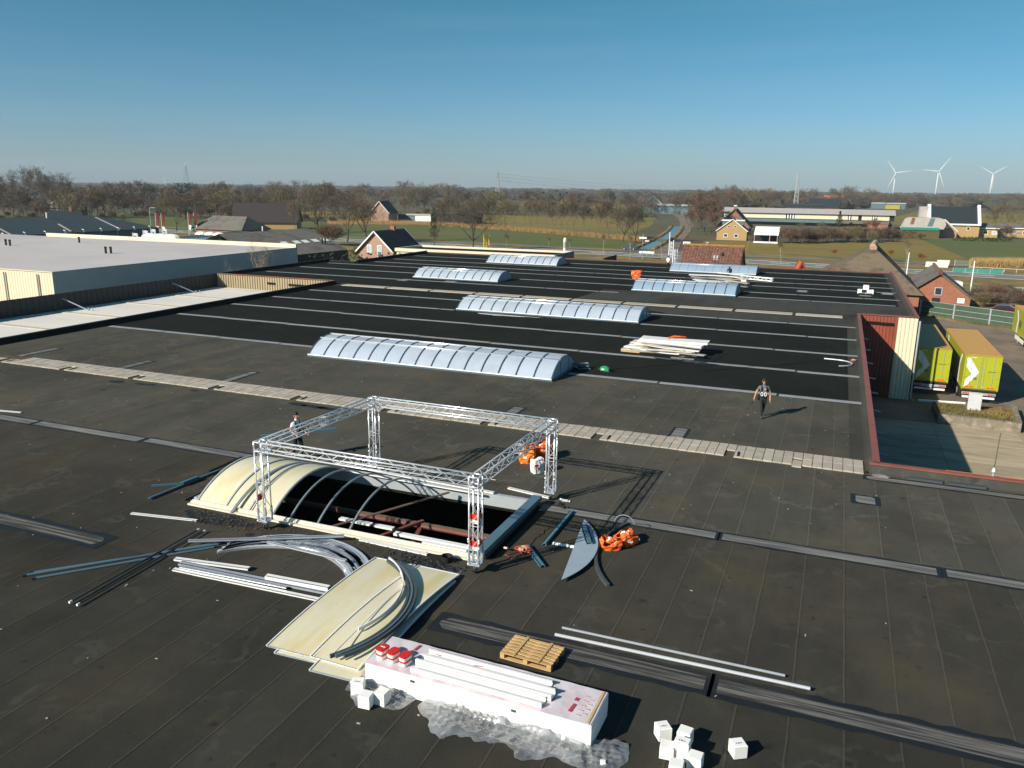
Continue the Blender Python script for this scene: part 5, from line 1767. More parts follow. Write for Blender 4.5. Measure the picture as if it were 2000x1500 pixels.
def std(dx=0.0):
    return {'pelvis': (Vector((0, 0, 0.97)), (0.155, 0.11)), 'waist': (Vector((0, 0, 1.13)), (0.145, 0.105)), 'chest': (Vector((0, -0.005, 1.36)), (0.175, 0.12)),
            'neck0': (Vector((0, 0.01, 1.50)), (0.075, 0.068)), 'neck1': (Vector((0, 0, 1.56)), (0.057, 0.057)), 'head0': (Vector((0, -0.015, 1.62)), (0.068, 0.082)),
            'head1': (Vector((0, -0.01, 1.70)), (0.088, 0.104)), 'head2': (Vector((0, 0, 1.775)), (0.07, 0.082)),
            'hipL': (Vector((0.095, 0, 0.9)), (0.095, 0.1)), 'kneeL': (Vector((0.1, -0.02, 0.5)), 0.066), 'ankleL': (Vector((0.1, 0.02, 0.1)), 0.05), 'toeL': (Vector((0.11, -0.14, 0.045)), 0.045),
            'hipR': (Vector((-0.095, 0, 0.9)), (0.095, 0.1)), 'kneeR': (Vector((-0.1, -0.02, 0.5)), 0.066), 'ankleR': (Vector((-0.1, 0.02, 0.1)), 0.05), 'toeR': (Vector((-0.11, -0.14, 0.045)), 0.045),
            'shoL': (Vector((0.19, 0, 1.43)), 0.068), 'elbL': (Vector((0.25, 0.03, 1.14)), 0.046), 'wriL': (Vector((0.25, -0.06, 0.9)), 0.033),
            'shoR': (Vector((-0.19, 0, 1.43)), 0.068), 'elbR': (Vector((-0.25, 0.03, 1.14)), 0.046), 'wriR': (Vector((-0.25, -0.06, 0.9)), 0.033)}


half = lambda c_, a, b: 1 if c_ < 0.62 else 0
# 1: striding towards the camera
J = std()
J['kneeL'] = (Vector((0.06, 0.05, 0.52)), 0.066)
J['ankleL'] = (Vector((0.06, 0.36, 0.19)), 0.05)
J['toeL'] = (Vector((0.06, 0.30, 0.05)), 0.045)
J['kneeR'] = (Vector((-0.05, -0.17, 0.52)), 0.066)
J['ankleR'] = (Vector((-0.02, -0.18, 0.10)), 0.05)
J['toeR'] = (Vector((-0.03, -0.34, 0.05)), 0.045)
J['elbR'] = (Vector((-0.31, 0.05, 1.16)), 0.046)
J['wriR'] = (Vector((-0.38, -0.14, 0.95)), 0.033)
J['elbL'] = (Vector((0.29, 0.02, 1.15)), 0.048)
J['wriL'] = (Vector((0.30, -0.04, 0.89)), 0.034)
mt = {'list': [M['skin'], M['tee_grey'], M['cloth_dark'], M['boot']], 'skin': 0, 'shirt': 1, 'legs': 2, 'boots': 3, 'sleeve': half}
c = S(1487, 816)
p1, J1 = person('walking man in grey T-shirt, dark trousers, sunglasses and a harness', (c.x, c.y, 0.015), R(8), J, mt)
head_parts(p1, J1, M['hair'], True)
hs = MB()
hs.path([(-0.12, -0.135, 1.0), (-0.13, -0.15, 1.2), (-0.11, -0.14, 1.4), (-0.1, 0.0, 1.52), (-0.1, 0.13, 1.4), (-0.1, 0.12, 1.05)], 0.022, 6)
hs.path([(0.12, -0.135, 1.0), (0.13, -0.15, 1.2), (0.11, -0.14, 1.4), (0.1, 0.0, 1.52), (0.1, 0.13, 1.4), (0.1, 0.12, 1.05)], 0.022, 6)
hs.path([(0.165 * math.cos(a), 0.125 * math.sin(a), 1.03) for a in [i * math.tau / 16 for i in range(17)]], 0.03, 6, False)
hs.build('harness', M['cloth_black'], p1)
for x in (-0.075, 0.075):
    MB().path([(x + 0.045 * math.cos(a), -0.165, 1.13 + 0.085 * math.sin(a)) for a in [i * math.tau / 12 for i in range(13)]], 0.017, 6, False).build('karabiner', SM, p1)
MB().obox((0.05, -0.128, 1.36), (0.07, 0.01, 0.045)).build('chest_print', M['glass_pale'], p1)
MB().blob((-0.20, -0.02, 0.93), (0.06, 0.08, 0.13), 4, 0.15, 8, 6).build('tool_pouch', M['cloth_black'], p1)
pp = p1.matrix_basis @ Vector((-0.42, -0.2, 0.80))
tl = MB().tube((0, 0, 0), (-0.06, -0.1, -0.12), 0.022, 8).obox((0, 0, 0.03), (0.04, 0.06, 0.05)).build('hand_tool', M['black'])
tl.location = pp
tag(tl, 'small black tool in the walking man\'s hand', 'tool')

# 2: carrying a profile behind the truss
J = std()
J['elbL'] = (Vector((0.24, -0.02, 1.16)), 0.046)
J['wriL'] = (Vector((0.20, -0.24, 1.06)), 0.033)
J['elbR'] = (Vector((-0.25, 0.06, 1.16)), 0.046)
J['wriR'] = (Vector((-0.22, -0.18, 1.04)), 0.033)
J['kneeL'] = (Vector((0.09, -0.14, 0.52)), 0.068)
J['ankleL'] = (Vector((0.09, -0.10, 0.1)), 0.05)
J['toeL'] = (Vector((0.1, -0.26, 0.045)), 0.045)
J['kneeR'] = (Vector((-0.09, 0.02, 0.5)), 0.068)
J['ankleR'] = (Vector((-0.09, 0.22, 0.12)), 0.05)
J['toeR'] = (Vector((-0.1, 0.10, 0.045)), 0.045)
mt = {'list': [M['skin'], M['tee_white'], M['cloth_black'], M['boot']], 'skin': 0, 'shirt': 1, 'legs': 2, 'boots': 3, 'sleeve': half}
c = S(580, 846, 1.03)
p2, J2 = person('worker in white T-shirt and black bib trousers behind the truss', (c.x, c.y, 0.015), R(78), J, mt)
head_parts(p2, J2, M['hair'])
bb = MB().blob((0, -0.075, 1.22), (0.135, 0.075, 0.17), 5, 0.05, 12, 8)
bb.path([(-0.1, -0.13, 1.3), (-0.1, -0.02, 1.52), (-0.08, 0.12, 1.36), (-0.06, 0.12, 1.05)], 0.026, 6)
bb.path([(0.1, -0.13, 1.3), (0.1, -0.02, 1.52), (0.08, 0.12, 1.36), (0.06, 0.12, 1.05)], 0.026, 6)
bb.build('bib', M['cloth_black'], p2, True)
a, b = S(509, 852, 1.03), S(657, 838, 1.03)
o = MB().beam((a - b) / 2, (b - a) / 2, 0.10, 0.08).build('carried_profile', BL)
o.location = (a + b) / 2
tag(o, 'blue-grey profile carried at hip height by the worker behind the truss', 'profile')

# 3: standing far off, seen from behind
mt3 = {'list': [M['skin'], M['tee_white'], M['cloth_black'], M['boot']], 'skin': 0, 'shirt': 1, 'legs': 2, 'boots': 3, 'sleeve': lambda c_, a, b: 1 if c_ < 0.9 else 0}
c = S(1304, 527)
p3, J3 = person('man in white shirt and black trousers standing at the far roof edge', (c.x, c.y, 0.01), R(165), std(), mt3, None, 1.0)
head_parts(p3, J3, M['hair'])

# 4: bent over, working on the far skylight
J = std()
for k_, v in list(J.items()):
    p_, r_ = v
    if k_ in ('waist', 'chest', 'neck0', 'neck1', 'head0', 'head1', 'head2') or k_[:3] in ('sho', 'elb', 'wri'):
        dz = p_.z - 0.52
        J[k_] = (Vector((p_.x, p_.y - dz * 0.62 - 0.05, 0.42 + (p_.z - 0.97) * 0.72)), r_)
J['pelvis'] = (Vector((0, 0.15, 0.45)), (0.155, 0.12))
J['waist'] = (Vector((0, 0.03, 0.58)), (0.15, 0.11))
J['chest'] = (Vector((0, -0.15, 0.74)), (0.18, 0.12))
J['neck0'] = (Vector((0, -0.25, 0.83)), (0.07, 0.065))
J['neck1'] = (Vector((0, -0.30, 0.87)), 0.056)
J['head0'] = (Vector((0, -0.35, 0.89)), (0.07, 0.085))
J['head1'] = (Vector((0, -0.39, 0.93)), (0.09, 0.1))
J['head2'] = (Vector((0, -0.42, 0.99)), (0.07, 0.08))
for s, sx in (('L', 1), ('R', -1)):
    J['hip' + s] = (Vector((sx * 0.1, 0.1, 0.42)), 0.09)
    J['knee' + s] = (Vector((sx * 0.14, -0.22, 0.12 if sx > 0 else 0.42)), 0.07)
    J['ankle' + s] = (Vector((sx * 0.12, 0.2 if sx > 0 else -0.2, 0.09)), 0.05)
    J['toe' + s] = (Vector((sx * 0.12, 0.32 if sx > 0 else -0.34, 0.05)), 0.045)
    J['sho' + s] = (Vector((sx * 0.19, -0.18, 0.78)), 0.068)
    J['elb' + s] = (Vector((sx * 0.25, -0.34, 0.52)), 0.047)
    J['wri' + s] = (Vector((sx * 0.18, -0.52, 0.38)), 0.034)
mt4 = {'list': [M['skin'], M['cloth_dark'], M['cloth_black'], M['boot']], 'skin': 0, 'shirt': 1, 'legs': 2, 'boots': 3, 'sleeve': lambda c_, a, b: 1}
c = S(1425, 541)
p4, J4 = person('crouching worker in dark clothes before the pale skylight', (c.x, c.y, 0.02), R(200), J, mt4, None, 1.12)
head_parts(p4, J4, mat('dark_hood', (0.05, 0.06, 0.065), 0.9))

# small chips scattered over the felt
cp_ = MB()
for i in range(260):
    x, y = rnd.uniform(-44, 3), rnd.uniform(9, 41)
    if HX0 - 0.5 < x < HX1 + 0.5 and HY0 - 0.5 < y < HY1 + 0.5 or 30 < y < 32.2 or x > 1.2 and y > 30:
        continue
    s_ = rnd.uniform(0.012, 0.035)
    cp_.obox((x, y, 0.018), (s_ * rnd.uniform(1, 3), s_, 0.01), (0, 0, rnd.uniform(0, 6)))
tag(cp_.build('debris', mat('pale_chips', (0.4, 0.37, 0.32), 0.8, 0, 0.3, 3)), 'pale chips and crumbs scattered over the felt', 'debris', kind='stuff')

# ------------------------------------------------------------------ loading yard
def trailer(label, x0, y0, rear_only=False, L=13.6, W=2.5):
    """Curtain-side trailer, rear towards -Y, standing on the yard."""
    t = thing('semi_trailer', label, 'trailer', (x0 + W / 2, y0, GZ + 0.05))
    h0, h1 = 1.15, 3.95
    MB().box(-W / 2, W / 2, 0.05, L, h0, h1).build('curtain_body', M['lime'], t)
    MB().box(-W / 2 - 0.02, W / 2 + 0.02, 0.0, L + 0.02, h1 + 0.002, h1 + 0.05).build('roof_sheet', M['amber'], t)
    MB().box(-W / 2 - 0.04, -W / 2 + 0.05, 0.0, L, h1 - 0.1, h1 + 0.06).box(W / 2 - 0.05, W / 2 + 0.04, 0.0, L, h1 - 0.1, h1 + 0.06).build('roof_rail', M['amber'], t)
    rd = MB().box(-W / 2 + 0.03, W / 2 - 0.03, -0.03, 0.045, h0 + 0.08, h1 - 0.1).build('rear_door', M['lime2'], t)
    for sx in (-1, 1):
        MB().box(sx * W / 2 - 0.05, sx * W / 2 + 0.05, -0.05, 0.04, h0, h1 - 0.05).build('corner_post', M['lime2'], t)
    # white chevron on the doors
    zc = (h0 + h1) / 2 + 0.15
    y = -0.036
    chev = [(-1.19 + 2.38 * u, h0 + 0.1 + 2.55 * v) for u, v in ((0.02, 0.97), (0.11, 0.97), (0.42, 0.52), (0.12, 0.10), (0.01, 0.04), (0.05, 0.28), (0.20, 0.45), (0.02, 0.70))]
    MB().prismy(chev, y - 0.006, y).build('chevron', M['white'], rd)
    MB().box(-0.55, -0.3, -0.047, -0.043, zc - 0.72, zc - 0.55).build('door_emblem', M['tee_grey'], rd)
    MB().box(0.42, 1.0, -0.036, -0.032, zc - 0.03, zc + 0.01).build('door_lettering', M['cloth_dark'], rd)
    for k in range(8):
        MB().box(-0.85 + k * 0.045, -0.82 + k * 0.045, -0.036, -0.032, h1 - 0.22, h1 - 0.15).build('door_lettering', M['white'], rd)
    for x in (-0.02, 0.0):
        pass
    MB().box(-0.006, 0.006, -0.036, -0.031, h0 + 0.1, h1 - 0.12).build('door_gap', M['cloth_dark'], rd)
    for x in (-0.75, 0.75):
        MB().box(x - 0.3, x + 0.3, -0.045, -0.034, h0 + 0.14, h0 + 0.30).build('warning_plate', mat('warn_orange', (0.85, 0.25, 0.01), 0.4), rd)
        MB().box(x - 0.25, x + 0.25, -0.05, -0.046, h0 + 0.18, h0 + 0.26).build('warning_plate_centre', mat('warn_red', (0.7, 0.07, 0.01), 0.4), rd)
    for x in (-0.25, 0.2):
        MB().box(x - 0.07, x + 0.07, -0.045, -0.034, h0 + 0.18, h0 + 0.36).build('door_lock', M['galv'], rd)
    for x in (-0.78, -0.16, 0.16, 0.78):
        MB().tube((x, -0.055, h0 + 0.1), (x, -0.055, h1 - 0.15), 0.016, 6).build('lock_bar', M['galv'], rd)
    for sx in (-1, 1):
        for k in range(4):
            MB().box(sx * 1.17 - 0.06, sx * 1.17 + 0.06, -0.06, -0.031, h0 + 0.35 + k * 0.62, h0 + 0.42 + k * 0.62).build('hinge', M['lime'], rd)
        MB().box(sx * 0.95 - 0.28, sx * 0.95 + 0.28, 1.6, 1.63, 0.18, 0.9).build('mudflap', M['black'], t)
    MB().box(-0.26, 0.26, -0.03, -0.021, 0.66, 0.77).build('number_plate', M['fibre'], t)
    # chassis, bumper, lamps, wheels
    MB().box(-0.5, 0.5, 0.3, L - 0.2, 0.85, 1.14).box(-W / 2, W / 2, 0.0, 0.2, 1.0, 1.14).build('chassis', M['cloth_dark'], t)
    bp = MB().box(-1.15, 1.15, -0.02, 0.1, 0.45, 0.6).build('bumper', M['white'], t)
    lb = MB().box(-1.2, 1.2, 0.0, 0.1, 0.72, 0.92).build('lamp_bar', M['galv'], t)
    for sx in (-1, 1):
        for k in range(3):
            MB().tube((sx * (0.72 + 0.17 * k), -0.03, 0.82), (sx * (0.72 + 0.17 * k), 0.0, 0.82), 0.07, 10).build('tail_lamp', M['red'], lb)
        for k in range(3):
            yy = 2.4 + 1.35 * k
            w_ = MB().tube((sx * 0.95, yy, 0.52), (sx * 1.24, yy, 0.52), 0.52, 18).build('wheel', M['black'], t)
            MB().tube((sx * 1.241, yy, 0.52), (sx * 1.25, yy, 0.52), 0.28, 14).build('rim', M['galv'], w_)
        MB().box(sx * W / 2 - 0.02, sx * W / 2 + 0.02, 6.6, 11.2, 0.5, 0.95).build('side_guard', M['white'], t)
        MB().tube((sx * 0.9, L - 2.3, 0.0), (sx * 0.9, L - 2.3, 1.0), 0.06, 8).build('landing_leg', M['galv'], t)
        # arrow on the curtain
        xx = sx * (W / 2 + 0.004)
        for y_, f in ((2.2, 1), (L - 2.2, -1)):
            ar = [(y_ - 0.6 * f, h1 - 0.3), (y_ + 0.05 * f, h1 - 0.3), (y_ + 0.9 * f, zc), (y_ + 0.75 * f, h0 + 0.05), (y_ + 0.15 * f, h0 + 0.05), (y_ + 0.3 * f, zc)]
            MB().prismx(ar, min(xx, xx + sx * 0.004), max(xx, xx + sx * 0.004)).build('curtain_arrow', M['white'], t)
        st_ = MB()
        for k in range(24):
            yy = 0.5 + k * (L - 1) / 24
            st_.box(sx * (W / 2 + 0.012) - 0.008, sx * (W / 2 + 0.012) + 0.008, yy, yy + 0.05, h0 - 0.02, h0 + 0.32)
        tag(st_.build('curtain_straps', mat('strap_ochre', (0.34, 0.31, 0.02), 0.6), t), kind='stuff')
    return t


trailer('lime trailer half in the shadow of the hall', 6.98, 73.6)
t2 = trailer('sunlit lime trailer with a white chevron on its doors', 10.35, 71.9)
t3 = trailer('lime trailer cut off by the right picture edge', 19.7, 94.0)
# lettering on the third trailer
fc = bpy.data.curves.new('lettering', 'FONT')
fc.body = 'W'
fc.size = 1.5
fc.extrude = 0.004
fo = bpy.data.objects.new('lettering_curve', fc)
C.objects.link(fo)
fm = bpy.data.meshes.new_from_object(fo.evaluated_get(bpy.context.evaluated_depsgraph_get()))
bpy.data.objects.remove(fo)
fm.materials.clear()
fm.materials.append(M['cloth_dark'])
put('lettering', fm, t3, (-1.262, 10.3, 1.75), (R(90), 0, R(-90)))

pl = thing('planter', 'raised concrete planter full of dry grass in the loading yard', 'planter', (10.6, 66.1, GZ + 0.05))
wl = mat('lichen_concrete', (0.22, 0.185, 0.14), 0.95, 0, 0.3, 3, 0.4, 12, 0.2, col2=(0.33, 0.29, 0.23), c2scale=1.8)
MB().prism([(-2.6, -1.95), (2.65, -2.25), (2.75, -1.85), (-2.6, -1.55)], 0, 0.72).build('front_wall', wl, pl)
MB().prism([(2.4, -1.85), (2.75, -1.85), (3.3, 3.9), (2.95, 3.9)], 0, 0.70).build('side_wall', wl, pl)
MB().prism([(-2.6, -1.55), (2.4, -1.85), (2.95, 2.6), (-2.6, 2.4)], 0, 0.6).build('soil', M['verge'], pl)
gr = MB()
for i in range(2600):
    x, y = rnd.uniform(-2.5, 2.6), rnd.uniform(-1.5, 2.4)
    h_ = rnd.uniform(0.05, 0.22) * (0.4 + 0.9 * max(0, math.sin(x * 2.1 + y * 1.7) * math.sin(y * 2.3 - x)) + 0.2)
    a = rnd.uniform(0, 6.28)
    dx, dy = math.cos(a) * 0.035, math.sin(a) * 0.035
    gr.face((x - dx, y - dy, 0.58), (x + dx, y + dy, 0.58), (x + rnd.uniform(-.1, .1), y + rnd.uniform(-.1, .1), 0.62 + h_))
tag(gr.build('dry_grass', M['verge'], pl), kind='stuff')
cab = thing('utility_cabinet', 'pale grey utility cabinet standing on the planter', 'cabinet', S(1901, 801, GZ + 0.65), R(-4))
MB().box(-0.44, 0.44, -0.2, 0.2, 0.0, 1.28).build('cabinet_body', mat('cabinet_grey', (0.55, 0.56, 0.56), 0.5), cab)
MB().box(-0.47, 0.47, -0.23, 0.23, 1.281, 1.34).build('cabinet_lid', mat('cabinet_lid', (0.6, 0.61, 0.61), 0.5), cab)
MB().box(-0.40, 0.40, -0.212, -0.202, 0.06, 1.22).build('cabinet_door', mat('cabinet_door', (0.57, 0.58, 0.58), 0.5), cab)
o = MB().tube((-1.9, -0.3, 0), (1.5, 0.2, 0), 0.1, 10).build('barrier_rail', M['white'])
o.location = (9.1, 70.6, GZ + 0.25)
tag(o, 'white rail lying on the ground behind the planter', 'rail')
a, b = S(1941, 917, GZ + 0.12), S(1954, 846, GZ + 0.12)
tag(MB().tube(a, b, 0.03, 5).build('garden_hose', mat('olive_hose', (0.2, 0.22, 0.05), 0.5)), 'olive hose running straight across the yard slabs', 'hose')
c = SY(1941, 921, YC0 + 0.25)
vp = thing('vent_stack', 'thin galvanised vent stack behind the red-capped parapet', 'vent', (5.85, YC0 + 0.18, -0.3))
MB().tube((0, 0, 0), (0, 0, 0.75), 0.04, 8).build('stack_pipe', M['galv'], vp)
MB().lathe([(0.03, 0.76), (0.08, 0.78), (0.09, 0.83), (0.03, 0.95)], (0, 0, 0), 8).build('stack_cowl', M['galv'], vp)
MB().tube((0.32, 0.02, 0), (0.32, 0.02, 0.45), 0.05, 8).build('side_pipe', M['white'], vp)

# noise fence behind the yard
fn = thing('noise_fence', 'green mesh noise fence with pale posts behind the trailers', 'fence', (0, 0, GZ))
F0, F1 = Vector((7.0, 126.6, 0)), Vector((34, 106.5, 0))
fd = (F1 - F0).normalized()
for k in range(8):
    p = F0 + fd * (0.6 + k * 4.75)
    MB().box(p.x - 0.09, p.x + 0.09, p.y - 0.16, p.y + 0.02, 0, 2.2).build('post', M['galv'], fn)
    if k < 7:
        a, b = p + fd * 0.1, p + fd * 4.65
        for j in range(3):
            z0, z1 = 0.06 + j * 0.7, 0.73 + j * 0.7
            MB().beam(a + Vector((0, 0.04, (z0 + z1) / 2)), b + Vector((0, 0.04, (z0 + z1) / 2)), 0.10, z1 - z0).build('mesh_panel', M['green_net'], fn)
        for j in range(4):
            MB().beam(a + Vector((0, -0.04, 0.05 + j * 0.7)), b + Vector((0, -0.04, 0.05 + j * 0.7)), 0.05, 0.05).build('rail', M['galv'], fn)
vw = MB()
for i in range(1500):
    t_ = rnd.random()
    p = F0 + fd * (t_ * 30) + Vector((0, rnd.uniform(-0.9, -0.1), 0))
    h_ = rnd.uniform(0.08, 0.4)
    vw.face((p.x - 0.04, p.y, GZ + 0.05), (p.x + 0.04, p.y, GZ + 0.05), (p.x + rnd.uniform(-.1, .1), p.y, GZ + 0.05 + h_))
tag(vw.build('weeds', M['verge']), 'dry weeds along the foot of the noise fence', 'weeds', kind='stuff')


# ------------------------------------------------------------------ gabled buildings
def window(par, c, w, h, axis, m=None, frame=None, t=0.05):
    """A window on a wall: axis 'y-' faces the camera side, 'x+' faces +X and so on."""
    m = m or M['glass']
    frame = frame or M['white']
    x, y, z = c
    sg = -1 if axis[1] == '-' else 1
    f = MB()
    g = MB()
    b = min(w, h) * 0.13
    if axis[0] == 'y':
        for u0, u1, v0, v1 in ((-w / 2, w / 2, -h / 2, -h / 2 + b), (-w / 2, w / 2, h / 2 - b, h / 2), (-w / 2, -w / 2 + b, -h / 2 + b, h / 2 - b), (w / 2 - b, w / 2, -h / 2 + b, h / 2 - b)):
            f.box(x + u0, x + u1, min(y, y + sg * t), max(y, y + sg * t), z + v0, z + v1)
        g.box(x - w / 2 + b, x + w / 2 - b, min(y, y + sg * t * .4), max(y, y + sg * t * .4), z - h / 2 + b, z + h / 2 - b)
    else:
        for u0, u1, v0, v1 in ((-w / 2, w / 2, -h / 2, -h / 2 + b), (-w / 2, w / 2, h / 2 - b, h / 2), (-w / 2, -w / 2 + b, -h / 2 + b, h / 2 - b), (w / 2 - b, w / 2, -h / 2 + b, h / 2 - b)):
            f.box(min(x, x + sg * t), max(x, x + sg * t), y + u0, y + u1, z + v0, z + v1)
        g.box(min(x, x + sg * t * .4), max(x, x + sg * t * .4), y - w / 2 + b, y + w / 2 - b, z - h / 2 + b, z + h / 2 - b)
    o = f.build('window', frame, par)
    g.build('pane', m, o)
    return o


def gable(name, label, cat, loc, rz, W, L, eave, ridge, wall_m, roof_m, over=0.35, trim=None, th=0.18, hip=0.0, base=0.0):
    """Ridge along local Y, gable faces at y = 0 and y = L; loc is the middle of the front gable at ground."""
    t = thing(name, label, cat, loc, rz)
    h = hip
    MB().prismy([(-W / 2, base), (W / 2, base), (W / 2, eave), (0, ridge), (-W / 2, eave)] if not h else [(-W / 2, base), (W / 2, base), (W / 2, eave), (-W / 2, eave)], 0, L).build('wall', wall_m, t)
    s = (ridge - eave) / (W / 2)
    e = over
    rf = None
    for sx in (-1, 1):
        x0, z0 = sx * (W / 2 + e), eave - s * e + 0.04
        mb = MB()
        y0, y1 = -e, L + e
        top = [(x0, y0, z0), (0, y0 + h, ridge + 0.04), (0, y1 - h, ridge + 0.04), (x0, y1, z0)]
        vs = top + [(a, b, c_ + th) for a, b, c_ in top]
        mb.add(vs, [(0, 1, 2, 3), (7, 6, 5, 4), (0, 4, 5, 1), (1, 5, 6, 2), (2, 6, 7, 3), (3, 7, 4, 0)])
        rf = mb.build('roof', roof_m, t)
    if h:
        for yy, s2 in ((-e, 1), (L + e, -1)):
            z0 = eave - s * e + 0.04
            a, b, c_ = (-(W / 2 + e), yy, z0), (W / 2 + e, yy, z0), (0, yy + s2 * h, ridge + 0.04)
            vs = [a, b, c_] + [(q[0], q[1], q[2] + th) for q in (a, b, c_)]
            MB().add(vs, [(0, 1, 2), (5, 4, 3), (0, 3, 4, 1), (1, 4, 5, 2), (2, 5, 3, 0)]).build('roof_hip', roof_m, t)
    if trim:
        for yy in (-e - 0.05, L + e + 0.05):
            for sx in (-1, 1):
                MB().beam((sx * (W / 2 + e), yy, eave - s * e + 0.12), (0, yy, ridge + 0.14), 0.1, 0.26, (0, 0, 1)).build('bargeboard', trim, t)
    return t, rf


def tiles(t, W, L, eave, ridge, over, dy, dx, m, sides=(1,)):
    """Rows of tiles on the slopes as ribs of real depth."""
    s = (ridge - eave) / (W / 2)
    for sx in sides:
        n = int((W / 2 + over) / dx)
        for i in range(n):
            u0, u1 = i / n, (i + 1) / n
            xa, xb = sx * (W / 2 + over) * (1 - u0), sx * (W / 2 + over) * (1 - u1)
            za, zb = ridge - s * abs(xa) + 0.30, ridge - s * abs(xb) + 0.235
            mb = MB().add([(xa, -over, za), (xb, -over, zb), (xb, L + over, zb), (xa, L + over, za), (xa, -over, za - 0.09), (xb, -over, zb - 0.02), (xb, L + over, zb - 0.02), (xa, L + over, za - 0.09)],
                          [(0, 1, 2, 3), (7, 6, 5, 4), (0, 4, 5, 1), (1, 5, 6, 2), (2, 6, 7, 3), (3, 7, 4, 0)])
            mb.build('tile_course', m, t)


G0 = GZ
# brick barn beyond the fence
bn, rf = gable('brick_barn', 'red brick barn with a grey roof behind the noise fence', 'barn', (13.6, 127.2, G0), R(-2), 8.3, 15, 2.35, 5.5, M['brick'], M['slate'], 0.4, None, 0.2)
window(bn, (0.05, 0, 3.1), 1.0, 1.15, 'y-', M['glass'], M['galv'])
window(bn, (-0.1, 0, 1.7), 1.0, 0.9, 'y-', M['glass'], M['cloth_dark'])
for x in (-2.75, 3.0):
    MB().box(x - 0.45, x + 0.45, -0.06, 0.0, 1.6, 2.3).build('white_shutter', M['white'], bn)
MB().path([(0, -0.4, 5.75), (0, 15.4, 5.75)], 0.22, 8).build('ridge_cap', M['tile_red'], bn)
MB().tube((0, -0.5, 5.73), (0, -0.2, 5.73), 0.3, 10).build('ridge_end', M['oxide'], bn)
# large thatched farmhouse
th = thing('thatched_farmhouse', 'big thatched pyramid roof right behind the felt roof', 'farmhouse', (0, 0, 0))
ap = SY(1706, 481, 126)
ap2 = Vector((ap.x + 0.6, 136, ap.z + 0.0))
x0, x1, y0, y1, ez = -4.2, 11.2, 119.5, 142, -3.3
mb = MB().add([(x0, y0, ez), (x1, y0, ez), (x1, y1, ez), (x0, y1, ez), tuple(ap), tuple(ap2)], [(0, 1, 4), (1, 2, 5, 4), (2, 3, 5), (3, 0, 4, 5), (3, 2, 1, 0)])
mb.build('thatch_roof', M['thatch'], th)
MB().box(x0 + 0.5, x1 - 0.5, y0 + 0.5, y1 - 0.5, GZ, ez - 0.02).build('wall', M['brick'], th)
MB().path([ap + Vector((-0.1, -0.3, 0.0)), ap2 + Vector((0, 0.3, 0))], 0.42, 10).build('ridge_roll', mat('pale_ridge', (0.42, 0.33, 0.22), 0.9), th)
MB().obox(ap + Vector((0, -0.35, -0.2)), (0.9, 0.4, 0.5)).build('ridge_tile', M['brick_pale'], th)
for k, (yy, zz) in enumerate(((124.5, -0.4), (130, -1.4))):
    f = MB().obox((8.2 + k * 1.0, yy, -1.6 - k * 0.5), (0.5, 1.0, 0.5), (0, R(40), 0)).build('roof_light', M['glass'], th)
# house with the brown-red tiled roof
rh = thing('tiled_house', 'house with a long brown-red tiled roof behind the roof edge', 'house', (0, 0, 0))
rl0, rl1 = SY(1337, 479, 128), SY(1454, 482, 128)
rz_ = rl0.z
xa, xb = rl0.x, rl1.x
MB().prismx([(123.2, GZ), (132.8, GZ), (132.8, -1.9), (128, rz_), (123.2, -1.9)], xa + 0.3, xb - 0.3).build('wall', M['brick'], rh)
nrow = 15
tl_ = {}
for i in range(nrow):
    u0, u1 = i / nrow, (i + 1) / nrow
    ya, yb = 122.6 + (128 - 122.6) * u0, 122.6 + (128 - 122.6) * u1
    za, zb = -2.35 + (rz_ + 2.35) * u0 + 0.12, -2.35 + (rz_ + 2.35) * u1 + 0.07
    n = 20
    if i not in tl_:
        pass
    w_ = (xb - xa) / n
    me_ = None
    for j in range(n):
        if me_ is None:
            k_ = MB()
            prof = [(0, 0.0), (w_ * 0.3, 0.06), (w_ * 0.6, 0.05), (w_ * 0.97, -0.01)]
            vs = [(px_, 0, dz_) for px_, dz_ in prof] + [(px_, yb - ya, zb - za + dz_) for px_, dz_ in prof]
            k_.add(vs, [(q, q + 1, q + 5, q + 4) for q in range(3)])
            me_ = k_.mesh('tile', M['tile_red'])
        if i < nrow:
            put('tile', me_, rh, (xa + j * w_, ya, za + rnd.uniform(-0.01, 0.01)))
MB().add([(xa, 122.7, -2.36), (xb, 122.7, -2.36), (xb, 128, rz_), (xa, 128, rz_), (xb, 133.4, -2.36), (xa, 133.4, -2.36)], [(0, 1, 2, 3), (3, 2, 4, 5)]).build('roof', M['tile_red'], rh)
MB().path([(xa - 0.1, 128, rz_ + 0.14), (xb + 0.1, 128, rz_ + 0.14)], 0.17, 8).build('ridge_tiles', mat('ochre_ridge', (0.33, 0.17, 0.05), 0.9, 0, 0.3, 2), rh)
f = MB().obox((xa + 6.0 * (xb - xa) / 10.5, 125.8, -0.02), (0.9, 1.2, 0.12), (R(40), 0, 0)).build('roof_window', M['galv'], rh)
MB().obox((xa + 6.0 * (xb - xa) / 10.5, 125.75, 0.06), (0.7, 0.95, 0.06), (R(40), 0, 0)).build('pane', M['glass_pale'], f)
MB().tube((xa + 7.1 * (xb - xa) / 10.5, 126.1, 0.0), (xa + 7.1 * (xb - xa) / 10.5, 126.1, 0.9), 0.13, 8).build('flue', M['cloth_dark'], rh)
c = SY(1389, 478, 133)
MB().tube((c.x, 129.5, 0.6), (c.x, 129.5, 2.0), 0.12, 8).blob((c.x, 129.5, 2.0), (0.35, 0.35, 0.2), 1, 0.1).build('chimney_cowl', M['galv'], rh)
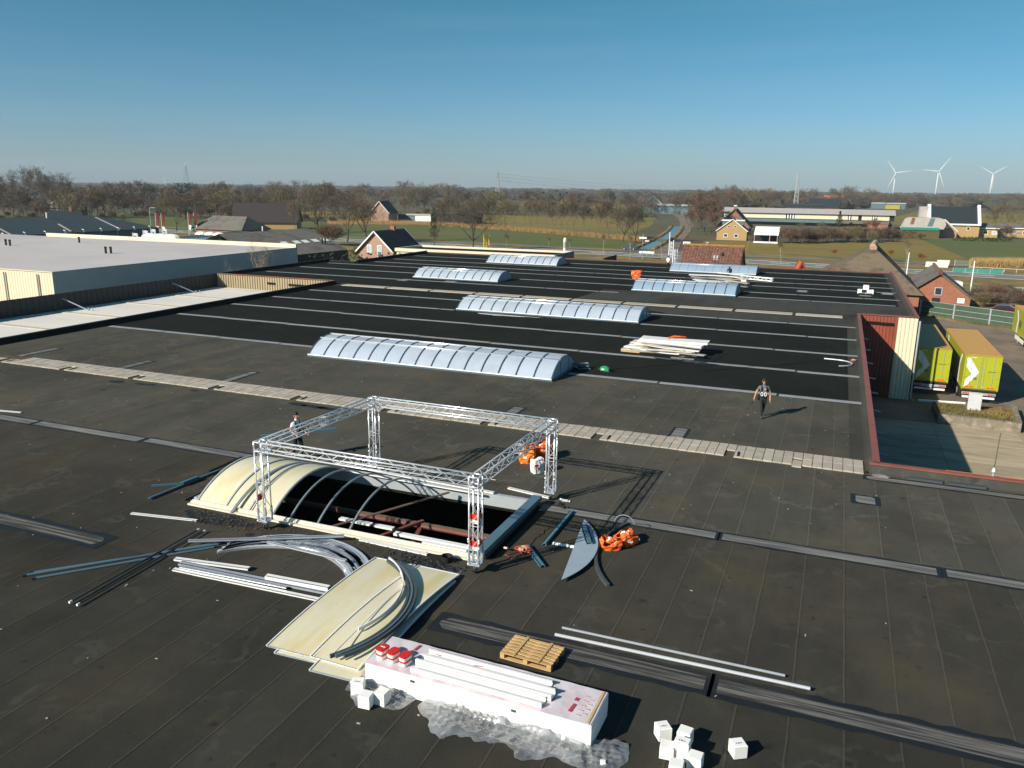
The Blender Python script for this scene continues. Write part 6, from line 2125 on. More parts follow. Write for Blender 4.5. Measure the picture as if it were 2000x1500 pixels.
# small red gable tip
c = SY(1567, 515, 121)
sg, _ = gable('shed', 'small red gable roof peeking over the roof edge', 'shed', (c.x, 121, G0), R(8), 3.4, 4, 3.0, c.z - GZ, M['brick'], M['tile_orange'], 0.2, mat('dark_red_trim', (0.25, 0.03, 0.02), 0.5), 0.1)
# flag poles on the right
for i, (px, pt, d_, lab) in enumerate(((1772, 493, 145, 'white flagpole rising beside the thatched roof'), (1894, 509, 140, 'white flagpole rising behind the brick barn'))):
    b_ = S(px - 4 if i == 0 else px, 556 if i == 0 else 577, GZ)
    tp = SY(1785 if i == 0 else 1901, pt, b_.y)
    o = thing('flagpole', lab, 'flagpole', (b_.x, b_.y, GZ))
    d = Vector((tp.x - b_.x, 0, tp.z - GZ))
    MB().path([(0, 0, 0), (0, 0, d.z)], [0.13, 0.08], 8).build('pole', M['white'], o)
    MB().blob((0, 0, d.z + 0.08), (0.1, 0.1, 0.1), 1, 0).build('finial', M['cloth_dark'], o)
    MB().box(-0.45, 0.45, -0.4, 0.4, 0, 0.12).build('foot_plate', M['galv'], o)


# ------------------------------------------------------------------ vehicles
def car(label, loc, rz, paint, van=False):
    t = thing('van' if van else 'car', label, 'van' if van else 'car', loc, rz)
    L, W = (5.2, 1.95) if van else (4.2, 1.75)
    if van:
        prof = [(-L / 2, 0.4), (-L / 2, 2.15), (-L / 2 + 0.2, 2.3), (L / 2 - 1.5, 2.3), (L / 2 - 0.75, 1.35), (L / 2 - 0.05, 1.1), (L / 2, 0.4)]
        gl = [(L / 2 - 1.9, 1.35), (L / 2 - 1.9, 2.0), (L / 2 - 1.5, 2.0), (L / 2 - 0.95, 1.35)]
    else:
        prof = [(-L / 2, 0.35), (-L / 2 - 0.02, 0.85), (-L / 2 + 0.25, 0.98), (-L / 2 + 0.75, 1.42), (-0.1, 1.47), (0.9, 1.0), (L / 2 - 0.1, 0.82), (L / 2, 0.35)]
        gl = [(-L / 2 + 0.6, 0.98), (-L / 2 + 0.95, 1.36), (-0.1, 1.4), (0.62, 1.0)]
    MB().prismy(prof, -W / 2, W / 2).build('body', paint, t)
    MB().prismy(gl, -W / 2 - 0.012, -W / 2 - 0.002).prismy(gl, W / 2 + 0.002, W / 2 + 0.012).build('side_window', M['glass'], t)
    if not van:
        MB().add([(0.0, -W / 2 + 0.12, 1.46), (0.0, W / 2 - 0.12, 1.46), (0.9, W / 2 - 0.1, 1.02), (0.9, -W / 2 + 0.1, 1.02)], [(0, 1, 2, 3)]).build('windscreen', M['glass'], t)
    else:
        MB().add([(L / 2 - 1.46, -W / 2 + 0.12, 2.29), (L / 2 - 1.46, W / 2 - 0.12, 2.29), (L / 2 - 0.72, W / 2 - 0.1, 1.37), (L / 2 - 0.72, -W / 2 + 0.1, 1.37)], [(0, 1, 2, 3)]).build('windscreen', M['glass'], t)
    for x in (-L / 2 + 0.75, L / 2 - 0.8):
        for sy in (-1, 1):
            w_ = MB().tube((x, sy * (W / 2 - 0.18), 0.32), (x, sy * (W / 2 + 0.02), 0.32), 0.32, 14).build('wheel', M['black'], t)
            MB().tube((x, sy * (W / 2 + 0.021), 0.32), (x, sy * (W / 2 + 0.03), 0.32), 0.18, 10).build('rim', M['galv'], w_)
    for sy in (-1, 1):
        MB().obox((L / 2 - 0.02, sy * (W / 2 - 0.3), 0.68), (0.08, 0.34, 0.14)).build('headlight', M['glass_pale'], t)
        MB().obox((-L / 2 - 0.0, sy * (W / 2 - 0.2), 0.78), (0.06, 0.24, 0.2)).build('tail_light', M['red'], t)
    return t


cg = mat('grey_car_paint', (0.07, 0.10, 0.12), 0.25, 0.3, 0.03, 1, spec=0.6)
car('dark grey car waiting at the side road junction', (S(1228, 489, GZ).x, 223, GZ + 0.1), R(180), cg)
car('white van parked between the thatched roof and brick barn', (17.0, 152, GZ + 0.05), R(190), M['white'], True)
bl = mat('blue_car_paint', (0.12, 0.3, 0.42), 0.25, 0.2, 0.03, 1, spec=0.6)
car('light blue car half hidden beside the thatched house', (12.9, 144, GZ + 0.05), R(110), bl)
dk_ = mat('dark_car_paint', (0.02, 0.025, 0.03), 0.2, 0.2, 0.03, 1, spec=0.6)
car('dark car parked close to the thatched house wall', (12.4, 139, GZ + 0.05), R(95), dk_)
car('dark car half hidden behind the brick barn roof', (21.6, 149, GZ + 0.05), R(170), dk_)
mr = mat('maroon_car_paint', (0.12, 0.012, 0.012), 0.25, 0.2, 0.03, 1, spec=0.6)
car('maroon car whose roof shows above the noise fence', (21.5, 121.0, GZ + 0.95), R(-10), mr)
car('small teal car on the far left road', (*S(383, 452, GZ)[:2], GZ + 0.1), R(170), mat('teal_car_paint', (0.05, 0.27, 0.29), 0.3, 0.1))
car('dark parked car beside the teal one on the far left road', (*S(395, 452, GZ)[:2], GZ + 0.1), R(170), dk_)

# ------------------------------------------------------------------ buildings to the left
wh = thing('white_roof_hall', 'long hall with a pale flat roof, cream front and grey side wall', 'hall', (0, 0, 0))
MB().box(-170, -83.45, 65.65, 111, GZ, -0.12).build('wall_core', M['grey_clad'], wh)
MB().box(-170, -83.4, 65.6, 111, -0.11, 0.0).build('roof', M['white_roof'], wh)
corr(MB(), (-170, 65.55), (-83.35, 65.55), GZ, -0.02, 0.45, 0.03).build('front_cladding', M['cream_clad'], wh)
corr(MB(), (-83.35, 65.5), (-83.35, 111), GZ, -0.02, 0.4, 0.03).build('side_cladding', M['grey_clad'], wh)
MB().box(-170, -83.2, 65.42, 65.62, -0.03, 0.07).build('edge_trim', M['cream_clad'], wh)
MB().box(-83.5, -83.2, 65.6, 111, -0.03, 0.06).build('edge_trim', M['grey_clad'], wh)
MB().box(-141, -83.3, 110.6, 111.1, -0.05, 0.62).build('rear_parapet', M['cream_clad'], wh)
for px, py in ((12, 479), (20, 480), (155, 474), (207, 495), (217, 495)):
    c = S(px, py, 0.0)
    MB().lathe([(0.16, 0), (0.16, 0.75), (0.2, 0.78), (0.2, 0.92), (0.12, 1.0)], (c.x, c.y, 0), 10).build('vent_pipe', M['cloth_dark'], wh)
for px in (8, 72):
    c = SY(px, 548, 65.3)
    MB().tube((c.x, 65.36, GZ), (c.x, 65.36, -0.3), 0.09, 8).build('down_pipe', M['fibre'], wh)
# pale gables behind it
for px0, px1, pt, d_, lab in ((408, 452, 465, 118, 'small white gable showing over the pale roof parapet'), (455, 545, 461, 126, 'wide white gable roof showing behind the pale hall')):
    a, b, t_ = SY(px0, 480, d_), SY(px1, 482, d_), SY((px0 + px1) / 2 + (14 if px0 > 450 else 0), pt, d_)
    g_, _ = gable('white_shed', lab, 'shed', ((a.x + b.x) / 2, d_, GZ), 0, b.x - a.x, 14, a.z - GZ - 0.2, t_.z - GZ, M['cream_clad'], M['white_roof'], 0.1)
# teal-roofed hall with domes
tr = thing('teal_roof_hall', 'low hall with dark teal standing-seam roof and white domes', 'hall', (0, 0, 0))
a, b = S(330, 464, -1.4), S(500, 456, -1.4)
MB().prism([S(325, 467, -1.4)[:2], S(400, 472, -1.4)[:2], S(560, 464, -1.4)[:2], S(480, 451, -1.4)[:2], S(405, 455, -1.4)[:2]], GZ, -1.4).build('roof', M['teal_roof'], tr)
for k in range(16):
    t_ = k / 15
    p = S(335 + 140 * t_, 467 - 5 * t_, -1.38)
    q = S(365 + 140 * t_, 471 - 5 * t_, -1.38)
    MB().beam(p, q, 0.25, 0.25).build('roof_seam', M['alu_blue'], tr)
for px, py in ((393, 458), (411, 459), (428, 460)):
    c = S(px, py, -1.4)
    MB().blob((c.x, c.y, -1.35), (1.6, 1.1, 0.7), 1, 0.03, 10, 6).build('dome', M['white'], tr)
for px, py in ((296, 463), (314, 464), (334, 465)):
    c = S(px, py, 0.0)
    o = MB().blob((0, 0, 0.1), (2.1, 1.2, 0.8), 1, 0.03, 10, 6).box(-2.1, 2.1, -1.0, 1.0, -3, 0.0).build('tent', M['white'])
    o.location = (c.x, 119, -0.1)
    tag(o, ('leftmost', 'middle', 'rightmost')[(296, 314, 334).index(px)] + ' white domed tent behind the pale parapet', 'tent')
# long teal hall far left
lh = thing('teal_hall', 'long hall with a dark hipped roof and teal wall, far left', 'hall', (0, 0, 0))
ex, ez = -166.5, -1.25
ya, yb = 80, 163.5
MB().box(ex - 24, ex, ya, yb, GZ, ez).build('wall', M['teal_wall'], lh)
rzz = 2.0
rt = [(ex + 0.6, ya, ez), (ex + 0.6, yb + 0.6, ez), (ex - 24.6, yb + 0.6, ez), (ex - 24.6, ya, ez), (ex - 12, ya, rzz), (ex - 12, yb - 10, rzz)]
MB().add(rt, [(0, 1, 5, 4), (1, 2, 5), (2, 3, 4, 5), (3, 0, 4), (3, 2, 1, 0)]).build('roof', M['teal_roof'], lh)
for k in range(13):
    y = 100 + k * 5.0
    MB().path([(ex + 0.75, y, ez - 0.05), (ex + 0.75, y, ez + 0.5), (ex + 0.2, y, ez + 0.6)], 0.12, 6).tube((ex + 0.15, y, GZ), (ex + 0.15, y, ez), 0.1, 6).build('down_pipe', M['galv'], lh)
for k, y in enumerate((108, 122, 137, 151)):
    a, b = Vector((ex + 0.2, y, ez + 0.25)), Vector((ex - 5.5 - (k % 2) * 4, y + 1.5, ez + 1.75 + (k % 2) * 1.1))
    MB().beam(a, b, 0.5, 0.06).build('roof_strip', M['fibre'], lh)
for k, y in enumerate((118, 140)):
    MB().tube((ex - 11, y, 1.6), (ex - 11, y, 3.0), 0.2, 8).build('flue', M['white'], lh)
# dark house behind it
dh, _ = gable('dark_roof_house', 'house with a black hipped roof and brick chimney, far left', 'house', (*S(10, 431, GZ)[:2], GZ), R(-58), 9, 16, 2.6, 6.3, M['brick'], M['tile_black'], 0.5, None, 0.2, 3.0)
dh.location = (-277.1, 216.8, GZ)
MB().box(-0.5, 0.5, 9.5, 10.5, 4.5, 7.8).build('chimney', M['brick'], dh)
# grey barn with roof lights
gb = thing('grey_barn', 'barn with a long grey corrugated roof and bright roof lights', 'barn', (0, 0, 0))
rA, rB = Vector((-106.0, 131, 1.45)), Vector((-93.0, 139.5, 1.55))
e0, e1 = SY(583, 491, 118.5), SY(680, 479, 131.5)
e0, e1 = Vector((e0.x, 118.5, -1.9)), Vector((e1.x, 131.5, -1.75))
dn = (e1 - e0).normalized()
rA = Vector((-102.4, 124.5, 1.5))
rB = rA + (e1 - e0) * 1.02
bk = rA + (rA - e0)
bk2 = rB + (rB - e1)
bk.z = bk2.z = -1.8
l0 = e0 - dn * 9
lr = rA - dn * 9
lb = bk - dn * 9
MB().add([l0, e1, rB, lr, bk2, lb], [(0, 1, 2, 3), (3, 2, 4, 5)]).add([v + Vector((0, 0, -0.2)) for v in (l0, e1, rB, lr, bk2, lb)], [(3, 2, 1, 0), (5, 4, 2, 3)]).build('roof', M['slate'], gb)
MB().add([(l0.x, l0.y, GZ), (e1.x, e1.y, GZ), e1 - Vector((0, 0, .2)), l0 - Vector((0, 0, .2)), (bk2.x, bk2.y, GZ), rB - Vector((0, 0, .2)), bk2 - Vector((0, 0, .2))], [(0, 1, 2, 3), (1, 4, 6, 5, 2)]).build('wall', mat('dark_timber', (0.03, 0.032, 0.03), 0.9), gb)
nrm = (e1 - e0).cross(rA - e0).normalized()
for t_ in (0.10, 0.33, 0.50, 0.70, 0.90):
    c = e0.lerp(e1, t_) * 0.55 + (rA.lerp(rB, t_)) * 0.45 + nrm * 0.08
    u_ = (rA - e0).normalized()
    MB().add([c - dn * 0.75 - u_ * 0.9, c + dn * 0.75 - u_ * 0.9, c + dn * 0.75 + u_ * 0.9, c - dn * 0.75 + u_ * 0.9], [(0, 1, 2, 3)]).build('roof_light', M['white'], gb)
for t_ in (0.72, 0.78):
    c = e0.lerp(e1, t_) * 0.7 + rA.lerp(rB, t_) * 0.3
    MB().tube(c, c + Vector((0, 0, 1.1)), 0.16, 8).build('flue', M['cloth_dark'], gb)
c = rA.lerp(rB, 0.1)
MB().tube(c, c + Vector((0, 0, 0.9)), 0.13, 8).build('flue', M['white'], gb)
# brick house with the dark tiled roof
hs_, rf = gable('brick_house', 'brick gable house with dark tiled roof and white bargeboards', 'house', (-83.2, 135.2, GZ), R(0), 7.6, 11, 4.45, 8.0, M['brick_pale'], M['tile_dark'], 0.45, M['white'], 0.2)
tiles(hs_, 7.6, 11, 4.45, 8.0, 0.45, 1, 0.33, M['tile_dark'])
window(hs_, (-1.35, 0, 4.8), 1.0, 1.5, 'y-', M['glass_pale'], M['white'])
w_ = MB().box(0.45, 1.45, -0.08, 0, 3.3, 5.5).build('door', M['white'], hs_)
MB().box(0.55, 1.35, -0.1, -0.082, 4.4, 5.4).build('door_pane', M['glass_pale'], w_)
MB().box(0.55, 1.35, -0.1, -0.082, 3.4, 4.3).build('door_panel', M['teal_wall'], w_)
MB().box(-0.5, 0.4, 6.6, 7.3, 7.1, 8.9).build('chimney', M['brick'], hs_)
MB().box(0.1, 2.2, -0.25, -0.1, 2.8, 2.95).build('sill_band', M['fibre'], hs_)
# low white-edged building behind the hall
lw = thing('white_edged_building', 'low building with black roof and white fascia beyond the felt roof', 'building', (0, 0, 0))
MB().box(-66.3, -39.3, 114.2, 122.5, GZ, 0.05).build('wall', M['cream_clad'], lw)
MB().box(-66.2, -39.4, 114.4, 122.3, 0.052, 0.1).build('roof', M['felt_black'], lw)
for x0, x1, y0, y1 in ((-66.5, -39.2, 113.95, 114.25), (-66.5, -39.2, 122.4, 122.7), (-66.55, -66.25, 114.26, 122.39)):
    MB().box(x0, x1, y0, y1, -0.1, 0.42).build('fascia', M['cream_clad'], lw)
MB().box(-39.2, -38.9, 114.0, 122.6, -1.5, 0.42).build('end_wall', M['teal_wall'], lw)
MB().box(-38.8, -31.5, 113.6, 120.5, GZ, -0.6).build('dark_extension', M['felt_black'], lw)
MB().add([(-38.8, 113.7, -0.58), (-31.5, 113.7, -0.58), (-31.5, 120.4, -0.58), (-31.5, 120.4, 0.3), (-31.5, 113.7, 0.3), (-31.4, 113.7, 0.3), (-31.4, 120.4, 0.3)], [(1, 2, 3, 4)]).box(-31.6, -31.4, 113.6, 120.5, -0.6, 0.3).build('extension_wall', M['cloth_dark'], lw)

# ------------------------------------------------------------------ road furniture
def pole_thing(name, label, cat, px, py, h, r=0.09, m='galv', group=None):
    c = S(px, py, GZ)
    o = thing(name, label, cat, c, 0, group)
    MB().path([(0, 0, 0), (0, 0, h)], [r, r * 0.7], 8).build('pole', M[m], o)
    return o


for i, (px, py, fl, w_) in enumerate(((307, 462, 'leftmost', 1), (318, 463, 'second', 1), (370, 459, 'third', 1), (381, 459, 'rightmost', 1))):
    o = pole_thing('flag', '%s dark red and white banner on a tall pole, left' % fl, 'flag', px, py, 7.4, 0.09, 'white')
    f = MB().grid(lambda u, v: (0.1 + 1.25 * u, 0.18 * math.sin(u * 5 + v * 3), 3.4 + 3.8 * v - 0.3 * u), 8, 8).build('banner', mat('dark_red_cloth', (0.16, 0.02, 0.022), 0.8), o)
    MB().grid(lambda u, v: (0.1 + 1.25 * u * (0.45 + 0.55 * v), 0.18 * math.sin(u * 5), 1.7 + 1.68 * v - 0.3 * u), 8, 4).build('banner_foot', M['white'], o)
for i, (px, py, w_, tx) in enumerate(((264, 470, 'leftmost', 0), (284, 464, 'second', 1), (299, 461, 'third', 1), (321, 460, 'rightmost', 1))):
    c = S(px, py, -2.0)
    o = thing('banner', '%s pale lettered banner standing by the teal hall' % w_, 'banner', (c.x, c.y, GZ))
    MB().tube((-0.6, 0, 0), (-0.6, 0, 6.2), 0.06, 6).build('pole', M['white'], o)
    MB().grid(lambda u, v: (-0.55 + 1.5 * u, 0.1 * math.sin(u * 6), 2.6 + 3.5 * v), 6, 2).build('cloth', mat('pale_banner%d' % i, (0.5, 0.55, 0.6), 0.8), o)
    for k in range(5):
        MB().obox((0.2, -0.14, 5.4 - k * 0.55), (0.75 if k % 2 else 0.55, 0.03, 0.28)).build('lettering', M['cloth_dark'] if px != 299 else M['teal_wall'], o)
o = pole_thing('street_lamp', 'street lamp with a bent arm beside the pale banners', 'street lamp', 297, 463, 9.0, 0.11)
MB().path([(0, 0, 8.95), (0.1, 0, 9.1), (1.9, 0, 9.2)], 0.07, 6).build('arm', M['galv'], o)
MB().obox((2.1, 0, 9.18), (0.7, 0.25, 0.12)).build('lamp_head', M['galv'], o)
c = S(950, 488, GZ)
o = thing('timber_sign', 'three yellow timber posts standing together by the road', 'posts', c)
for k in range(3):
    MB().box(-0.9 + k * 0.75, -0.55 + k * 0.75, -0.1, 0.1, 0, 4.2 - 0.1 * k).build('post', mat('yellow_timber%d' % k, (0.55, 0.38, 0.08), 0.8), o)
c = S(1103, 493, GZ)
o = thing('white_pillar', 'white rounded sign pillar beside the road', 'pillar', c)
MB().lathe([(0.42, 0), (0.42, 3.5), (0.3, 3.8), (0.1, 3.9)], (0, 0, 0), 12).build('pillar_body', M['white'], o)
MB().box(-0.2, 0.2, -0.46, -0.43, 1.2, 2.8).build('pillar_panel', M['fibre'], o)
for px, py, h, lab in ((1254, 507, 6.2, 'signpost with two white direction boards at the junction'),):
    o = pole_thing('signpost', lab, 'signpost', px, py, h, 0.07)
    MB().box(-0.9, 0.9, -0.1, -0.04, 5.0, 5.45).build('sign_board', M['white'], o)
    MB().box(0.5, 1.5, -0.1, -0.04, 4.4, 4.65).build('sign_board', M['white'], o)
for px0, px1, py, lab in ((1248, 1278, 492, 'white barrier board beside the side road junction'), (1030, 1105, 490, 'long white barrier board behind the far roof edge')):
    a, b = S(px0, py, GZ + 0.9), S(px1, py + 1, GZ + 0.9)
    o = thing('barrier_board', lab, 'barrier', ((a.x + b.x) / 2, (a.y + b.y) / 2, GZ))
    L_ = (b - a).length
    MB().box(-L_ / 2, L_ / 2, -0.05, 0.05, 0.6, 1.1).build('board', M['white'], o)
    for k in (-0.4, 0.0, 0.4):
        MB().box(k * L_ - 0.05, k * L_ + 0.05, 0.06, 0.14, 0, 1.0).build('post', M['galv'], o)
for i, (px, py, h, w_) in enumerate(((1305, 520, 9.0, 'left'), (1313, 521, 7.6, 'right'))):
    c = S(px, py, GZ)
    c = Vector((c.x, 150, GZ))
    q = SY(px, py, 150)
    o = thing('flagpole', '%s of two white flagpoles with hanging lettered flags beyond the roof' % w_, 'flagpole', (q.x, 150, GZ))
    MB().path([(0, 0, 0), (0, 0, h)], [0.12, 0.08], 8).build('pole', M['white'], o)
    MB().grid(lambda u, v: (0.1 + 0.75 * u, 0.12 * math.sin(u * 7 + v * 2), h - 4.6 + 2.9 * v), 6, 6).build('flag', mat('pale_flag%d' % i, (0.42, 0.44, 0.5), 0.8), o)
    for k in range(4):
        MB().obox((0.45, -0.16, h - 4.3 + 0.65 * k), (0.3, 0.03, 0.2)).build('lettering', mat('indigo%d%d' % (i, k), (0.2, 0.22, 0.3), 0.8), o)
c = SY(1322, 479, 190)
o = thing('road_sign', 'dark sign panel with white and orange fields at the side road', 'sign', (c.x, 203, GZ))
MB().box(-1.0, 1.0, -0.06, 0.06, 0.6, 4.2).build('panel', mat('navy_panel', (0.03, 0.05, 0.09), 0.5), o)
MB().box(-0.9, 0.9, -0.09, -0.065, 3.5, 4.15).build('white_field', M['white'], o)
MB().box(-0.35, 0.35, -0.09, -0.065, 2.5, 3.2).build('white_field', M['white'], o)
MB().box(-0.9, 0.9, -0.09, -0.065, 0.8, 2.0).build('orange_field', M['brick'], o)
# concrete panel stacks, gate, teal barrier on the right
for px, py, n, lab in ((1818, 521, 5, 'lower stack of white concrete slabs beside the field'), (1839, 522, 7, 'higher stack of white concrete slabs beside the field')):
    c = S(px, py, GZ)
    o = thing('slab_stack', lab, 'slab stack', c)
    for k in range(n):
        MB().box(-1.2 + 0.03 * k, 1.2 + 0.05 * k, -0.6, 0.6, k * 0.24, k * 0.24 + 0.19).build('slab', M['white'], o)
a, b = S(1868, 520, GZ), S(1894, 522, GZ)
o = thing('field_gate', 'tubular field gate beside the dry reeds', 'gate', ((a.x + b.x) / 2, a.y, GZ))
for k in range(5):
    MB().tube((-1.6, 0, 0.25 + 0.25 * k), (1.6, 0, 0.25 + 0.25 * k), 0.035, 6).build('bar', M['galv'], o)
for x in (-1.7, 1.7):
    MB().tube((x, 0, 0), (x, 0, 1.5), 0.09, 8).build('gate_post', M['fibre'], o)
a, b = S(1865, 533, GZ), S(1953, 534.5, GZ)
o = thing('teal_barrier', 'long low teal mesh barrier along the road', 'barrier', ((a.x + b.x) / 2, (a.y + b.y) / 2, GZ))
L_ = (b - a).length
MB().box(-L_ / 2, L_ / 2, -0.04, 0.04, 0.1, 0.95).build('mesh_panel', mat('teal_mesh', (0.04, 0.24, 0.19), 0.7), o)
for k in range(5):
    MB().box(-L_ / 2 + k * L_ / 4 - 0.05, -L_ / 2 + k * L_ / 4 + 0.05, -0.1, -0.045, 0, 1.0).build('post', M['galv'], o)
for i, (p, q, lab) in enumerate((((1893, 521), (2010, 527), 'pale railing above the reed ditch'), ((1950, 560), (2010, 563), 'pale low rail by the bare bushes'), ((1950, 570), (2010, 574), 'second pale low rail by the bare bushes'))):
    a, b = S(*p, GZ + 0.8), S(*q, GZ + 0.8)
    o = thing('railing', lab, 'railing', (0, 0, 0))
    MB().beam(a, b, 0.12, 0.14).build('top_rail', M['fibre'], o)
    for k in range(6):
        v = a.lerp(b, k / 5)
        MB().box(v.x - 0.06, v.x + 0.06, v.y - 0.06, v.y + 0.06, GZ, v.z - 0.08).build('post', M['fibre'], o)

# ------------------------------------------------------------------ farms and houses to the right
bhx, bhy = -34.7, 287.7
bh, _ = gable('yellow_brick_house', 'yellow brick gable cottage with white bargeboards in the meadow', 'house', (bhx, bhy, GZ), R(4), 10, 13.5, 3.2, 7.0, M['brick_tan'], M['tile_black'], 0.35, M['white'], 0.2)
for x, z, w_, h in ((-2.0, 1.6, 1.4, 1.2), (1.5, 1.6, 1.4, 1.2), (-1.1, 4.6, 0.8, 0.8), (1.0, 4.6, 0.8, 0.8)):
    window(bh, (x, 0, z), w_, h, 'y-')
MB().box(4.8, 7.4, 1.0, 8.0, 0, 2.9).build('side_porch', M['tile_black'], bh)
MB().box(-3.6, 3.6, 3.5, 9.0, 5.0, 6.4).build('dormer', M['teal_wall'], bh)
MB().box(-3.9, 3.9, 3.2, 9.3, 6.41, 6.75).build('dormer_fascia', M['white'], bh)
cp = thing('carport', 'white-roofed open carport beside the yellow brick cottage', 'carport', (-22.5, 279.2, GZ))
MB().add([(-3.9, -1.6, 2.6), (3.9, -1.6, 2.6), (3.9, 3.2, 5.2), (-3.9, 3.2, 5.2)], [(0, 1, 2, 3)]).build('roof', M['white'], cp)
MB().box(-3.7, 3.7, 3.0, 3.2, 0.3, 5.0).build('back_wall', M['cloth_dark'], cp)
MB().box(-3.8, 3.8, -1.7, -1.5, 0.0, 0.55).build('front_board', M['white'], cp)
for x in (-3.6, 1.2, 3.6):
    MB().box(x - 0.12, x + 0.12, -1.6, -1.36, 0.56, 2.6).build('post', M['brick_pale'], cp)
# thatched farmhouse behind
tfh, _ = gable('thatched_cottage', 'brown thatched farmhouse with a chimney behind the yellow cottage', 'farmhouse', (-38.6, 322.6, GZ), R(3), 12, 18, 3.2, 9.4, M['brick'], M['thatch'], 0.6, None, 0.4)
MB().box(-0.5, 0.5, 4.5, 5.4, 8.4, 10.8).build('chimney', M['brick'], tfh)
MB().box(-0.6, 0.6, 4.4, 5.5, 10.81, 11.2).build('chimney_cap', M['white'], tfh)
MB().add([(-3.6, -0.9, 6.0), (3.6, -0.9, 6.0), (0, 2.6, 9.9)], [(0, 1, 2)]).add([(-3.6, -0.9, 5.7), (3.6, -0.9, 5.7), (3.6, -0.9, 6.0), (-3.6, -0.9, 6.0)], [(0, 1, 2, 3)]).build('half_hip', M['thatch'], tfh)
for x in (-2.2, 0.0):
    window(tfh, (x, 0, 4.7), 1.2, 1.6, 'y-')
# long stable
stb = thing('long_stable', 'very long low stable with cream screens and pale roof', 'stable', (-16.9, 418.8, GZ))
SL0, SL1 = -40.0, 39.5
MB().box(SL0, SL1, 0, 16, 0, 3.6).build('wall', mat('stable_wall', (0.10, 0.085, 0.08), 0.9), stb)
MB().add([(SL0 - 0.5, -1.6, 6.3), (SL1 + 0.5, -1.6, 6.3), (SL1 + 0.5, 8, 8.6), (SL0 - 0.5, 8, 8.6), (SL1 + 0.5, 18, 5.0), (SL0 - 0.5, 18, 5.0)], [(0, 1, 2, 3), (3, 2, 4, 5)]).build('roof', M['fibre'], stb)
MB().prismx([(0, 3.6), (16, 3.6), (16, 5.2), (8, 8.4), (0, 6.4)], SL0, SL1).build('upper_wall', M['cloth_dark'], stb)
segs = ((-38, -3.4), (0.0, 21.5), (25.0, 27.5), (31, 37.5), (-3.2, -0.2))
for k, (a, b) in enumerate(((-38, -8.5), (-4.5, 19.5), (21.0, 24.0), (25.5, 30.0), (32.2, 37.4))):
    MB().box(a, b, -0.5, -0.3, 3.9, 6.2).build('cream_screen', mat('cream_screen%d' % k, (0.64, 0.59, 0.43), 0.7), stb)
MB().box(-38.2, 14, -2.4, -0.6, 2.2, 3.6).build('lean_to', M['teal_wall'], stb)
MB().box(14.1, 37.4, -2.4, -0.6, 2.2, 3.6).build('lean_to', M['slate'], stb)
MB().box(28, 37, -3.6, -2.5, 0, 2.1).build('brick_store', M['brick'], stb)
for x in (-7.6, -6.4, -5.2, 20.2, 30.6, 31.6):
    MB().box(x - 0.3, x + 0.3, -0.55, -0.35, 3.9, 6.1).build('white_post', M['white'], stb)
# barn, dome shed, slate house, bungalows
db, _ = gable('dark_barn', 'small dark barn with timber verges behind the dome shed', 'barn', (30.7, 372.3, GZ), R(-18), 10, 10, 2.2, 6.6, M['cloth_dark'], M['tile_black'], 0.3, M['wood'], 0.15)
ds = thing('dome_shed', 'grey round-topped shed with a green skirt and coloured panes', 'shed', (28.8, 345.9, GZ))
MB().prismy([(-7.6, 3.4), (7.2, 3.4), (7.9, 5.0), (7.2, 7.0), (5.4, 7.6), (-4.8, 7.6), (-6.2, 7.0)], 0, 5).build('roof', M['fibre'], ds)
MB().box(-6.2, 6.0, 0.2, 5, 0, 3.4).build('wall', mat('bronze_wall', (0.10, 0.08, 0.03), 0.9), ds)
MB().box(-7.4, 5.6, -0.15, 0.0, 2.9, 3.9).build('green_skirt', mat('green_tarpaulin', (0.01, 0.22, 0.15), 0.6), ds)
MB().prismy([(-4.4, 5.0), (-3.2, 5.0), (-2.9, 7.45), (-4.0, 7.45)], -0.06, -0.01).build('red_pane', M['tile_red'], ds)
MB().prismy([(1.5, 4.4), (3.3, 4.4), (3.9, 7.4), (2.4, 7.4)], -0.06, -0.01).build('blue_pane', M['teal_wall'], ds)
sh = thing('slate_house', 'brick house with a wide slate roof and white gable walls', 'house', (40.7, 360.7, GZ), R(2))
MB().box(-9.0, 9.2, 0, 12, 0, 5.0).build('wall', M['brick_tan'], sh)
MB().prismx([(-0.6, 4.9), (6, 11.6), (12.6, 4.9)], -8.0, 8.4).build('roof', M['tile_black'], sh)
for x0, x1 in ((-9.2, -8.02), (8.42, 9.5)):
    MB().prismx([(-0.8, 4.6), (-0.8, 5.3), (6, 12.4), (12.8, 5.3), (12.8, 4.6)], x0, x1).build('gable_wall', M['white'], sh)
MB().box(-12.0, -9.25, 4, 8, 0, 11.4).build('chimney_stack', M['fibre'], sh)
MB().box(-8.9, 9.1, -0.75, -0.62, 4.6, 5.2).build('gutter_board', M['white'], sh)
window(sh, (5.4, 0, 3.4), 1.2, 1.4, 'y-')
pg, _ = gable('porch', 'brick front gable with two oval windows before the slate house', 'porch', (36.6, 352.2, GZ), R(2), 9.4, 8, 2.6, 6.8, M['brick_pale'], M['tile_black'], 0.3, M['white'], 0.15)
for x in (-1.2, 1.0):
    MB().prismy([(x + 0.75 * math.cos(a), 4.0 + 0.4 * math.sin(a)) for a in [k * math.tau / 12 for k in range(12)]], -0.05, 0.0).build('oval_window', M['white'], pg)
